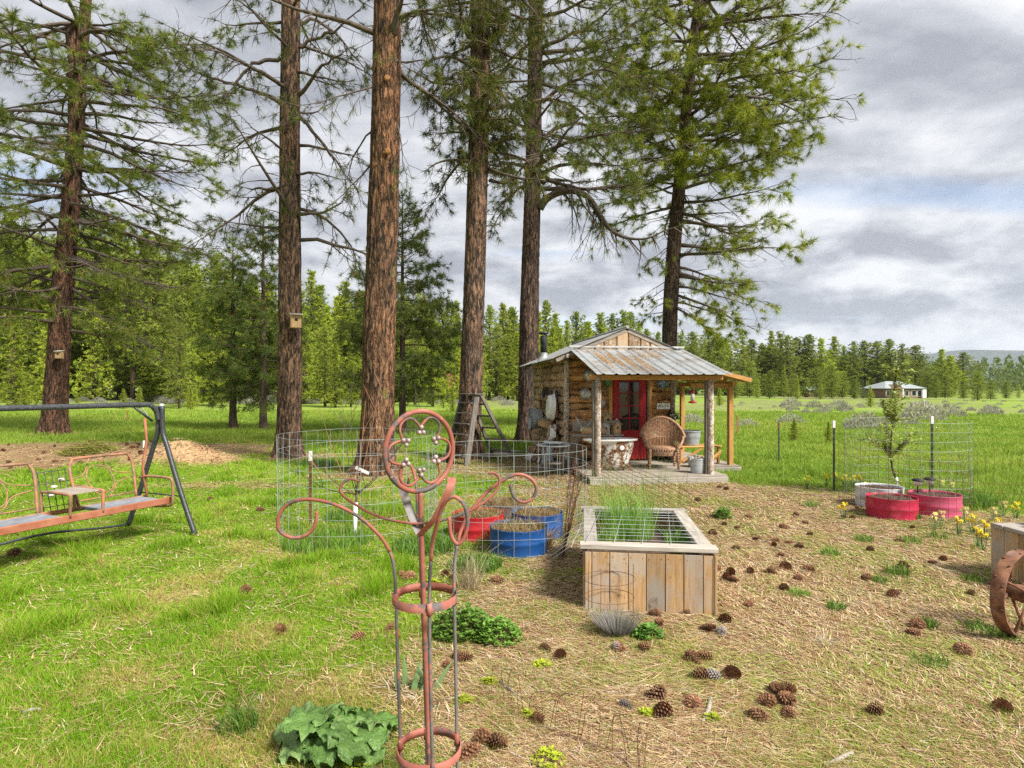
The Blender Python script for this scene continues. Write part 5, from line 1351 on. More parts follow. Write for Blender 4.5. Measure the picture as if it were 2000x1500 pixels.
oval_dish('lower oval white enamel pan with black rust spots on the side wall', -.17, .55, czp(848, 0, .6), .23, .24, .12, M['enamel_rust'], D(8))
# crate and plank shelf on the side wall, rusty bar, old saw
t = thing('wall_shelf', 'small weathered wooden box shelf fixed on the side wall', 'shelf', C(-.24, 1.25, czp(826, -.1, 1.2)), CAB_A)
MB().cham((0, 0, 0), (.24, .62, .16), .01).build('box', M['birdbox'], t); MB().cham((0, 0, .092), (.28, .66, .022), .005).build('lid', M['bed_y'], t)
t = thing('iron_bar', 'rusty iron bar leaning on the left cabin wall', 'bar', C(-.42, .60, 0), CAB_A)
MB().tube([(-.1, -.05, 0), (.10, .0, .55), (.27, .05, 1.1)], .02, 7).build('rod', M['rust'], t)
# round galvanised table near the corner
t = thing('round_table', 'round pale enamel table top on a grey drum left of the porch', 'table', C(-.52, -1.15, 0), CAB_A)
MB().lathe([(.33, .60), (.345, .605), (.345, .622), (.335, .628), (.30, .618), (.01, .616)], 32).build('table_top', M['galv'], t)
for a in (0.6, 2.2, 3.8, 5.4): MB().tube([(.22 * math.cos(a), .22 * math.sin(a), 0), (.25 * math.cos(a), .25 * math.sin(a), .6)], .018, 8).build('leg', M['grey_wood_z'], t)
MB().lathe([(.20, .25), (.20, .27), (.01, .272)], 24).build('shelf', M['grey_wood_x'], t)
t = thing('bowl', 'shallow white enamel bowl resting on the round table', 'bowl', C(-.52, -1.15, .63), CAB_A)
MB().lathe([(.12, 0), (.20, .03), (.215, .04), (.19, .035), (.11, .012), (.01, .01)], 26).build('dish', M['enamel'], t)
t = thing('milk_can', 'dented grey milk can standing by the side wall', 'can', C(-.36, .30, 0), CAB_A)
MB().lathe([(.13, 0), (.14, .02), (.14, .34), (.125, .40), (.085, .46), (.08, .52), (.10, .54), (.10, .56), (.02, .58)], 20, wob=.01).build('body', M['galv'], t)
for s_ in (-1, 1): MB().tube([(s_ * .13, 0, .36), (s_ * .18, 0, .40), (s_ * .16, 0, .46), (s_ * .10, 0, .47)], .008, 6).build('handle', M['rust'], t)
t = thing('shovel', 'old long-handled shovel leaning on the side wall', 'shovel', C(-.50, 1.05, 0), CAB_A)
MB().tube([(-.05, 0, .16), (.36, .05, 1.45)], .016, 7).build('handle', M['grey_wood_z'], t)
MB().sheet([[Vector((-.05 - .11 * f + .03 * abs(q), q * .10 * (1 - .6 * f * f), .19 - .19 * f)) for q in (-1, -.5, 0, .5, 1)] for f in (0, .3, .6, .85, 1)], (.006, 0, .002)).build('blade', M['rust'], t)
for i, (v_, z_, r_) in enumerate(((1.95, 1.62, .13), (2.35, 1.35, .10), (.35, 1.62, .10), (.30, 1.18, .09))):
    t = thing('skillet', ('rusty skillet hung highest at the back of the side wall', 'small rusty skillet hung above the wash tub', 'small skillet hung high near the corner log', 'lowest small skillet beside the corner log')[i], 'skillet', C(-.13, v_, z_), CAB_A)
    MB().lathe([(r_ * .85, 0), (r_, .035), (r_ * 1.03, .037), (r_ * .9, .006), (.01, .005)], 20, (0, 0, 0), rot3(0, D(-90), 0)).build('dish', M['rust'] if i % 2 else M['stovepipe'], t)
    MB().bar((-.02, 0, r_), (-.01, 0, r_ + .16), .025, .010, (1, 0, 0)).build('handle', M['rust'], t)
t = thing('split_log_stack', 'low stack of split logs against the foot of the side wall', 'firewood', C(-.30, 1.9, 0), CAB_A)
for k in range(14):
    r_ = rg.uniform(.05, .075); MB().lathe([(r_, -.19), (r_ * 1.05, 0), (r_, .19)], 8, (-.02 + .02 * (k % 2), -.45 + (k % 7) * .145, .07 + .125 * (k // 7)), rot3(0, D(90), 0), capt=True, wob=.06).build('log', M['slab_y'] if k % 3 else M['birdbox'], t)
# rocks and stumps along the side wall
for i, (u, v, s) in enumerate(((-.45, -.35, .16), (-.30, .05, .13), (-.62, -.2, .12), (-.36, .85, .15), (-.25, -.75, .14), (-.55, 1.4, .17))):
    lab = ('largest pale rock by the cabin corner', 'pale rock against the foot of the corner log', 'small outer rock beside the round table', 'rock under the lower enamel pan', 'rock beside the front end of the deck', 'rock farthest back along the side wall')[i]
    mb = MB(); mb.ball((0, 0, s * .5), s, 12, .75)
    for q in mb.v:
        k = .8 + .4 * float(fbm(q.x * 9 + i * 5, q.y * 9 + q.z * 7, 3, i)); q.x *= k; q.y *= k; q.z *= k
    o = mb.build('rock', M['bone'] if i % 2 else M['grey_wood_z'], None, loc=C(u, v, gzf(*C(u, v).xy) - .03)); tagp(o, lab, 'rock', 'rocks beside the cabin')
# plank bench with antlers, wood block and birdhouses
t = thing('plank_bench', 'weathered plank bench against the wall left of the door', 'bench', C(.42, -.55, FLOOR), CAB_A)
for k, dv in enumerate((-.13, .03)): MB().cham((.10, dv, .62), (1.08, .15, .04), .006, j=.003).build('seat_plank', M['grey_wood_x'], t)
for du in (-.36, .56):
    MB().cham((du, -.05, .30), (.06, .26, .60), .008).build('leg', M['grey_wood_z'], t)
MB().cham((.10, .16, .80), (.95, .035, .22), .006).build('back_board', M['grey_wood_x'], t)
t = thing('bone_heap', 'bleached antlers and skull lying on the plank bench', 'antlers', C(.25, -.60, FLOOR + .64), CAB_A)
mb = MB(); mb.ball((-.02, 0, .09), .075, 12, .8); mb.ball((.05, -.07, .07), .05, 10, .8); mb.build('skull', M['bone'], t)
for s in (-1, 1):
    mb = MB(); b0 = Vector((s * .05, .02, .13)); pth = wander(b0, Vector((s * .7, .1, .9)), .30, 6, -.03, .08, .1, rg); mb.tube(pth, [.016, .015, .013, .011, .009, .006, .003], 6)
    for k in (2, 3, 4): mb.tube(wander(pth[k], Vector((s * .2, -.4, 1)), .10, 3, 0, .1, 0, rg), [.01, .008, .006, .002], 5)
    mb.build('antler', M['bone'], t)
MB().ball((.02, -.05, .10), .018, 8).ball((-.05, -.06, .10), .018, 8).build('eye_socket', M['black'], t)
t = thing('wood_block', 'short brown log half lying on the plank bench', 'log', C(.42, -.72, FLOOR + .642), CAB_A)
MB().lathe([(.07, -.24), (.075, -.1), (.07, .1), (.074, .24)], 12, (0, 0, .072), rot3(0, D(90), 0), capt=True).build('log', M['birdbox'], t)
t = thing('driftwood', 'twisted grey root leaning beside the bench end', 'root', C(-.20, -.85, FLOOR - .13), CAB_A)
mb = MB()
for k in range(5): mb.tube(wander(Vector((rg.uniform(-.08, .08), rg.uniform(-.05, .05), 0)), Vector((rg.uniform(-.3, .5), rg.uniform(-.3, .3), 1)), rg.uniform(.5, .95), 7, .02, .2, 0, rg), [.05, .045, .04, .035, .028, .02, .012, .004], 7)
mb.build('stem', M['grey_wood_z'], t)
def birdhouse(label, loc, rz, s=1.0, mat=None, roofm=None, flat=False):
    t = thing('birdhouse', label, 'birdhouse', loc, rz)
    mat = mat or M['birdbox']; roofm = roofm or M['grey_wood_x']
    w, d_, h_ = .15 * s, .15 * s, .20 * s
    if flat:
        MB().add([(-w/2, -d_/2, 0), (w/2, -d_/2, 0), (w/2, d_/2, 0), (-w/2, d_/2, 0), (-w/2, -d_/2, h_), (w/2, -d_/2, h_), (w/2, d_/2, h_ * 1.12), (-w/2, d_/2, h_ * 1.12)], [(0,3,2,1),(4,5,6,7),(0,1,5,4),(1,2,6,5),(2,3,7,6),(3,0,4,7)]).build('box', mat, t)
        MB().cham((0, -.02 * s, h_ * 1.09), (w * 1.25, d_ * 1.45, .014 * s), .003, rot3(D(9))).build('roof', roofm, t)
    else:
        pk = h_ + w * .5
        MB().add([(-w/2, -d_/2, 0), (w/2, -d_/2, 0), (w/2, -d_/2, h_), (0, -d_/2, pk), (-w/2, -d_/2, h_), (-w/2, d_/2, 0), (w/2, d_/2, 0), (w/2, d_/2, h_), (0, d_/2, pk), (-w/2, d_/2, h_)],
                 [(0,1,2,3,4), (9,8,7,6,5), (1,0,5,6), (2,1,6,7), (0,4,9,5), (3,2,7,8), (4,3,8,9)]).build('box', mat, t)
        for s2 in (-1, 1):
            MB().bar((0, -d_ * .68, 0), (0, d_ * .62, 0), w * .86, .014 * s, b=.003).build('roof', roofm, t, loc=(s2 * w * .33, 0, pk - w * .31), rot=(0, s2 * D(45), 0))
    MB().lathe([(.024 * s, 0), (.024 * s, .004), (.002, .0045)], 14, (0, -d_/2 - .001, h_ * .62), rot3(D(90)), capb=False).build('entrance_hole', M['black'], t)
    return t
birdhouse('lower right birdhouse on the plank bench beside the red door', C(.92, -.62, FLOOR + .642), CAB_A + .3, 1.05)
birdhouse('upper birdhouse behind the others on the bench', C(.80, -.44, FLOOR + .80), CAB_A - .2, 1.1)
birdhouse('grey roofed birdhouse left of the other two on the bench', C(.70, -.66, FLOOR + .642), CAB_A - .3, 1.0, M['birdbox_grey'])
MB().cham((0, 0, 0), (.24, .22, .15), .01).build('wood_riser', M['grey_wood_x'], None, loc=C(.82, -.44, FLOOR + .72))
tagp(bpy.data.objects['wood_riser'], 'small grey wooden riser under the upper birdhouse', 'block')
# enamel sink cabinet: white basin on rusted front
t = thing('enamel_sink', 'rusted white enamel sink on legs at the front of the porch', 'sink', C(.55, -1.45, FLOOR), CAB_A)
tp = MB(); a, b2 = .55, .28
tp.lathe([(.98, .58), (1.0, .585), (1.0, .612), (.97, .62), (.90, .612), (.8, .54), (.3, .50), (.01, .50)], 40, (0, 0, 0), None, sx=a, sy=b2)
tp.build('basin', M['enamel'], t)
fs_ = MB()
fs_.lathe([(.50, .0), (.62, .10), (.76, .26), (.86, .44), (.9, .58)], 32, (.10, 0, .02), None, sx=.42, sy=.26); fs_.build('tank', M['enamel_rust'], t)
for (x, y) in ((-.2, -.13), (.32, -.13), (-.2, .13), (.32, .13)): MB().tube(bez([(x * .8, y * .8, .14), (x * 1.05, y * 1.1, .08), (x * 1.2, y * 1.25, .0)], 3), [.022] * 6 + [.016], 7).build('leg', M['rust'], t)
MB().lathe([(.045, 0), (.05, .004), (.03, .008), (.01, .009)], 16, (.16, -.225, .45), rot3(D(90))).build('drain_ring', M['enamel'], t)
# wicker armchair
wc = thing('wicker_chair', 'brown wicker armchair with a rounded back on the porch', 'chair', C(cu(1298, -1.35), -1.25, FLOOR), D(-9))
rw = M['wicker']
for (x, y) in ((-.27, -.27), (.27, -.27), (-.25, .24), (.25, .24)):
    mb = MB(); mb.tube([(x * 1.04, y * 1.05, 0), (x, y, .22), (x * .98, y, .40)], [.022, .026, .026], 8)
    for k in range(8): mb.tube([(x * 1.02 + .028 * math.cos(q), y * 1.02 + .028 * math.sin(q), .03 + k * .05) for q in np.linspace(0, 6.28, 9)[:-1]], .006, 4, True)
    mb.build('leg', rw, wc)
se = MB(); se.lathe([(.27, .36), (.31, .375), (.31, .405), (.28, .42), (.01, .425)], 28, sx=1.0, sy=.95)
se.build('seat', rw, wc)
ap = MB()
for k in range(14):
    a0 = -2.6 + k * .16; 
    ap.tube([(.31 * math.cos(a0), .295 * math.sin(a0), .40), (.31 * math.cos(a0 + .08), .295 * math.sin(a0 + .08), .27), (.31 * math.cos(a0 + .16), .295 * math.sin(a0 + .16), .40)], .008, 4)
for zz in (.27, .29, .31, .33): ap.tube([(.312 * math.cos(q), .297 * math.sin(q), zz) for q in np.linspace(0, 6.28, 25)[:-1]], .009, 4, True)
ap.build('apron', rw, wc)
# wrap-round back and arms: height varies round the seat
def backz(a):   # a: 0 = right, pi/2 = back, pi = left
    k = max(0, math.sin(a)); return .64 + .36 * k ** 1.3
def bp(a, f, flare=.06):
    r_ = .33 + flare * f; return Vector((r_ * 1.06 * math.cos(a), r_ * .98 * math.sin(a) + .03 * f, .42 + (backz(a) - .42) * f))
angs = np.linspace(-.45, math.pi + .45, 46)
wv = MB()
for k, a in enumerate(angs[::1]): wv.tube([bp(a, f) for f in (0, .35, .7, 1)], .0075, 4, caps=False)
for f in np.linspace(.30, .98, 15): wv.tube([bp(a, f) + Vector((math.cos(a), math.sin(a), 0)) * (.005 if i % 2 else -.005) for i, a in enumerate(angs)], .009, 4, caps=False)
wv.build('woven_back', rw, wc)
MB().tube([bp(a, 1.0, .075) for a in angs], .030, 8).build('top_roll', rw, wc)
for s in (0, -1): MB().tube(bez([bp(angs[s], 1.0, .075), bp(angs[s], .5, .08) + Vector((0, -.06, 0)), (.27 * (1 if s == 0 else -1), -.27, .40)], 4), .026, 8).build('arm_post', rw, wc)
# bench with tubs at the right end of the porch
t = thing('wooden_stand', 'low orange-brown slatted wooden stand at the right end of the porch', 'stand', C(2.75, -.55, FLOOR), CAB_A)
for k in range(4): MB().cham((0, -.17 + k * .115, .36), (.95, .095, .03), .005).build('slat', M['new_wood_x'], t)
for (x, y) in ((-.42, -.16), (.42, -.16), (-.42, .16), (.42, .16)): MB().cham((x, y, .17), (.055, .055, .34), .006).build('leg', M['new_wood_z'], t)
MB().bar((-.40, -.19, .05), (.05, -.19, .34), .05, .025, (0, 1, 0)).build('brace', M['new_wood_x'], t)
bucket('galvanised_tub', 'large galvanised tub standing on the slatted wooden stand', C(2.60, -.55, FLOOR + .377), .235, .30, M['galv'], CAB_A, None, 'tub', .78)
bucket('galvanised_pail', 'wide pale pail with gourds standing on the porch floor', C(2.42, -1.25, FLOOR + .002), .17, .17, M['galv'], CAB_A + .4, None, 'pail', .86, False)
t = thing('gourd', 'orange dried gourd lying in the wide pale pail', 'gourd', C(2.44, -1.26, FLOOR + .16), CAB_A + .5)
MB().lathe([(.005, -.10), (.06, -.07), (.075, 0), (.05, .06), (.022, .12), (.012, .17)], 16, (0, 0, 0), rot3(0, D(70), 0), capt=True).build('gourd_skin', M['new_wood_x'], t)
bucket('galvanised_bucket', 'front galvanised bucket beside the right porch post', C(2.08, -2.05, FLOOR + .002), .145, .26, M['galv'], CAB_A, None, 'bucket', .88, True)
t = thing('rock_pile', 'heap of dusty shells and stones filling the front bucket', 'stones', C(2.08, -2.05, FLOOR + .20), CAB_A)
mb = MB()
for i in range(22): mb.ball((rg.gauss(0, .05), rg.gauss(0, .05), .03 + rg.uniform(0, .09)), rg.uniform(.025, .045), 7, .7)
mb.build('stone_heap', M['bone'], t)
t = thing('split_firewood', 'tilted bundle of split firewood slats under the stand', 'firewood', C(2.95, -.95, FLOOR), CAB_A)
for k in range(5): MB().bar((-.2 + .02 * k, -.04 + .03 * k, .02), (.16, .02 * k, .30 - .03 * k), .05, .03, b=.006).build('stick', M['new_wood_x'], t)
# hummingbird feeder
t = thing('hummingbird_feeder', 'clear bird feeder with red cap and red base under the lean-to', 'feeder', C(cu(1353, -1.0), -.99, 1.49), CAB_A)
MB().tube([(0, 0, .37), (0, 0, .21)], .003, 4).build('hanger', M['rust_wire'], t)
MB().lathe([(.055, .155), (.06, .17), (.05, .205), (.01, .215)], 18).build('cap', M['red_plastic'], t)
MB().lathe([(.04, -.01), (.04, .15), (.035, .155)], 18, capt=True).build('bottle', M['enamel'], t)
MB().lathe([(.03, -.06), (.085, -.045), (.09, -.03), (.05, -.012), (.03, -.008)], 20).build('base', M['red_plastic'], t)
# loose planks lying behind the stepladder
for i, (x, y, L, a) in enumerate(((955, 888, 1.1, .05), (1010, 884, .9, -.08))):
    q = G(x, y); o = MB().cham((0, 0, .035), (L, .26, .04), .006, j=.004).build('board', M['bed_x'], None, loc=q, rot=(0, 0.02, a)); tagp(o, ('pale board lying beside the foot of the stepladder', 'pale board lying nearer the cabin corner')[i], 'board', 'boards on the ground')
# ------------------------------------------------------------------ steel trellis in the foreground
rg = random.Random(5)
TY = 2.45; TS = TY / F
tc_ = P(830, 758, TY); tb = Vector((tc_.x, TY, gzf(tc_.x, TY)))
tre = thing('garden_trellis', 'salmon and grey steel garden trellis with a scrolled ring head', 'trellis', tb)
def TP(x, y, d=0.0): return P(x, y, TY) + Vector((0, d, 0)) - tb
pm, pg = M['primer'], M['primer_grey']
# centre rod
MB().tube(bez([TP(841, 1590), TP(838, 1480), TP(828, 1200), TP(823, 1040), TP(821, 962)], 6), .0108, 10).build('centre_rod', pm, tre)
# hoops
RB = .134
def hoop(name, y, xc, hgt):
    c = TP(xc, y); rows = []
    for zz in (-hgt / 2, hgt / 2):
        rows.append([c + Vector((RB * math.cos(a), RB * math.sin(a), zz)) for a in np.linspace(0, 2 * math.pi, 41)])
    inner = [[c + Vector(((RB - .005) * math.cos(a), (RB - .005) * math.sin(a), zz)) for a in np.linspace(0, 2 * math.pi, 41)] for zz in (hgt / 2, -hgt / 2)]
    return MB().sheet(rows + inner + [rows[0]]).build(name, pm, tre)
hoop('hoop', 1166, 830, .034); hoop('hoop', 1463, 838, .034)
# four uprights: foot, hoops, then each flares out into a scroll
upr = [
  ('left', [TP(786, 1590, -.01), TP(784, 1480, -.01), TP(779, 1300, -.02), TP(775, 1166, -.02), TP(771, 1100, -.03), TP(757, 1060, -.05), TP(735, 1030, -.08), TP(700, 1000, -.10), TP(655, 978, -.12), TP(610, 970, -.13), TP(575, 978, -.13), TP(555, 1003, -.13), TP(557, 1030, -.13), TP(580, 1043, -.13), TP(606, 1039, -.13), TP(624, 1020, -.13), TP(628, 993, -.13)]),
  ('back', [TP(826, 1560, .13), TP(823, 1440, .13), TP(819, 1300, .13), TP(813, 1150, .13), TP(810, 1100, .15), TP(803, 1050, .20), TP(795, 1000, .27), TP(785, 955, .33), TP(772, 930, .36), TP(757, 925, .38), TP(749, 945, .38), TP(752, 970, .38), TP(763, 978, .38), TP(769, 960, .38)]),
  ('right', [TP(894, 1570, .03), TP(891, 1450, .03), TP(888, 1300, .04), TP(885, 1150, .04), TP(888, 1090, .05), TP(897, 1045, .07), TP(915, 1010, .10), TP(945, 975, .12), TP(980, 948, .13), TP(1012, 936, .14), TP(1040, 946, .14), TP(1050, 966, .14), TP(1040, 988, .14), TP(1020, 993, .14), TP(1003, 981, .14), TP(996, 957, .14)]),
  ('front', [TP(852, 1600, -.13), TP(853, 1470, -.13), TP(849, 1300, -.13), TP(847, 1166, -.13), TP(849, 1100, -.15), TP(855, 1040, -.19), TP(866, 1000, -.25), TP(878, 965, -.29), TP(897, 950, -.32), TP(915, 963, -.33), TP(922, 990, -.33), TP(917, 1018, -.33), TP(905, 1033, -.33), TP(893, 1018, -.33), TP(889, 985, -.33)]),
]
for k, (nm, pts) in enumerate(upr):
    z_ = TP(0, 1110).z; kk = .35 if k == 0 else .55 if k == 3 else 1.0
    d0_ = pts[3].y
    pts = [Vector((p.x, d0_ + (p.y - d0_) * kk, p.z)) if p.z > z_ else p for p in pts]
    path = bez(pts, 5); cut = next(i for i, p in enumerate(path) if p.z > TP(0, 1075).z)
    MB().tube(path[:cut + 1], .0072, 8).build('upright', pg, tre)
    MB().tube(path[cut:], .0076, 8).build('scroll_arm', pm if k != 0 else pm, tre)
    for yy in (1163, 1460):
        q = min(path, key=lambda p: abs(p.z - TP(0, yy).z))
        MB().tube([q + Vector((0, 0, -.028)), q + Vector((0, 0, .022))], [.0118, .0105], 8).build('weld_collar', pm, tre)
# long thin S bar from side to side
MB().tube(bez([TP(690, 948, .10), TP(672, 943, .10), TP(656, 952, .09), TP(655, 968, .08), TP(680, 985, .05), TP(730, 1008, .02), TP(780, 1019, 0), TP(830, 1020, -.02), TP(890, 1009, .0), TP(935, 990, .03), TP(965, 968, .06), TP(975, 948, .08), TP(968, 932, .09), TP(952, 930, .09)], 5), .0058, 8).build('cross_bar', pm, tre)
# flat V strap
for pts in ([TP(822, 1042, -.02), TP(800, 1000, .01), TP(786, 965, .03), TP(775, 935, .03)], [TP(822, 1042, -.02), TP(852, 1008, -.05), TP(872, 970, -.07), TP(883, 945, -.07), TP(884, 933, -.04), TP(873, 931, -.01)]):
    path = bez(pts, 6); g = []
    for i, p in enumerate(path): g.append([p + Vector((-.016, -.006, 0)), p + Vector((.016, .006, 0))])
    MB().sheet(g, (0, .004, 0)).build('flat_strap', pm if pts[1].x > pts[0].x else pg, tre)
# head ring, turned a little from the viewer
hc = TP(821, 881); HR = 78 * TS; tw = D(42)
def HPt(a, r, o=0.0): return hc + Vector((math.cos(tw) * r * math.cos(a) - math.sin(tw) * o, math.sin(tw) * r * math.cos(a) + math.cos(tw) * o, r * math.sin(a)))
MB().tube([HPt(a, HR) for a in np.linspace(0, 2 * math.pi, 49)[:-1]], .0108, 10, True).build('head_ring', pm, tre)
for k in range(6):
    a0 = math.pi / 2 + k * math.pi / 3; a1 = a0 + math.pi / 3; am = (a0 + a1) / 2; r0 = HR * .56
    MB().tube(bez([HPt(a0, r0 * 1.02), HPt(a0 + .12, HR * .70), HPt(a0 + .30, HR * .86), HPt(am, HR * .915), HPt(a1 - .30, HR * .86), HPt(a1 - .12, HR * .70), HPt(a1, r0 * 1.02)], 5), .0058, 7).build('inner_scroll', pm, tre)
    cl = MB()
    for (da, dr_, o) in ((0, .04, -.008), (.13, -.09, -.008), (-.13, -.09, -.008), (0, -.05, .012)): cl.ball(HPt(a0 + da, r0 + HR * dr_, o), .0105, 10)
    cl.build('ball_cluster', M['berry'], tre)

# ------------------------------------------------------------------ swing seat
ax_dir = Vector((-.40, -.917, 0)); per = Vector((.917, -.40, 0))
sa = Vector((-4.30, 7.20, 0)); sw = thing('swing_seat', 'old steel swing seat with dark frame and rusty bench at the lawn edge', 'swing', (sa.x, sa.y, gzf(sa.x, sa.y)))
ZB = 1.55; LEN = 2.15
def S(along, side, z): return ax_dir * along + per * side + Vector((0, 0, z))
for e in (0, LEN):
    k = 1 if e == 0 else -1
    for sd2 in (-1, 1):
        MB().tube(bez([S(e, .56 * sd2 + (.05 if sd2 > 0 else -.05), .0), S(e, .36 * sd2, .50), S(e, .13 * sd2, 1.02), S(e, .045 * sd2, 1.22), S(e, .03 * sd2, 1.53)], 5), .029, 10).build('leg', M['swing_dark'], sw)
    MB().tube([S(e, -.38, .45), S(e, .38, .45)], .008, 6).build('leg_tie', M['swing_dark'], sw)
    MB().lathe([(.031, 1.52), (.032, 1.535), (.02, 1.555), (.004, 1.56)], 12, S(e, .025, 0)).build('end_cap', M['galv'], sw)
    MB().tube([S(e + .10 * k, 0, 1.35), S(e + .32 * k, 0, ZB - .03)], .014, 6).build('brace', M['swing_dark'], sw)
MB().tube(bez([S(.03, 0, 1.36), S(.05, 0, 1.46), S(.12, 0, 1.535), S(.24, 0, ZB), S(LEN * .5, 0, ZB), S(LEN - .24, 0, ZB), S(LEN - .12, 0, 1.535), S(LEN - .05, 0, 1.46), S(LEN - .03, 0, 1.36)], 5), .030, 10).build('top_bar', M['swing_dark'], sw)
MB().tube(bez([S(0, -.60, .03), S(.35, -.56, .06), S(LEN * .5, -.50, .14), S(LEN - .2, -.58, .05), S(LEN, -.6, .03)], 5), .014, 7).build('base_rail', M['swing_dark'], sw)
# bench
s0, s1, zs = .16, LEN - .16, .43
for (a, b2) in ((s0 + .02, s0 + .68), (s0 + .70, s0 + 1.06), (s0 + 1.08, s1)):
    if b2 - a < .5:
        continue
    MB().cham(S((a + b2) / 2, .10, zs), (.40, b2 - a, .03), .006, rot3(0, 0, math.atan2(ax_dir.y, ax_dir.x) - math.pi / 2)).build('seat_slab', M['swing_seat'], sw)
MB().bar(S(s0 - .05, .335, zs - .005), S(s1 + .05, .335, zs - .005), .03, .075, b=.006).build('front_rail', M['swing_rail'], sw)
MB().bar(S(s0 - .05, -.12, zs - .005), S(s1 + .05, -.12, zs - .005), .025, .05, b=.006).build('rear_rail', M['swing_rust'], sw)
MB().tube([S(s0 + .1, .0, zs - .06), S(s1, -.02, zs - .10)], .014, 6).build('under_rail', M['swing_dark'], sw)
def back(a, b2):
    pts = [S(a + .03, -.13, zs), S(a, -.24, zs + .38), S(a + .03, -.27, zs + .50), S(a + .10, -.28, zs + .53), S(b2 - .10, -.28, zs + .53), S(b2 - .03, -.27, zs + .50), S(b2, -.24, zs + .38), S(b2 - .03, -.13, zs)]
    o = MB().tube(bez(pts, 4), .016, 8).build('backrest_frame', M['swing_rust'], sw)
    m_ = (a + b2) / 2; w = (b2 - a) / 2
    sc2 = MB()
    def Q(x, y): return S(m_ + x * w, -.13 - .30 * y, zs + .02 + .50 * y)
    for pth in ([(-1, .55), (-.5, .62), (-.25, .85), (-.1, 1)], [(1, .55), (.5, .62), (.25, .85), (.1, 1)], [(-1, .45), (-.5, .38), (-.25, .2), (-.1, .1)], [(1, .45), (.5, .38), (.25, .2), (.1, .1)],
                [(-.42, .5), (-.3, .72), (0, .80), (.3, .72), (.42, .5), (.3, .28), (0, .2), (-.3, .28), (-.42, .5)]):
        sc2.tube(bez([Q(*q) for q in pth], 5), .007, 6)
    sc2.tube([Q(-.98, .1), Q(.98, .1)], .009, 6)
    sc2.build('scroll_work', M['swing_rust'], o)
back(s0 + .02, s0 + .72); back(s0 + 1.06, s1)
for e in (s0 - .02, s1 + .02):
    o = MB().tube(bez([S(e, -.17, zs + .24), S(e, .0, zs + .26), S(e, .30, zs + .26), S(e, .40, zs + .23), S(e, .41, zs + .02), S(e, .36, zs - .06), S(e, .10, zs - .09), S(e, -.10, zs - .07)], 4), .016, 8).build('armrest', M['swing_rust'], sw)
    MB().tube([S(e, -.03, zs - .02), S(e, -.12, zs + .35), S(e, -.05, zs + .70), S(e + (.05 if e < 1 else -.05), -.01, ZB - .16)], .015, 8).build('hanger_bar', M['swing_rail'], sw)
    MB().tube([S(e + .02 * k_, .004 * (-1) ** k_, ZB - .17 + .03 * k_) for k_ in range(6)], .007, 6).build('chain', M['galv'], sw)
# middle tray
for e in (s0 + .73, s0 + 1.05):
    MB().tube(bez([S(e, .34, zs), S(e, .35, zs + .20), S(e, .31, zs + .235), S(e, -.10, zs + .235), S(e, -.14, zs + .20), S(e, -.14, zs)], 4), .015, 8).build('tray_hoop', M['swing_rust'], sw)
MB().cham(S(s0 + .89, .10, zs + .235), (.42, .34, .012), .004, rot3(0, 0, math.atan2(ax_dir.y, ax_dir.x) - math.pi / 2)).build('tray', M['grey_wood_x'], sw)
bk = MB()
for k in range(4): bk.tube([S(s0 + .74, -.15 - .04 * k, zs + .06 + .12 * k), S(s0 + 1.04, -.15 - .04 * k, zs + .06 + .12 * k)], .004, 5)
for k in range(5): bk.tube([S(s0 + .76 + .066 * k, -.14, zs), S(s0 + .76 + .066 * k, -.27, zs + .44)], .004, 5)
bk.build('wire_back', M['swing_dark'], sw)
bl = MB()
for (q, z_) in ((.83, .33), (.90, .26), (.93, .17)): bl.ball(S(s0 + q, -.20, zs + z_), .033, 10, .5)
bl.build('enamel_flower', M['bone'], sw)

# ------------------------------------------------------------------ raised timber bed
bed = thing('raised_bed', 'raised timber planter bed with cedar plank sides and grey rim', 'planter', (BED_O[0], BED_O[1], gzf(*BED_O)), BED_A)
BW, BD, BH = .985, 1.50, .50
x = .0
for w in (.055, .140, .143, .138, .145, .140, .146, .10):
    w = min(w, BW - x)
    MB().cham((x + w / 2, rg.uniform(-.002, .002), BH / 2 - .03), (w - .006, .022, BH - .02), .003, j=.0015).build('plank', M['bed_z'], bed)
    nl = MB()
    for zz in (BH - .075,):
        for dx in (-.045, .045):
            if w > .12: nl.ball((x + w / 2 + dx, -.0125, zz + rg.uniform(-.006, .006)), .0035, 6)
    if nl.v: nl.build('nail', M['rust'], bed)
    x += w
for side in (0, 1):
    y = .015
    while y < BD - .02:
        w = min(.15, BD - y); MB().cham((side * BW + (.012 if side else -.002), y + w / 2, BH / 2 - .03), (.022, w - .006, BH - .02), .003, j=.0015).build('plank', M['bed_z'], bed); y += w
x = .0
while x < BW - .01:
    w = min(.15, BW - x); MB().cham((x + w / 2, BD, BH / 2 - .03), (w - .006, .022, BH - .02), .003).build('plank', M['bed_z'], bed); x += w
MB().cham((BW + .016, -.008, BH / 2 - .03), (.018, .028, BH - .02), .003).build('corner_trim', M['bed_z'], bed)
for (c_, s_, m_) in (((BW / 2, .045, BH + .0), (BW + .07, .115, .04), 'bed_x'), ((BW / 2, BD - .04, BH + .0), (BW + .07, .115, .04), 'bed_x'), ((.045, BD / 2, BH - .001), (.115, BD - .205, .04), 'bed_y'), ((BW - .045, BD / 2, BH - .001), (.115, BD - .205, .04), 'bed_y')):
    MB().cham(c_, s_, .005, j=.002).build('rim_board', M[m_], bed)
n = 18; g = [[(.02 + (BW - .04) * i / n, .02 + (BD - .04) * k / n, BH - .20 + .03 * float(fbm(i * .7, k * .7, 3, 5))) for k in range(n + 1)] for i in range(n + 1)]
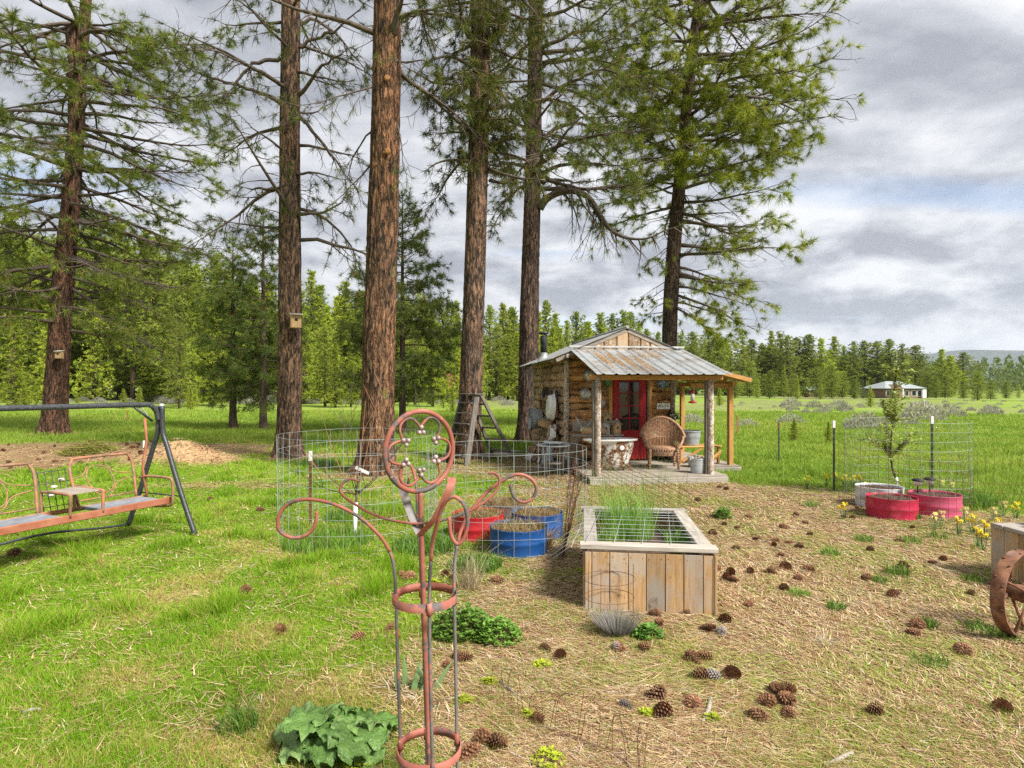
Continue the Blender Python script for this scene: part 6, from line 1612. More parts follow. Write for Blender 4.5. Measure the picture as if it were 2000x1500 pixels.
MB().sheet([[Vector(q) for q in r] for r in g][::-1]).build('soil', M['soil'], bed)
# wire panel lying over the rim, bent down at the left
pan_ = thing('wire_grid', 'bent galvanised wire panel laid across the planter rim', 'wire panel', (BED_O[0], BED_O[1], gzf(*BED_O)), BED_A)
def panel_pt(u, v): 
    z = BH + .03
    if u < -.03: z = BH + .03 - (-.03 - u) * .75
    return Vector((u, v, z + .008 * math.sin(v * 9)))
for k in range(10):
    v = .10 + k * .145; sh = rg.uniform(-.02, .02)
    us = [-.30 + sh, -.14, -.03, .2, .5, .8, .98 + rg.uniform(-.08, .0)] if k < 5 else [-.05, .1, .3, .6, .92]
    MB().tube([panel_pt(q, v) for q in us], .0022, 5).build('wire', M['galv_wire'], pan_)
for k in range(5):
    u = -.20 + k * .22 if k else -.10
    MB().tube([panel_pt(u + .12 * (v - .1), v) for v in np.linspace(.05, 1.4 if k else .7, 5)], .0022, 5).build('wire', M['galv_wire'], pan_)

# second planter at the right edge with a box on it, iron wheel in front
b2_ = thing('raised_bed', 'weathered plank planter at the right edge behind the iron wheel', 'planter', (4.53, 4.02, gzf(4.53, 4.02)), 0)
x = 0
while x < 1.29:
    MB().cham((x + .075, 0, .22), (.145, .022, .46), .003, j=.002).build('plank', M['bed_z'], b2_); x += .151
y = .015
while y < 1.4:
    MB().cham((-.012, y + .075, .22), (.022, .145, .46), .003, j=.002).build('plank', M['bed_z'], b2_); MB().cham((1.36, y + .075, .22), (.022, .145, .46), .003).build('plank', M['bed_z'], b2_); y += .151
for (c_, s_, m_) in (((.67, .03, .475), (1.45, .13, .035), 'bed_x'), ((.67, 1.42, .475), (1.45, .13, .035), 'bed_x'), ((.02, .725, .474), (.13, 1.25, .035), 'bed_y'), ((1.32, .725, .474), (.13, 1.25, .035), 'bed_y')): MB().cham(c_, s_, .004).build('rim_board', M[m_], b2_)
MB().box((.67, .72, .36), (1.3, 1.35, .02)).build('soil', M['soil'], b2_)
t = thing('grey_crate', 'small grey plank crate standing on the right-edge planter', 'crate', (4.86, 5.10, .495), 0)
for k in range(2): MB().cham((.2, 0, .03 + k * .055), (.5, .02, .05), .003).build('slat', M['bed_x'], t)
for k in range(2): MB().cham((-.06, .16, .03 + k * .055), (.02, .30, .05), .003).build('slat', M['bed_y'], t)
MB().cham((.2, .15, .118), (.56, .34, .016), .003).build('lid', M['bed_x'], t)
wp = G(1994, 1243); wh = thing('wheel_ornament', 'rusty iron implement wheel standing in front of the right-edge planter', 'wheel', wp, D(-65.5))
WR, WW = .30, .085
def wpt(r_, a, x_): return Vector((x_, r_ * math.cos(a), WR + r_ * math.sin(a)))
aa = np.linspace(0, 2 * math.pi, 57)
MB().sheet([[wpt(WR, a, q) for a in aa] for q in (-WW / 2, WW / 2)] + [[wpt(WR - .012, a, q) for a in aa] for q in (WW / 2, -WW / 2)] + [[wpt(WR, a, -WW / 2) for a in aa]]).build('rim', M['rust'], wh)
MB().lathe([(.045, -.09), (.05, -.06), (.06, -.02), (.06, .02), (.05, .06), (.045, .09), (.025, .095)], 16, (0, 0, WR), rot3(0, D(90), 0), capt=True).build('hub', M['rust'], wh)
for k in range(8):
    a = k * math.pi / 4 + .25; s_ = 1 if k % 2 else -1
    MB().tube([wpt(.05, a - .1, s_ * .055), wpt(WR - .008, a + .06, s_ * .02)], .0095, 7).build('spoke', M['rust'], wh)
rv = MB()
for k in range(12):
    for s_ in (-1, 1): rv.ball(wpt(WR, k * math.pi / 6 + (.2 if s_ > 0 else 0), s_ * .028), .011, 8, .6)
rv.build('rivet', M['rust'], wh)

# ------------------------------------------------------------------ cut drums as planters
def drumpot(label, x, y, r, hgt, mat, soilm=None, dents=0.01, rz=0.0):
    t = thing('drum_planter', label, 'planter', (x, y, gzf(x, y) - .012), rz)
    pr = [(r * .985, 0), (r, .012), (r * 1.012, .02), (r, .03)]
    zr = hgt * .52
    for (zz, k) in ((zr - .03, 1), (zr - .012, 1.022), (zr, 1.026), (zr + .012, 1.022), (zr + .03, 1), (hgt * .80, 1), (hgt - .01, 1), (hgt, 1.012), (hgt + .006, 1.006), (hgt, .985), (hgt - .03, .975)): pr.append((r * k, zz))
    MB().lathe(pr, 44, wob=dents * .35).build('shell', mat, t)
    n = 10; g = []
    mb = MB(); rings = []
    for i in range(8):
        rr = r * .972 * i / 7
        rings.append([Vector((rr * math.cos(a), rr * math.sin(a), hgt - .045 + .03 * float(fbm(x * 3 + rr * 8 * math.cos(a), y * 3 + rr * 8 * math.sin(a), 3, 8)))) for a in np.linspace(0, 2 * math.pi, 33)])
    mb.sheet(rings).build('soil', soilm or M['soil'], t)
    return t
drumpot('front blue cut drum planter full of dry needles', .066, 6.30, .305, .285, M['drum_blue'])
drumpot('rear blue cut drum planter beside the rusty wire bundle', .30, 7.02, .305, .285, M['drum_blue'], rz=1.2)
drumpot('bright red cut drum planter left of the two blue drums', -.40, 6.95, .305, .285, M['drum_red'])
drumpot('dark rusty cut drum at the back of the blue and red drums', -.10, 7.66, .30, .27, M['drum_dark'])
drumpot('white cut drum planter behind the crimson one', 5.45, 8.74, .31, .30, M['drum_white'])
drumpot('crimson cut drum planter, front one of the right-hand three', 5.19, 8.05, .305, .275, M['drum_red2'])
drumpot('faded pink-red cut drum planter holding two solar lamps', 5.88, 8.20, .315, .285, M['drum_pink'])
# wisps of dry stalks and sprouts in the drums
def wisps(name, label, x, y, z, r, n, cols, hmin, hmax, lean, w=.004, cat='plant', kind=None, group=None, mat=None, seed=1):
    nr2 = np.random.RandomState(seed)
    a = nr2.uniform(0, 6.28, n); q = r * np.sqrt(nr2.uniform(0, 1, n))
    bx, by = q * np.cos(a), q * np.sin(a); hh = nr2.uniform(hmin, hmax, n); la = nr2.uniform(0, 6.28, n); ln = nr2.uniform(0, 1, n) * lean * hh
    mx, my = bx + np.cos(la) * ln * .35, by + np.sin(la) * ln * .35; ex, ey = bx + np.cos(la) * ln, by + np.sin(la) * ln
    p = nr2.uniform(0, 6.28, n); dx, dy = np.cos(p) * w, np.sin(p) * w
    hz = np.zeros(n)
    V = np.stack([np.stack([bx - dx, by - dy, hz], -1), np.stack([bx + dx, by + dy, hz], -1), np.stack([mx + dx * .8, my + dy * .8, hh * .6], -1), np.stack([mx - dx * .8, my - dy * .8, hh * .6], -1), np.stack([ex, ey, hh * (1 - .25 * lean * nr2.uniform(0, 1, n))], -1)], 1)
    i0 = np.arange(n)[:, None] * 5
    f = np.concatenate([i0 + np.array([[0, 1, 2]]), i0 + np.array([[0, 2, 3]]), i0 + np.array([[3, 2, 4]])], 0)
    cc = np.array(cols)[nr2.randint(0, len(cols), n)] * nr2.uniform(.75, 1.2, (n, 1))
    o = link(name, np_mesh(name, V.reshape(-1, 3), f, mat or M['leaf'], np.repeat(cc, 5, 0)), None, (x, y, z))
    return tagp(o, label, cat, group, kind)
STR = [(0.36, 0.25, 0.11), (0.46, 0.35, 0.18), (0.25, 0.14, 0.06), (0.30, 0.20, 0.09)]
GRN = [(0.13, 0.26, 0.03), (0.18, 0.32, 0.05), (0.10, 0.21, 0.03)]
for i, (x, y, lab) in enumerate(((.066, 6.30, 'dry straw and needles piled in the front blue drum'), (.30, 7.02, 'dry straw and sprouts in the rear blue drum'), (-.40, 6.95, 'dry straw hanging over the red drum'), (-.10, 7.66, 'dry stalks in the dark rusty drum'))):
    wisps('dry_straw', lab, x, y, .245, .285, 620, STR * 3 + GRN[:1], .04, .13, 2.6, .0028, 'straw', seed=40 + i)
for i, (x, y, lab) in enumerate(((5.45, 8.74, 'sparse stubble on the soil of the white drum'), (5.19, 8.05, 'grey stubble on the soil of the crimson drum'), (5.88, 8.20, 'dead stalks in the pink-red drum'))):
    wisps('dead_stubble', lab, x, y, .25, .24, 120, [(0.14, 0.10, 0.08), (0.25, 0.19, 0.14)], .03, .10, 2.0, .003, 'stubble', seed=60 + i)
# straw tumbling down between the drums
wisps('dry_straw', 'clump of dry straw caught between the red and blue drums', -.17, 6.62, .0, .10, 260, STR, .15, .33, 1.2, .003, 'straw', seed=71)
wisps('dry_straw', 'tuft of dry straw hanging at the right side of the front blue drum', .385, 6.42, .0, .05, 170, STR, .12, .30, 1.0, .003, 'straw', seed=72)
# solar lamps
for (x, y, lab) in ((5.74, 8.33, 'left solar garden lamp standing in the pink-red drum'), (5.98, 8.43, 'right solar garden lamp standing at the back of the pink-red drum')):
    t = thing('solar_lamp', lab, 'lamp', (x, y, .23))
    MB().tube([(0, 0, 0), (0, 0, .15)], .008, 8).build('stake', M['black'], t)
    MB().lathe([(.035, .14), (.055, .20), (.056, .21)], 18, capt=True).build('lens', M['enamel'], t)
    MB().lathe([(.075, .208), (.08, .215), (.06, .235), (.02, .245), (.004, .246)], 18).build('cap', M['black'], t)

# ------------------------------------------------------------------ wire cages, posts, rusty wire
def cage(label, cx, cy, r, z1, rows, cols, mat, a0=0.0, a1=2 * math.pi, wr=.0018, wob=.02, z0=.02, tilt=0.0, group=None, name='wire_cage'):
    t = thing(name, label, 'wire cage', (cx, cy, gzf(cx, cy)), 0, group)
    full = abs(a1 - a0 - 2 * math.pi) < .01
    ph = rg.uniform(0, 6)
    def pt(a, z): 
        q = r * (1 + wob * math.sin(2 * a + ph) + wob * .5 * math.sin(5 * a + z * 2)); return Vector((q * math.cos(a), q * math.sin(a), z + tilt * q * math.cos(a)))
    for k in range(rows + 1):
        z = z0 + (z1 - z0) * k / rows; na_ = 40
        an = np.linspace(a0, a1, na_ + 1)
        MB().tube([pt(a, z + .006 * math.sin(4 * a + k)) for a in (an[:-1] if full else an)], wr, 4, full, caps=False).build('ring_wire', mat, t)
    for k in range(cols):
        a = a0 + (a1 - a0) * k / (cols if full else cols - 1)
        MB().tube([pt(a, z0 - .02), pt(a, (z0 + z1) / 2), pt(a, z1 + (.0 if full else .03))], wr, 4, caps=False).build('upright_wire', mat, t)
    return t
cage('galvanised wire cage round the bare sapling with a white trunk guard', -1.85, 7.10, .93, 1.20, 7, 34, M['galv_wire'])
cage('galvanised wire cage enclosing the red and blue cut drums', -.06, 6.86, .90, 1.06, 6, 34, M['galv_wire'])
cage('tall galvanised wire cage round the leafy fruit tree', 6.25, 9.35, .86, 1.24, 9, 26, M['galv_wire'])
def t_post(label, p, z1, mat, tip=None):
    t = thing('fence_post', label, 'post', p)
    mb = MB(); mb.box((0, 0, z1 / 2), (.035, .006, z1)); mb.box((0, .014, z1 / 2), (.006, .024, z1))
    mb.build('stake', mat, t)
    if tip: MB().box((0, .004, z1 - .06), (.039, .03, .122)).build('painted_tip', tip, t)
    st = MB()
    for k in range(int(z1 / .1) - 1): st.box((0, -.006, .1 + k * .1), (.03, .008, .02))
    st.build('stud', mat, t)
t_post('dark steel post at the left side of the fruit tree cage', Vector((5.44, 9.95, 0)), 1.20, M['tpost'], M['white'])
t_post('dark steel post at the right side of the fruit tree cage', Vector((6.72, 9.42, 0)), 1.30, M['tpost'], M['white'])
t_post('lone dark steel post in the meadow right of the cabin', G(1521, 905), .95, M['tpost'], M['rust'])
t_post('short pale-topped stake behind the swing frame', G(282, 950), .82, M['bed_z'], M['white'])
t_post('thin stake inside the sapling cage with a pale tip', Vector((-2.55, 7.45, 0)), .95, M['rust'], M['white'])
for (x, y, z1, lab) in ((22, 785, .9, 'orange survey stake at the wood edge on the far left'), (249, 822, .55, 'orange survey stake on the lawn behind the swing bar'), (1440, 850, .75, 'orange stake in the meadow behind the lean-to post')):
    q = G(x, y); o = MB().cham((0, 0, z1 / 2), (.05, .025, z1), .004).build('survey_stake', M['swing_rail'], None, loc=q); tagp(o, lab, 'stake', 'survey stakes')
# rusty panel in front of the right-hand drums
pf = thing('rusty_fencing', 'rusty wire fence panel running in front of the right-hand drums', 'wire panel', (0, 0, 0))
pathp = bez([Vector((5.05, 9.1, 0)), Vector((4.98, 8.3, 0)), Vector((5.05, 7.68, 0)), Vector((5.5, 7.66, 0)), Vector((5.95, 7.76, 0)), Vector((6.2, 7.9, 0))], 7)
for k in range(8):
    MB().tube([p + Vector((0, 0, .03 + k * .15 * np.interp(i, [0, len(pathp)], [1, .55]))) for i, p in enumerate(pathp)], .0024, 4, caps=False).build('line_wire', M['rust_wire'], pf)
for i in range(0, len(pathp), 2):
    MB().tube([pathp[i], pathp[i] + Vector((rg.uniform(-.01, .01), 0, 1.12 * np.interp(i, [0, len(pathp)], [1, .55])))], .0024, 4, caps=False).build('upright_wire', M['rust_wire'], pf)
# splayed rusty panel at the right
pf = thing('rusty_fencing', 'splayed rusty wire panel standing among the daffodils', 'wire panel', (0, 0, 0))
for k in range(9):
    f = k / 8; b0 = Vector((6.55 + .55 * f, 8.55 - .25 * f, 0)); tp_ = b0 + Vector((.02 + .30 * f, .1, .80 + .12 * f))
    MB().tube([b0, b0.lerp(tp_, .5) + Vector((.02, 0, 0)), tp_], .0026, 4, caps=False).build('upright_wire', M['rust_wire'], pf)
for k in range(3): MB().tube([Vector((6.55 + .55 * f + .1 * k * f, 8.55 - .25 * f, .12 + k * .13)) for f in (0, .3, .6, 1)], .0026, 4, caps=False).build('line_wire', M['rust_wire'], pf)
# rusty wire bundle beside the blue drums and long wires sprung over the bed
wb = thing('wire_bundle', 'upright bundle of rusty wire between blue drum and planter', 'wire bundle', (.55, 6.05, 0))
for k in range(16):
    b0 = Vector((rg.gauss(-.05, .035), rg.gauss(0, .05), 0)); tp_ = Vector((.13 + rg.gauss(0, .045), rg.gauss(.1, .05), rg.uniform(.8, 1.08)))
    md = b0.lerp(tp_, .5) + Vector((rg.gauss(0, .025), rg.gauss(0, .02), 0))
    MB().tube(bez([b0, md, tp_], 3), .0028, 4, caps=False).build('strand', M['rust_wire'], wb)
for k in range(7):
    zz = .12 + k * .13; MB().tube([Vector((-.05 + .18 * zz + .07 * math.cos(a), .09 * zz + .06 * math.sin(a), zz + .02 * math.sin(2 * a))) for a in np.linspace(0, 5.5, 10)], .0026, 4, caps=False).build('ring_strand', M['rust_wire'], wb)
wb = thing('sprung_wire', 'long rusty wires arching from the porch end over the planter', 'wire', (0, 0, 0))
for k in range(7):
    p0 = P(1135 + 6 * k, 905 - 2 * k, 7.2); p1 = P(1230 + 8 * k, 958 - 5 * k, 6.8); p2 = P(1310 + 9 * k, 1005 - 5 * k, 6.2); p3 = P(1376 + 2 * k, 1058 - 9 * k, 5.3 + .17 * k)
    MB().tube(bez([p0, p1, p2, p3], 5), .0026, 4, caps=False).build('strand', M['rust_wire'], wb)
# low looped border edging in the foreground
le = thing('border_edging', 'low looped rusty wire edging in the foreground flower border', 'edging', (0, 0, 0))
ep = bez([G(965, 1352), G(1010, 1400), G(1090, 1440), G(1170, 1468), G(1250, 1500), G(1262, 1560)], 8)
def along(s):
    i = min(int(s * (len(ep) - 1)), len(ep) - 2); return ep[i].lerp(ep[i + 1], s * (len(ep) - 1) - i)
for k in range(7):
    a, b_ = along(k / 7.6), along(min(1, (k + 1.5) / 7.6)); hh = .22 + rg.uniform(-.05, .04)
    pth = [a, a + Vector((0, 0, hh * .6)), a.lerp(b_, .12) + Vector((0, 0, hh * .88)), a.lerp(b_, .5) + Vector((0, 0, hh)), a.lerp(b_, .88) + Vector((0, 0, hh * .88)), b_ + Vector((0, 0, hh * .6)), b_]
    MB().tube(bez([q_ + Vector((rg.gauss(0, .014), rg.gauss(0, .014), rg.gauss(0, .008))) for q_ in pth], 4), .0016, 5, caps=False).build('hoop', M['rust_wire'], le)
    m_ = a.lerp(b_, .5); MB().tube([m_, m_ + Vector((rg.gauss(0, .03), rg.gauss(0, .02), hh * 1.0))], .0016, 5, caps=False).build('picket', M['rust_wire'], le)
MB().tube([along(s) + Vector((0, 0, .11 + .01 * math.sin(s * 40))) for s in np.linspace(0, 1, 30)], .0015, 5, caps=False).build('line_wire', M['rust_wire'], le)
le2 = thing('wire_hoop', 'thin rusty plant-support hoops against the front of the planter', 'plant support', G(1190, 1205))
for zz, rr in ((.16, .19), (.30, .20)): MB().tube([(rr * math.cos(a), rr * .6 * math.sin(a), zz + .02 * math.sin(a)) for a in np.linspace(0, 6.283, 25)[:-1]], .0025, 4, True).build('ring', M['rust_wire'], le2)
for a in (.3, 2.4, 4.3): MB().tube([(.2 * math.cos(a), .12 * math.sin(a), 0), (.2 * math.cos(a), .12 * math.sin(a), .40)], .0025, 4).build('leg', M['rust_wire'], le2)

# ------------------------------------------------------------------ stepladder
LY = 13.9
M['dark_wood'] = wood('dark_weathered_wood', (0.06, 0.05, 0.042), (0.19, 0.165, 0.14), (16, 16, 1.6))
ld = thing('stepladder', 'grey weathered wooden stepladder in front of the mossy-headed pine', 'ladder', (P(918, 0, LY).x, LY, 0), D(-46))
hh = 1.60
ld.scale = (1.45, 1.5, 1.0)
for s in (-1, 1):
    MB().bar((s * .26, -.28, 0), (s * .17, 0, hh), .045, .095, (0, 1, 0), b=.004).build('rail', M['dark_wood'], ld)
    MB().bar((s * .25 + .12, .62, 0), (s * .15 + .06, .06, hh - .03), .04, .06, (0, 1, 0), b=.004).build('rear_leg', M['dark_wood'], ld)
for k in range(6):
    f = (k + .8) / 6.6; w = .26 - .09 * f; MB().cham((0, -.28 * (1 - f), hh * f), (w * 2 - .03, .16, .03), .003).build('tread', M['dark_wood'], ld)
for k in range(5):
    f = (k + .8) / 5.6; MB().bar((-.25 + .10 * f + .12 - .06 * f, .62 - .56 * f, hh * f), (.25 - .10 * f + .12 - .06 * f, .62 - .56 * f, hh * f), .045, .045, b=.003).build('rear_rung', M['dark_wood'], ld)
MB().cham((0, .02, hh + .012), (.46, .20, .026), .004).build('top_cap', M['dark_wood'], ld)
MB().bar((-.19, -.02, hh * .80), (.10, -.01, hh * .92), .03, .015, (0, 1, 0)).build('spreader', M['dark_wood'], ld)

# bird boxes nailed to the trunks
q = P(578, 627, 14.5); birdhouse('yellow-fronted nest box with grey roof high on the second pine trunk', (q.x, q.y - .02, q.z - .17), D(28), 1.55, M['birdbox'], M['birdbox_grey'], True)
q = P(116, 692, 21.85); birdhouse('small brown nest box on the far left forked pine', (q.x, q.y, q.z - .15), D(6), 1.25, M['birdbox'], M['birdbox_grey'], True)

# ------------------------------------------------------------------ far buildings
hx, hyy = 153.0 * .0, 0
HYD = 150.0
hc_ = P(1742, 775, HYD); hzb = gzf(hc_.x, HYD)
house = thing('house', 'single-storey brown house with pale grey hipped roof across the meadow', 'house', (hc_.x, HYD, hzb), D(8))
k = HYD / F
w_, d_, e_, r_ = 80 * k, 8.0, 19 * k, 33 * k
M['brick'] = surf('tan_brick', [(0.3, (0.17, 0.10, 0.07)), (0.7, (0.28, 0.18, 0.13))], 1.2, rough=0.9)
M['far_roof'] = surf('pale_metal_roof', [(0.3, (0.25, 0.29, 0.29)), (0.7, (0.34, 0.38, 0.38))], .8, rough=0.6)
MB().box((0, 0, e_ / 2), (w_, d_, e_)).build('wall', M['brick'], house)
o_ = .6
MB().add([(-w_/2 - o_, -d_/2 - o_, e_), (w_/2 + o_, -d_/2 - o_, e_), (w_/2 + o_, d_/2 + o_, e_), (-w_/2 - o_, d_/2 + o_, e_), (-w_/2 + 3.4, 0, r_), (w_/2 - 3.4, 0, r_)], [(0, 1, 5, 4), (1, 2, 5), (2, 3, 4, 5), (3, 0, 4), (0, 3, 2, 1)]).build('roof', M['far_roof'], house)
MB().add([(-4.1, -d_/2 - 1.6, e_ * .98), (-1.5, -d_/2 - 1.6, e_ * .98), (-2.8, -d_/2 - 1.6, e_ + 1.0), (-4.1, -1, e_ * .98), (-1.5, -1, e_ * .98), (-2.8, -1, e_ + 1.0)], [(0, 1, 2), (1, 4, 5, 2), (0, 2, 5, 3)]).build('porch_gable', M['brick'], house)
for x_ in (-3.9, -1.7): MB().box((x_, -d_/2 - 1.4, e_ / 2), (.25, .25, e_)).build('porch_column', M['white'], house)
for (x_, w2, h2) in ((-3.2, .9, 2.0), (.6, 1.0, 1.2), (2.6, 1.1, 1.2), (4.2, 1.2, 1.4), (-4.6, .7, 1.2)):
    f_ = MB().box((x_, -d_/2 - .03, e_ * .52), (w2 + .2, .06, h2 + .2)).build('window', M['white'], house)
    MB().box((x_, -d_/2 - .075, e_ * .52), (w2, .02, h2)).build('pane', M['glass'], f_)
MB().box((4.9, -d_/2 - .5, e_ * .48), (1.0, .5, e_ * .8)).build('white_panel', M['white'], house)
sx_ = P(1584, 776, 150); shd = thing('shed', 'small pinkish shed with pale roof left of the far house', 'shed', (sx_.x, 150, gzf(sx_.x, 150)), D(8))
MB().box((0, 0, .95), (2.7, 2.2, 1.9)).build('wall', M['brick'], shd)
MB().add([(-1.6, -1.4, 1.85), (1.6, -1.4, 1.85), (1.6, 1.4, 1.85), (-1.6, 1.4, 1.85), (-1.5, 0, 2.7), (1.5, 0, 2.7)], [(0, 1, 5, 4), (2, 3, 4, 5), (1, 2, 5), (3, 0, 4), (0, 3, 2, 1)]).build('roof', M['far_roof'], shd)
rp = P(884, 735, 80); rh = thing('barn', 'red-roofed building glimpsed between the trunks of the wood', 'barn', (rp.x, 80, gzf(rp.x, 80)), D(35))
rh.scale = (.5, .5, .82)
M['red_roof'] = surf('red_sheet_roof', [(0.3, (0.30, 0.06, 0.05)), (0.7, (0.42, 0.11, 0.09))], 1.5, rough=0.6)
MB().box((0, 0, 1.2), (5, 4, 2.4)).build('wall', M['bark_young'], rh)
MB().add([(-2.8, -2.5, 2.2), (2.8, -2.5, 2.2), (2.8, 2.5, 2.2), (-2.8, 2.5, 2.2), (-2.8, 0, 4.4), (2.8, 0, 4.4)], [(0, 1, 5, 4), (2, 3, 4, 5), (1, 2, 5), (3, 0, 4), (0, 3, 2, 1)]).build('roof', M['red_roof'], rh)
# ------------------------------------------------------------------ garden plants
rg = random.Random(31)
def leaf_mesh(leaves, name, mat, smooth=False):
    """leaves: list of (points rows, colour); every row left-mid-right"""
    V = []; Fc = []; Cc = []
    for rows, c in leaves:
        b = len(V); nw = len(rows[0])
        for r_ in rows:
            for q in r_: V.append(tuple(q)); Cc.append(c)
        for i in range(len(rows) - 1):
            for k in range(nw - 1): Fc.append((b + i * nw + k, b + i * nw + k + 1, b + (i + 1) * nw + k + 1, b + (i + 1) * nw + k))
    return np_mesh(name, np.array(V), np.array(Fc), mat, np.array(Cc), smooth)
# rhubarb: broad crinkled leaves on stalks
rb = G(658, 1462); t = thing('rhubarb', 'rhubarb plant with broad crinkled green leaves beside the trellis', 'plant', rb)
r2 = random.Random(78)
for i in range(19):
    az = i * 137.5 + r2.uniform(-20, 20); k = math.sqrt((i + .4) / 19); dx = .21 * k * math.cos(D(az)); dy = .15 * k * math.sin(D(az)); z = .17 - .11 * k + r2.uniform(-.03, .05); s = r2.uniform(.075, .135) * (1.05 - .2 * k)
    a = D(az + r2.uniform(-35, 35)); ph = r2.uniform(0, 6)
    mt = rot3(r2.uniform(-.45, .45), -r2.uniform(-.15, .75) * (1 - .5 * k) + .25 * k, a); rows = []
    for j in range(17):
        f = j / 16; w = s * 1.0 * (math.sin(math.pi * min(1, .12 + f * .88)) ** .6) * (1 + .10 * math.sin(f * 15 + ph)); row = []
        for q_ in range(15):
            q = (q_ - 7) / 7; e_ = abs(q)
            vein = -.0075 * math.cos((f * 1.2 + e_ * .55) * 24) * (.35 + .65 * e_)
            ruff = .020 * math.sin(f * 17 + (3 if q > 0 else 0) + ph) * e_ ** 1.8 + vein
            edge = 1 + (.10 * math.sin(f * 41 + ph * 3 + (2 if q > 0 else 0)) if e_ > .8 else 0)
            row.append(Vector((dx, dy, z)) + mt @ Vector(((f - .25) * s * 1.85 - .12 * s * e_ * (1 - f), q * w * edge, ruff + .26 * s * e_ - .42 * s * f * f - .30 * s * e_ ** 3)))
        rows.append(row)
    c = r2.choice([(0.16, 0.29, 0.07), (0.21, 0.36, 0.10), (0.12, 0.23, 0.05), (0.26, 0.40, 0.13)])
    lf = link('leaf', leaf_mesh([(rows, c)], 'leaf', M['rhubarb_leaf'], True), t)
    MB().tube(bez([(dx * .25, dy * .25, 0), (dx * .6, dy * .6, z * .6), Vector((dx, dy, z)) + mt @ Vector((-.45 * s, 0, -.004))], 3), [.009, .0085, .008, .0075, .007, .006, .005], 6).build('stalk', M['drum_pink'], t)
# leafy mint-like clumps
def clump(name, label, p, rx, ry, hz, n, size, cols, seed, cat='plant', round_=True):
    r2 = random.Random(seed); leaves = []; st = MB()
    t = thing(name, label, cat, p)
    for i in range(n):
        a = r2.uniform(0, 6.28); q = math.sqrt(r2.random()); x = rx * q * math.cos(a); y = ry * q * math.sin(a); z = hz * (1 - q * q * .75) * r2.uniform(.45, 1.08)
        if i % 3 == 0: st.tube([(x * .5, y * .5, 0), (x * .85, y * .85, z * .6), (x, y, z)], [.003, .0025, .002], 3, caps=False)
        ro = r2.uniform(0, 6.28)
        for k in range(4):
            az = ro + k * 1.571 + r2.uniform(-.3, .3); fw = Vector((math.cos(az), math.sin(az), r2.uniform(.1, .7))); sd_ = Vector((-math.sin(az), math.cos(az), 0)); s = size * r2.uniform(.6, 1.15); o = Vector((x, y, z))
            c = cols[r2.randint(0, len(cols) - 1)]
            leaves.append(([[o, o, o], [o + fw * s * .5 - sd_ * s * .33, o + fw * s * .5 - Vector((0, 0, .1 * s)), o + fw * s * .5 + sd_ * s * .33], [o + fw * s] * 3], c))
    link('leaves', leaf_mesh(leaves, 'leaves', M['leaf']), t); st.build('stems', M['brush'], t)
    return t
MG = [(0.13, 0.26, 0.035), (0.17, 0.32, 0.05), (0.10, 0.205, 0.03), (0.21, 0.36, 0.06)]
clump('leafy_herb', 'bushy dark green herb clump right behind the trellis', G(905, 1240), .25, .18, .20, 420, .032, MG, 1)
clump('leafy_herb', 'smaller green herb clump right of the bushy one', G(970, 1252), .18, .14, .15, 280, .030, MG, 2)
clump('small_weed', 'bright green weed at the foot of the grey lavender', G(1266, 1246), .10, .08, .09, 70, .04, [(0.15, 0.30, 0.05), (0.11, 0.24, 0.04)], 3)
clump('small_weed', 'round green weed on the needle litter beyond the planter', G(1410, 1012), .12, .10, .14, 70, .05, MG, 4)
YS = [(0.36, 0.42, 0.03), (0.46, 0.48, 0.035), (0.28, 0.37, 0.03)]
for i, (x, y, r_, lab) in enumerate(((1058, 1303, .055, 'yellow-green sedum tuft below the pair of cones'), (956, 1336, .045, 'yellow-green sedum tuft right of the iris leaves'), (907, 1372, .05, 'yellow-green sedum tuft close beside the trellis'), (1030, 1402, .04, 'yellow-green sedum tuft inside the wire edging'), (1070, 1492, .075, 'largest yellow sedum tuft at the bottom edge'), (705, 1498, .07, 'yellow sedum tuft in front of the rhubarb'), (1266, 1402, .045, 'small sedum tuft left of the big cone pair'), (1392, 1412, .045, 'sedum tuft beside the broken grey stick'), (1135, 1120, .05, 'yellow tuft at the left foot of the planter'), (845, 1142, .06, 'yellow tuft behind the upper trellis hoop'))):
    clump('sedum', lab, G(x, y), r_ * 1.2, r_, r_ * .8, 70, .018, YS, 20 + i)
# grey lavender
p = G(1205, 1240); t = thing('lavender', 'grey dried lavender bush in front of the planter', 'shrub', p)
mb = MB(); V = []; Cc = []
for i in range(900):
    a = rg.uniform(0, 6.28); q = math.sqrt(rg.random()); b0 = Vector((.09 * q * math.cos(a), .08 * q * math.sin(a), .02)); d_ = Vector((math.cos(a) * q * .9, math.sin(a) * q * .8, 1.0)).normalized(); L = rg.uniform(.08, .26)
    pp = b0 + d_ * L + Vector((rg.gauss(0, .015), rg.gauss(0, .015), 0)); sd_ = d_.orthogonal().normalized(); w = .0022
    V += [b0 - sd_ * w, b0 + sd_ * w, pp]; c = rg.choice([(0.30, 0.28, 0.27), (0.42, 0.39, 0.37), (0.22, 0.20, 0.18), (0.12, 0.15, 0.09)]); Cc += [c] * 3
link('stems', np_mesh('stems', np.array([tuple(q) for q in V]), np.arange(len(V)).reshape(-1, 3), M['leaf'], np.array(Cc)), t)
M['dead_leaf'] = surf('bleached_dead_leaf', [(0.3, (0.30, 0.23, 0.14)), (0.7, (0.48, 0.41, 0.30))], 30, rough=0.9, bmp=0)
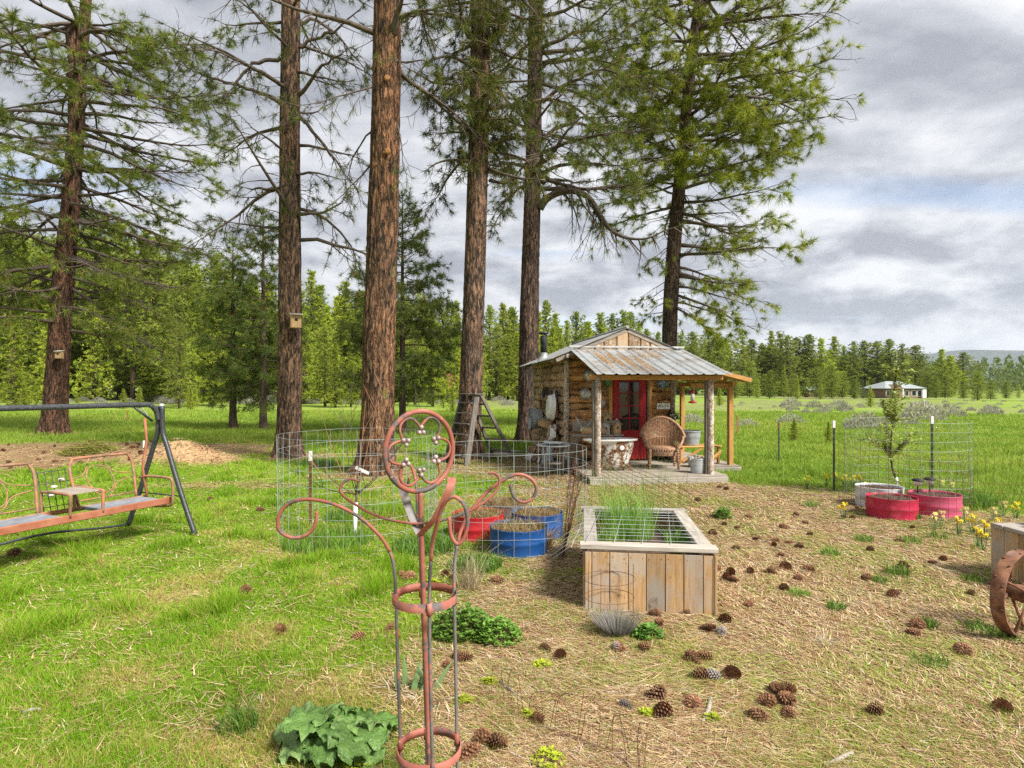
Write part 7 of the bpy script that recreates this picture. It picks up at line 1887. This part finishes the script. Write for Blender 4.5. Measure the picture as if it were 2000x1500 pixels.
# iris blades with pale dead leaves
p = G(812, 1345); t = thing('iris_clump', 'iris fans of grey-green blades with bleached dead leaves', 'plant', p)
for i in range(13):
    a = rg.uniform(-.9, .9); b0 = Vector((rg.uniform(-.10, .14), rg.uniform(-.05, .05), 0)); L = rg.uniform(.12, .22); fw = Vector((math.sin(a) * .5, rg.uniform(-.2, .2), 1)).normalized(); rows = []
    for f in np.linspace(0, 1, 6):
        w = .017 * (1 - f ** 2.2) + .0006; q = b0 + fw * L * f + Vector((math.sin(a) * .05 * f * f, 0, -.02 * f * f)); rows.append([q + Vector((-w, 0, 0)), q + Vector((0, -.003, 0)), q + Vector((w, 0, 0))])
    link('blade', leaf_mesh([(rows, rg.choice([(0.19, 0.30, 0.12), (0.24, 0.35, 0.16)]))], 'blade', M['leaf']), t)
mb = MB()
for i in range(60): mb.tube(wander(Vector((rg.gauss(.02, .10), rg.gauss(0, .10), .012)), Vector((rg.uniform(-1, 1), rg.uniform(-1, 1), .2)), rg.uniform(.07, .17), 5, .05, .45, 0, rg), [.003, .0035, .0035, .003, .002, .001], 4, caps=False)
dl = mb.build('dead_leaf', M['dead_leaf'], t); dl['kind'] = 'stuff'
# dry grass fountain between trellis and planter
wisps('dry_grass', 'fountain of pale dry grass stalks left of the drums path', *G(915, 1150), .10, 150, [(0.50, 0.42, 0.27), (0.42, 0.33, 0.19)], .15, .42, 1.5, .0022, 'grass', seed=91)
wisps('pale_needle_fan', 'fan of bleached needles lying on the open litter', *G(1608, 1258), .03, 70, [(0.58, 0.50, 0.38)], .03, .055, 5.5, .0022, 'needles', seed=92)
# tall feathery green growth in the planter
wisps('asparagus_grass', 'tall feathery green grass growing out of the planter', *(Vector((1.12, 5.72, .30))), 0.26, 520, [(0.14, 0.30, 0.04), (0.20, 0.37, 0.06), (0.26, 0.40, 0.08)], .18, .62, .7, .0024, 'grass', seed=93)
wisps('asparagus_grass', 'second patch of green grass at the right end of the planter', *(Vector((1.50, 5.25, .30))), .13, 170, [(0.14, 0.30, 0.04), (0.20, 0.37, 0.06)], .10, .28, .9, .0026, 'grass', seed=94)
wisps('asparagus_grass', 'third patch of green grass at the left end of the planter', *(Vector((.86, 5.35, .30))), .13, 130, [(0.14, 0.28, 0.04), (0.22, 0.34, 0.06)], .10, .24, 1.0, .0026, 'grass', seed=95)
wisps('tall_seed_grass', 'tall thin seeding grass stems in front of the porch', *(Vector((1.55, 7.6, 0.0))), .75, 360, [(0.22, 0.34, 0.06), (0.34, 0.40, 0.12)], .35, 1.02, .55, .0024, 'grass', seed=96)
# grass tufts and long grass clumps
for i, (x, y, r_, hh, lab) in enumerate(((1750, 1125, .10, .16, 'bright grass tuft beside a cone in the open litter'), (1623, 1085, .10, .12, 'grass tuft on the litter below the crimson drum'), (1832, 1052, .12, .10, 'low wide grass tuft below the pink-red drum'), (1776, 1060, .12, .12, 'grass tuft under the crimson drum cone'), (1686, 1057, .10, .12, 'grass tuft left of the drums'), (1715, 1138, .07, .08, 'tiny grass tuft right of a cone'), (1812, 1228, .06, .11, 'grass sprig beside the pair of cones'), (1815, 1300, .10, .09, 'grass tuft near the lower right cone'), (1915, 1235, .13, .11, 'grass tuft left of the iron wheel'), (1632, 1192, .07, .10, 'small grass sprig in the middle of the litter'), (1900, 1137, .09, .09, 'grass tuft right of the cone pair near the planter'), (1582, 988, .12, .11, 'grass tuft nearest the meadow edge'), (470, 1420, .10, .17, 'taller grass tuft on the lawn left of the rhubarb'), (1560, 1165, .09, .08, 'faint grass tuft below the cone cluster'), (1965, 1250, .10, .07, 'grass at the foot of the iron wheel'))):
    wisps('grass_tuft', lab, *G(x, y), r_, 130, GRN + [(0.24, 0.36, 0.06)], hh * .4, hh, 1.1, .0032, 'grass', group='grass tufts', seed=200 + i)
for i, (x, y, r_, hh, lab) in enumerate(((640, 1062, .50, .20, 'long grass along the front of the sapling cage'), (830, 1072, .35, .18, 'long grass at the right foot of the sapling cage'), (690, 1010, .40, .16, 'long grass round the white trunk guard'), (625, 908, .45, .18, 'dark grass clump behind the sapling cage'), (930, 1110, .25, .14, 'grass left of the front blue drum'), (1760, 1010, .22, .12, 'grass at the foot of the pink-red drum'), (1885, 985, .45, .28, 'long grass right of the pink-red drum'))):
    wisps('long_grass', lab, *G(x, y), r_, 1100, GRN, hh * .4, hh, .9, .0038, 'grass', group='long grass clumps', seed=230 + i)
# daffodils
dfm_y = surf('daffodil_yellow', [(0.3, (0.62, 0.46, 0.015)), (0.7, (0.75, 0.60, 0.03))], 12, rough=0.6, bmp=0)
dfm_p = surf('daffodil_pale', [(0.3, (0.66, 0.56, 0.22)), (0.7, (0.78, 0.72, 0.45))], 12, rough=0.6, bmp=0)
def daffodil_mesh(seed, nfl, mat_p, mat_c):
    r2 = random.Random(seed); lv = []; fl = MB(); tr_ = MB()
    for i in range(16):
        a = r2.uniform(0, 6.28); b0 = Vector((.05 * math.cos(a) * r2.random(), .05 * math.sin(a) * r2.random(), 0)); fw = Vector((math.cos(a) * r2.uniform(.1, .5), math.sin(a) * r2.uniform(.1, .5), 1)).normalized(); L = r2.uniform(.16, .28); sd_ = Vector((-math.sin(a), math.cos(a), 0)); rows = []
        for f in (0, .4, .75, 1): w = .006 * (1 - f * f) + .0005; q = b0 + fw * L * f + Vector((math.cos(a), math.sin(a), -1)) * .03 * f * f; rows.append([q - sd_ * w, q + sd_ * w])
        lv.append((rows, r2.choice([(0.11, 0.22, 0.07), (0.15, 0.28, 0.08)])))
    for i in range(nfl):
        a = r2.uniform(0, 6.28); top = Vector((.11 * math.cos(a) * r2.random(), .09 * math.sin(a) * r2.random(), r2.uniform(.20, .31))); q = Vector((r2.uniform(-.5, .5), -1, r2.uniform(-.1, .5))).normalized()
        fl.cm = 0; fl.tube([(top.x * .3, top.y * .3, 0), tuple(top)], [.003, .0025], 4, caps=False)
        x = q.orthogonal().normalized(); y = q.cross(x); fl.cm = 1
        for k in range(6):
            an = k * math.pi / 3; d1 = x * math.cos(an) + y * math.sin(an); d2 = x * math.cos(an + .42) + y * math.sin(an + .42); d0 = x * math.cos(an - .42) + y * math.sin(an - .42)
            fl.add([top, top + d0 * .022 + q * .003, top + d1 * .040, top + d2 * .022 + q * .003], [(0, 1, 2, 3)])
        fl.cm = 2; fl.tube([top, top + q * .010, top + q * .024], [.006, .009, .013], 7, caps=True)
    return leaf_mesh(lv, 'leaves', M['leaf']), fl.mesh('flowers', [M['tpost'], mat_p, mat_c])
DT_ = [daffodil_mesh(1, 7, dfm_y, dfm_y), daffodil_mesh(2, 9, dfm_y, dfm_y), daffodil_mesh(3, 5, dfm_p, dfm_y)]
M['tpost_g'] = M['tpost']
dl_ = [(1672, 945, 1), (1690, 940, 1), (1712, 948, 0), (1655, 950, 0), (1730, 950, 0), (1745, 948, 1), (1598, 955, 0), (1632, 950, 0), (1765, 968, 1), (1840, 940, 2), (1858, 944, 2), (1648, 990, 0), (1825, 1012, 2), (1838, 1008, 2), (1872, 1022, 1), (1900, 1018, 0), (1915, 1022, 1), (1925, 1030, 1), (1935, 1020, 1), (1948, 1026, 0), (1920, 1052, 1), (1975, 1020, 0), (1884, 1000, 2), (1940, 998, 2), (1955, 1002, 0), (1985, 990, 0), (1995, 1000, 0), (1960, 985, 2), (1935, 985, 2), (1910, 1045, 1)]
dcount = {}
for i, (x, y, k) in enumerate(dl_):
    if i in (16, 18, 21, 24, 26, 28, 3, 6): continue
    q = G(x, y + 24)
    if (i in range(0, 9)): q = q + Vector((0, .9, 0))
    where = 'behind the white drum' if i < 9 else 'right of the pink-red drum' if i < 14 else 'left of the right-edge planter'
    kind = 'pale daffodil clump' if k == 2 else ('full yellow daffodil clump' if k == 1 else 'thin yellow daffodil clump')
    dcount[kind + where] = dcount.get(kind + where, 0) + 1
    t = thing('daffodil', '%s %s growing %s' % (nth(dcount[kind + where]), kind, where), 'daffodil', q, rg.uniform(-.5, .5), 'daffodils by the drums')
    t.scale = (.55, .55, .72); link('leaves', DT_[k][0], t); link('flowers', DT_[k][1], t)
# fruit tree with fresh leaves
p = Vector((6.27, 9.55, gzf(6.27, 9.55))); ft = thing('fruit_tree', 'young fruit tree in fresh leaf with whitewashed foot inside its cage', 'tree', p)
r2 = random.Random(9)
tpts = [Vector((0, 0, 0)), Vector((-.02, 0, .2)), Vector((-.10, 0, .45)), Vector((-.13, 0, .75)), Vector((-.09, .02, 1.15)), Vector((-.07, .02, 1.6)), Vector((-.03, .02, 2.05)), Vector((-.05, 0, 2.35))]
MB().tube(bez(tpts, 4), [.021 - .00055 * i for i in range(29)], 9).build('trunk', M['limb'], ft)
MB().tube(bez([Vector((.0, 0, .05)), Vector((-.02, 0, .2)), Vector((-.045, 0, .30))], 4), .025, 10).build('whitewash', M['white'], ft)
lv = []; mbx = MB()
def leafy(path, n, s=.056):
    for i in range(n):
        t_ = r2.uniform(.12, 1); j = min(int(t_ * (len(path) - 1)), len(path) - 2); o = path[j].lerp(path[j + 1], t_ * (len(path) - 1) - j) + Vector((r2.gauss(0, .014), r2.gauss(0, .014), r2.gauss(0, .014)))
        az = r2.uniform(0, 6.28); fw = Vector((math.cos(az), math.sin(az), r2.uniform(-.2, .9))).normalized(); sd_ = Vector((-math.sin(az), math.cos(az), 0)); q = s * r2.uniform(.6, 1.25)
        lv.append(([[o, o], [o + fw * q * .5 - sd_ * q * .3, o + fw * q * .5 + sd_ * q * .3], [o + fw * q] * 2], r2.choice([(0.36, 0.46, 0.08), (0.48, 0.56, 0.15), (0.24, 0.34, 0.05), (0.55, 0.60, 0.22)])))
for i in range(22):
    z = r2.uniform(.45, 2.1); j = max(k for k in range(len(tpts) - 1) if tpts[k].z <= z); o = tpts[j].lerp(tpts[j + 1], (z - tpts[j].z) / (tpts[j + 1].z - tpts[j].z)); az = r2.uniform(0, 6.28)
    L = np.interp(z, [.4, .7, 1.3, 2.2], [.45, .62, .45, .24]) * r2.uniform(.6, 1.1); pth = wander(o, Vector((math.cos(az), math.sin(az), r2.uniform(.5, 1.7))), L, 7, -.02, .14, .15, r2)
    mbx.tube(pth, [.006, .0055, .005, .004, .0035, .003, .002, .0015], 4, caps=False); leafy(pth, int(L * 170))
    for k in range(3):
        q = wander(pth[r2.randint(2, 6)], Vector((r2.uniform(-1, 1), r2.uniform(-1, 1), r2.uniform(-.2, 1))), r2.uniform(.12, .3), 4, 0, .15, .1, r2); mbx.tube(q, [.004, .0035, .003, .002, .0015], 4, caps=False); leafy(q, 30)
leafy(tpts, 320)
mbx.build('limbs', M['swing_rust'], ft); link('crown', leaf_mesh(lv, 'crown', M['leaf']), ft)
# bare sapling with a white guard in the left cage
p = Vector((-1.83, 6.85, gzf(-1.83, 6.85))); sp_ = thing('bare_sapling', 'leafless multi-stemmed sapling with a white trunk guard', 'tree', p)
mb = MB(); mb.tube([(0, 0, 0), (.01, 0, .3), (.03, 0, .62)], [.017, .015, .013], 8); mb.build('trunk', M['limb'], sp_)
MB().tube([(-.002, 0, .02), (.005, 0, .2), (.012, 0, .42)], .024, 10).build('trunk_guard', M['white'], sp_)
MB().cham((.10, -.05, .80), (.17, .004, .035), .0012, rot3(0, D(24), 0)).build('plant_tag', M['white'], sp_)
for (dx, dy, hh_) in ((-.75, .1, 1.25), (-.50, -.2, 1.0), (-.20, .2, 1.55), (-.05, .0, 1.75), (.10, .1, 1.6), (.32, .0, 2.0), (.75, .2, 1.5), (.55, -.2, 1.1), (-.9, .3, .8), (.95, 0, 1.75), (-.35, -.1, 1.45), (.15, -.3, 1.2), (.6, .3, .9)):
    mb = MB(); pth = bez([Vector((.02, 0, .45 + .1 * rg.random())), Vector((dx * .35, dy * .3, .45 + (hh_ - .45) * .28)), Vector((dx * .75, dy * .8, .45 + (hh_ - .45) * .68)), Vector((dx, dy, hh_))], 4)
    mb.tube(pth, [max(.0065 - .0004 * i, .0025) for i in range(len(pth))], 5, caps=False)
    for k in range(4): mb.tube(wander(pth[rg.randint(3, len(pth) - 2)], Vector((rg.uniform(-.6, .6), rg.uniform(-.4, .4), 1)), rg.uniform(.12, .4), 4, 0, .12, 0, rg), [.0035, .003, .0028, .0025, .002], 4, caps=False)
    mb.build('branch', M['swing_rust'] if rg.random() < .5 else M['limb'], sp_)

# ------------------------------------------------------------------ sagebrush of the meadow
def sage_mesh(seed):
    nr2 = np.random.RandomState(seed); n = 650
    a = nr2.uniform(0, 6.28, n); q = np.sqrt(nr2.uniform(0, 1, n)); z = (1 - q ** 2 * .8) * nr2.uniform(.25, 1.05, n) * .55
    o = np.stack([q * np.cos(a) * .6, q * np.sin(a) * .5, z], -1); d_ = np.stack([np.cos(a) * q * .6, np.sin(a) * q * .6, np.full(n, .8)], -1) + nr2.normal(0, .35, (n, 3)); d_ /= np.linalg.norm(d_, axis=1, keepdims=True)
    p_ = np.cross(d_, nr2.normal(0, 1, (n, 3))); p_ /= np.linalg.norm(p_, axis=1, keepdims=True); L = nr2.uniform(.08, .22, (n, 1))
    V = np.stack([o - p_ * .013, o + p_ * .013, o + d_ * L], 1).reshape(-1, 3)
    c = lerp3((0.28, 0.26, 0.21), (0.50, 0.465, 0.40), nr2.uniform(0, 1, n)); c = np.where((nr2.uniform(0, 1, n) < .25)[:, None], np.array((0.17, 0.20, 0.11))[None], c)
    return np_mesh('sprays', V, np.arange(3 * n).reshape(-1, 3), M['leaf'], np.repeat(c, 3, 0))
SG = [sage_mesh(i) for i in range(3)]
def sage(x, y, s, label, group='sagebrush of the meadow'):
    q = G(x, y); o = link('sagebrush', rg.choice(SG), None, (q.x, q.y, gzf(q.x, q.y) - .03), (0, 0, rg.uniform(0, 6.28))); k = s * rg.uniform(.85, 1.15); o.scale = (k, k, k * rg.uniform(.75, 1.0)); tagp(o, label, 'shrub', group)
for (x, y, s, lab) in ((1690, 838, 1.5, 'large grey sagebrush behind the left post of the fruit tree cage'), (1545, 826, 1.1, 'round sagebrush right of the lone steel post'), (1460, 832, .9, 'small sagebrush behind the lean-to post'), (1352, 826, 1.2, 'sagebrush seen between the cabin posts'), (1638, 800, 1.6, 'grey sagebrush left of the fruit tree top'), (1755, 828, 1.5, 'sagebrush right behind the fruit tree'), (1800, 822, 1.7, 'sagebrush near the right cage post'), (1850, 812, 1.8, 'broad sagebrush right of the cage'), (1935, 808, 1.5, 'sagebrush close to the right frame edge'), (1545, 792, 1.9, 'wide sagebrush patch in mid meadow'), (1590, 796, 1.5, 'sagebrush beside the wide patch in mid meadow')):
    sage(x, y, s, lab)
for i in range(80):
    x = rg.uniform(1330, 2020); y = 777 + 30 * rg.random() ** 1.6
    if rg.random() < .45 or (1480 < x < 1660) or x > 1780: sage(x, y, rg.uniform(.35, .85), 'low grey sagebrush far out in the open meadow')
for i in range(75):
    x = rg.choice([rg.uniform(130, 330), rg.uniform(580, 720), rg.uniform(790, 1000), rg.uniform(330, 560)]); y = rg.uniform(781, 795)
    sage(x, y, rg.uniform(.8, 1.3), 'low grey sagebrush along the wood edge', 'sagebrush along the wood')

# ------------------------------------------------------------------ fallen cones and twigs
def cone_mesh(seed, mat):
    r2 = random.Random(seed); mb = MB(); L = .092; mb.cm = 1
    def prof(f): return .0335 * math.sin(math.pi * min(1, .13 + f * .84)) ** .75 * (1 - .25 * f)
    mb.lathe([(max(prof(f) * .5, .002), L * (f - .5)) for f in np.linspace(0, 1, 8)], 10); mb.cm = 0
    n = 84
    for i in range(n):
        f = (i + .5) / n; a = i * 2.39996; z = L * (f - .5); r_ = prof(f)
        o = Vector((math.cos(a), math.sin(a), 0)); sd_ = Vector((-math.sin(a), math.cos(a), 0)); tip = np.interp(f, [0, .35, 1], [-.25, .25, 1.0])
        b0 = o * r_ * .42 + Vector((0, 0, z)); w = .0070 * (.6 + r_ / .034 * .5)
        e1 = o * r_ * 1.22 + Vector((0, 0, z + .004 + .011 * tip)); k = r2.uniform(.9, 1.12)
        mb.add([b0 - sd_ * w * .5, b0 + sd_ * w * .5, e1 + sd_ * w * k, e1 + o * .006 + Vector((0, 0, .004)), e1 - sd_ * w * k, e1 - Vector((0, 0, .0045)) + o * .001], [(0, 1, 2, 3, 4), (4, 3, 2, 5), (0, 4, 5), (1, 5, 2)])
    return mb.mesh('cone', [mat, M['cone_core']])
CN = [cone_mesh(1, M['cone']), cone_mesh(2, M['cone']), cone_mesh(3, M['cone'])]; CG = cone_mesh(4, M['cone_grey'])
def cone(x, y, label, s=1.0, grey=False):
    q = G(x, y); o = link('pine_cone', CG if grey else rg.choice(CN), None, (q.x, q.y, q.z + rg.uniform(.022, .034) * s), (D(90) + rg.gauss(0, .25), rg.gauss(0, .2), rg.uniform(0, 6.28))); k = s * rg.uniform(.72, 1.15); fat = rg.uniform(.95, 1.3); o.scale = (k * fat, k * fat * rg.uniform(.85, 1.05), k * rg.uniform(.85, 1.15)); tagp(o, label, 'pine cone', 'fallen pine cones')
cones = [
 ('in the cluster of six', [(1517, 1360), (1538, 1360), (1499, 1384), (1482, 1411), (1536, 1381), (1540, 1405)]),
 ('in the group left of the cluster of six', [(1282, 1368), (1295, 1402), (1354, 1384), (1369, 1330), (1430, 1328), (1424, 1322)]),
 ('in the close pair below the planter', [(1352, 1295), (1380, 1290)]),
 ('at the foot of the planter front', [(1282, 1203), (1287, 1222), (1275, 1205), (1317, 1195), (1339, 1198)]),
 ('beside the right side of the planter', [(1401, 1118), (1427, 1125), (1430, 1140), (1420, 1135), (1466, 1123), (1462, 1187), (1416, 1217), (1382, 1234)]),
 ('in the pair below the grey lavender', [(1210, 1273), (1259, 1272)]),
 ('in the pair inside the wire edging', [(1065, 1273), (1094, 1288)]),
 ('in the loose line right of the planter', [(1506, 1123), (1534, 1114), (1580, 1117), (1560, 1135), (1532, 1155), (1562, 1072), (1512, 1068), (1530, 1032), (1475, 1055)]),
 ('between the planter and the porch', [(1362, 980), (1197, 985), (1405, 953), (1418, 957), (1180, 975)]),
 ('in front of the crimson drum', [(1665, 1013), (1757, 1060), (1765, 1112), (1822, 1104), (1842, 1098)]),
 ('in the middle of the right-hand litter', [(1694, 1135), (1744, 1167), (1897, 1165)]),
 ('in the touching pair left of the wheel', [(1792, 1229), (1785, 1244)]),
 ('beside the foot of the trellis', [(911, 1292), (876, 1307), (944, 1454), (971, 1464), (912, 1484), (1052, 1414), (895, 1288), (749, 1448)]),
 ('on the lawn behind the trellis hoop', [(788, 1134), (884, 1134), (972, 1140), (780, 1128), (870, 1126), (802, 1132)]),
 ('lying in the open lawn', [(480, 1163), (693, 1160), (702, 1248), (565, 1100), (761, 1233), (548, 1235), (28, 1087), (410, 978), (508, 998)]),
]
for where, pts in cones:
    for i, (x, y) in enumerate(sorted(pts)): cone(x, y, '%s pine cone from the left %s' % (nth(i + 1), where))
for (x, y, lab) in ((1710, 1399, 'large lone pine cone right of the cluster of six'), (1881, 1278, 'upright-looking lone pine cone below the wheel'), (1958, 1392, 'long pine cone close to the lower right corner')): cone(x, y, lab, 1.15)
for (x, y, lab) in ((1409, 1240, 'old grey pine cone touching a brown one near the planter'), (1392, 1331, 'old grey pine cone between two brown ones'), (1222, 1386, 'pale grey pine cone inside the wire edging'), (1205, 1272, 'grey pine cone left of an upright brown one')): cone(x, y, lab, .95, True)
for i in range(22):
    x = rg.uniform(1240, 1900); y = rg.uniform(985, 1090)
    if G(x, y).x > 2.0: cone(x, y, 'small pine cone scattered on the litter between planter and meadow', .9)
for i in range(44):
    x = rg.uniform(0, 330); y = rg.uniform(852, 928)
    if masks(np.array([G(x, y).x]), np.array([G(x, y).y]))[3][0] > .3: cone(x, y, 'small dark pine cone on the bare earth beyond the swing', 1.15)
for (a, b_, r_, lab) in (((1388, 1372), (1372, 1420), .014, 'broken grey stick below the pine cones'), ((1665, 1475), (1610, 1500), .012, 'pale bent stick at the bottom edge'), ((975, 1335), (1015, 1372), .012, 'dark stick inside the wire edging'), ((45, 1395), (80, 1388), .012, 'pale stick in the lawn at the lower left')):
    p0, p1 = G(*a), G(*b_); base = p0.copy(); mb = MB(); mb.tube([Vector((0, 0, .012)), (p1 - p0) * .5 + Vector((.01, 0, .02)), (p1 - p0) + Vector((0, 0, .012))], [r_, r_ * .9, r_ * .6], 8)
    o = mb.build('stick', M['grey_wood_x'], None, loc=base); tagp(o, lab, 'stick', 'fallen sticks')
# cut brush heap beside the mound
q = Vector((-10.9, 15.3, gzf(-10.9, 15.3))); V = []; Cc = []
for i in range(1500):
    a = rg.uniform(0, 6.28); k = math.sqrt(rg.random()); b0 = Vector((.75 * k * math.cos(a), .45 * k * math.sin(a), .36 * (1 - k * k) * rg.random())); d_ = Vector((rg.gauss(0, 1), rg.gauss(0, .8), rg.gauss(.1, .35))).normalized(); L = rg.uniform(.12, .34); sd_ = d_.orthogonal().normalized() * .010
    V += [b0 - sd_, b0 + sd_, b0 + d_ * L]; Cc += [rg.choice([(0.20, 0.21, 0.03), (0.28, 0.27, 0.05), (0.15, 0.17, 0.03), (0.25, 0.19, 0.08)])] * 3
t = thing('brush_heap', 'heap of cut yellow-green pine boughs beside the chip mound', 'brush heap', q)
link('boughs', np_mesh('boughs', np.array([tuple(p_) for p_ in V]), np.arange(len(V)).reshape(-1, 3), M['leaf'], np.array(Cc)), t)

# ------------------------------------------------------------------ air
hz = MB().box((0, 0, 380), (19800, 19800, 820)).mesh('haze')
hm = bpy.data.materials.new('haze_air'); hm.use_nodes = True; hm.node_tree.nodes.clear()
_o = hm.node_tree.nodes.new('ShaderNodeOutputMaterial'); _v = hm.node_tree.nodes.new('ShaderNodeVolumePrincipled')
_v.inputs['Color'].default_value = (0.80, 0.88, 1.0, 1); _v.inputs['Density'].default_value = 0.00008; _v.inputs['Anisotropy'].default_value = 0.2
hm.node_tree.links.new(_v.outputs[0], _o.inputs['Volume'])
hz.materials.append(hm)
ho = link('haze', hz); tagp(ho, 'thin blue haze between the meadow and the hills', 'haze', None, 'stuff')
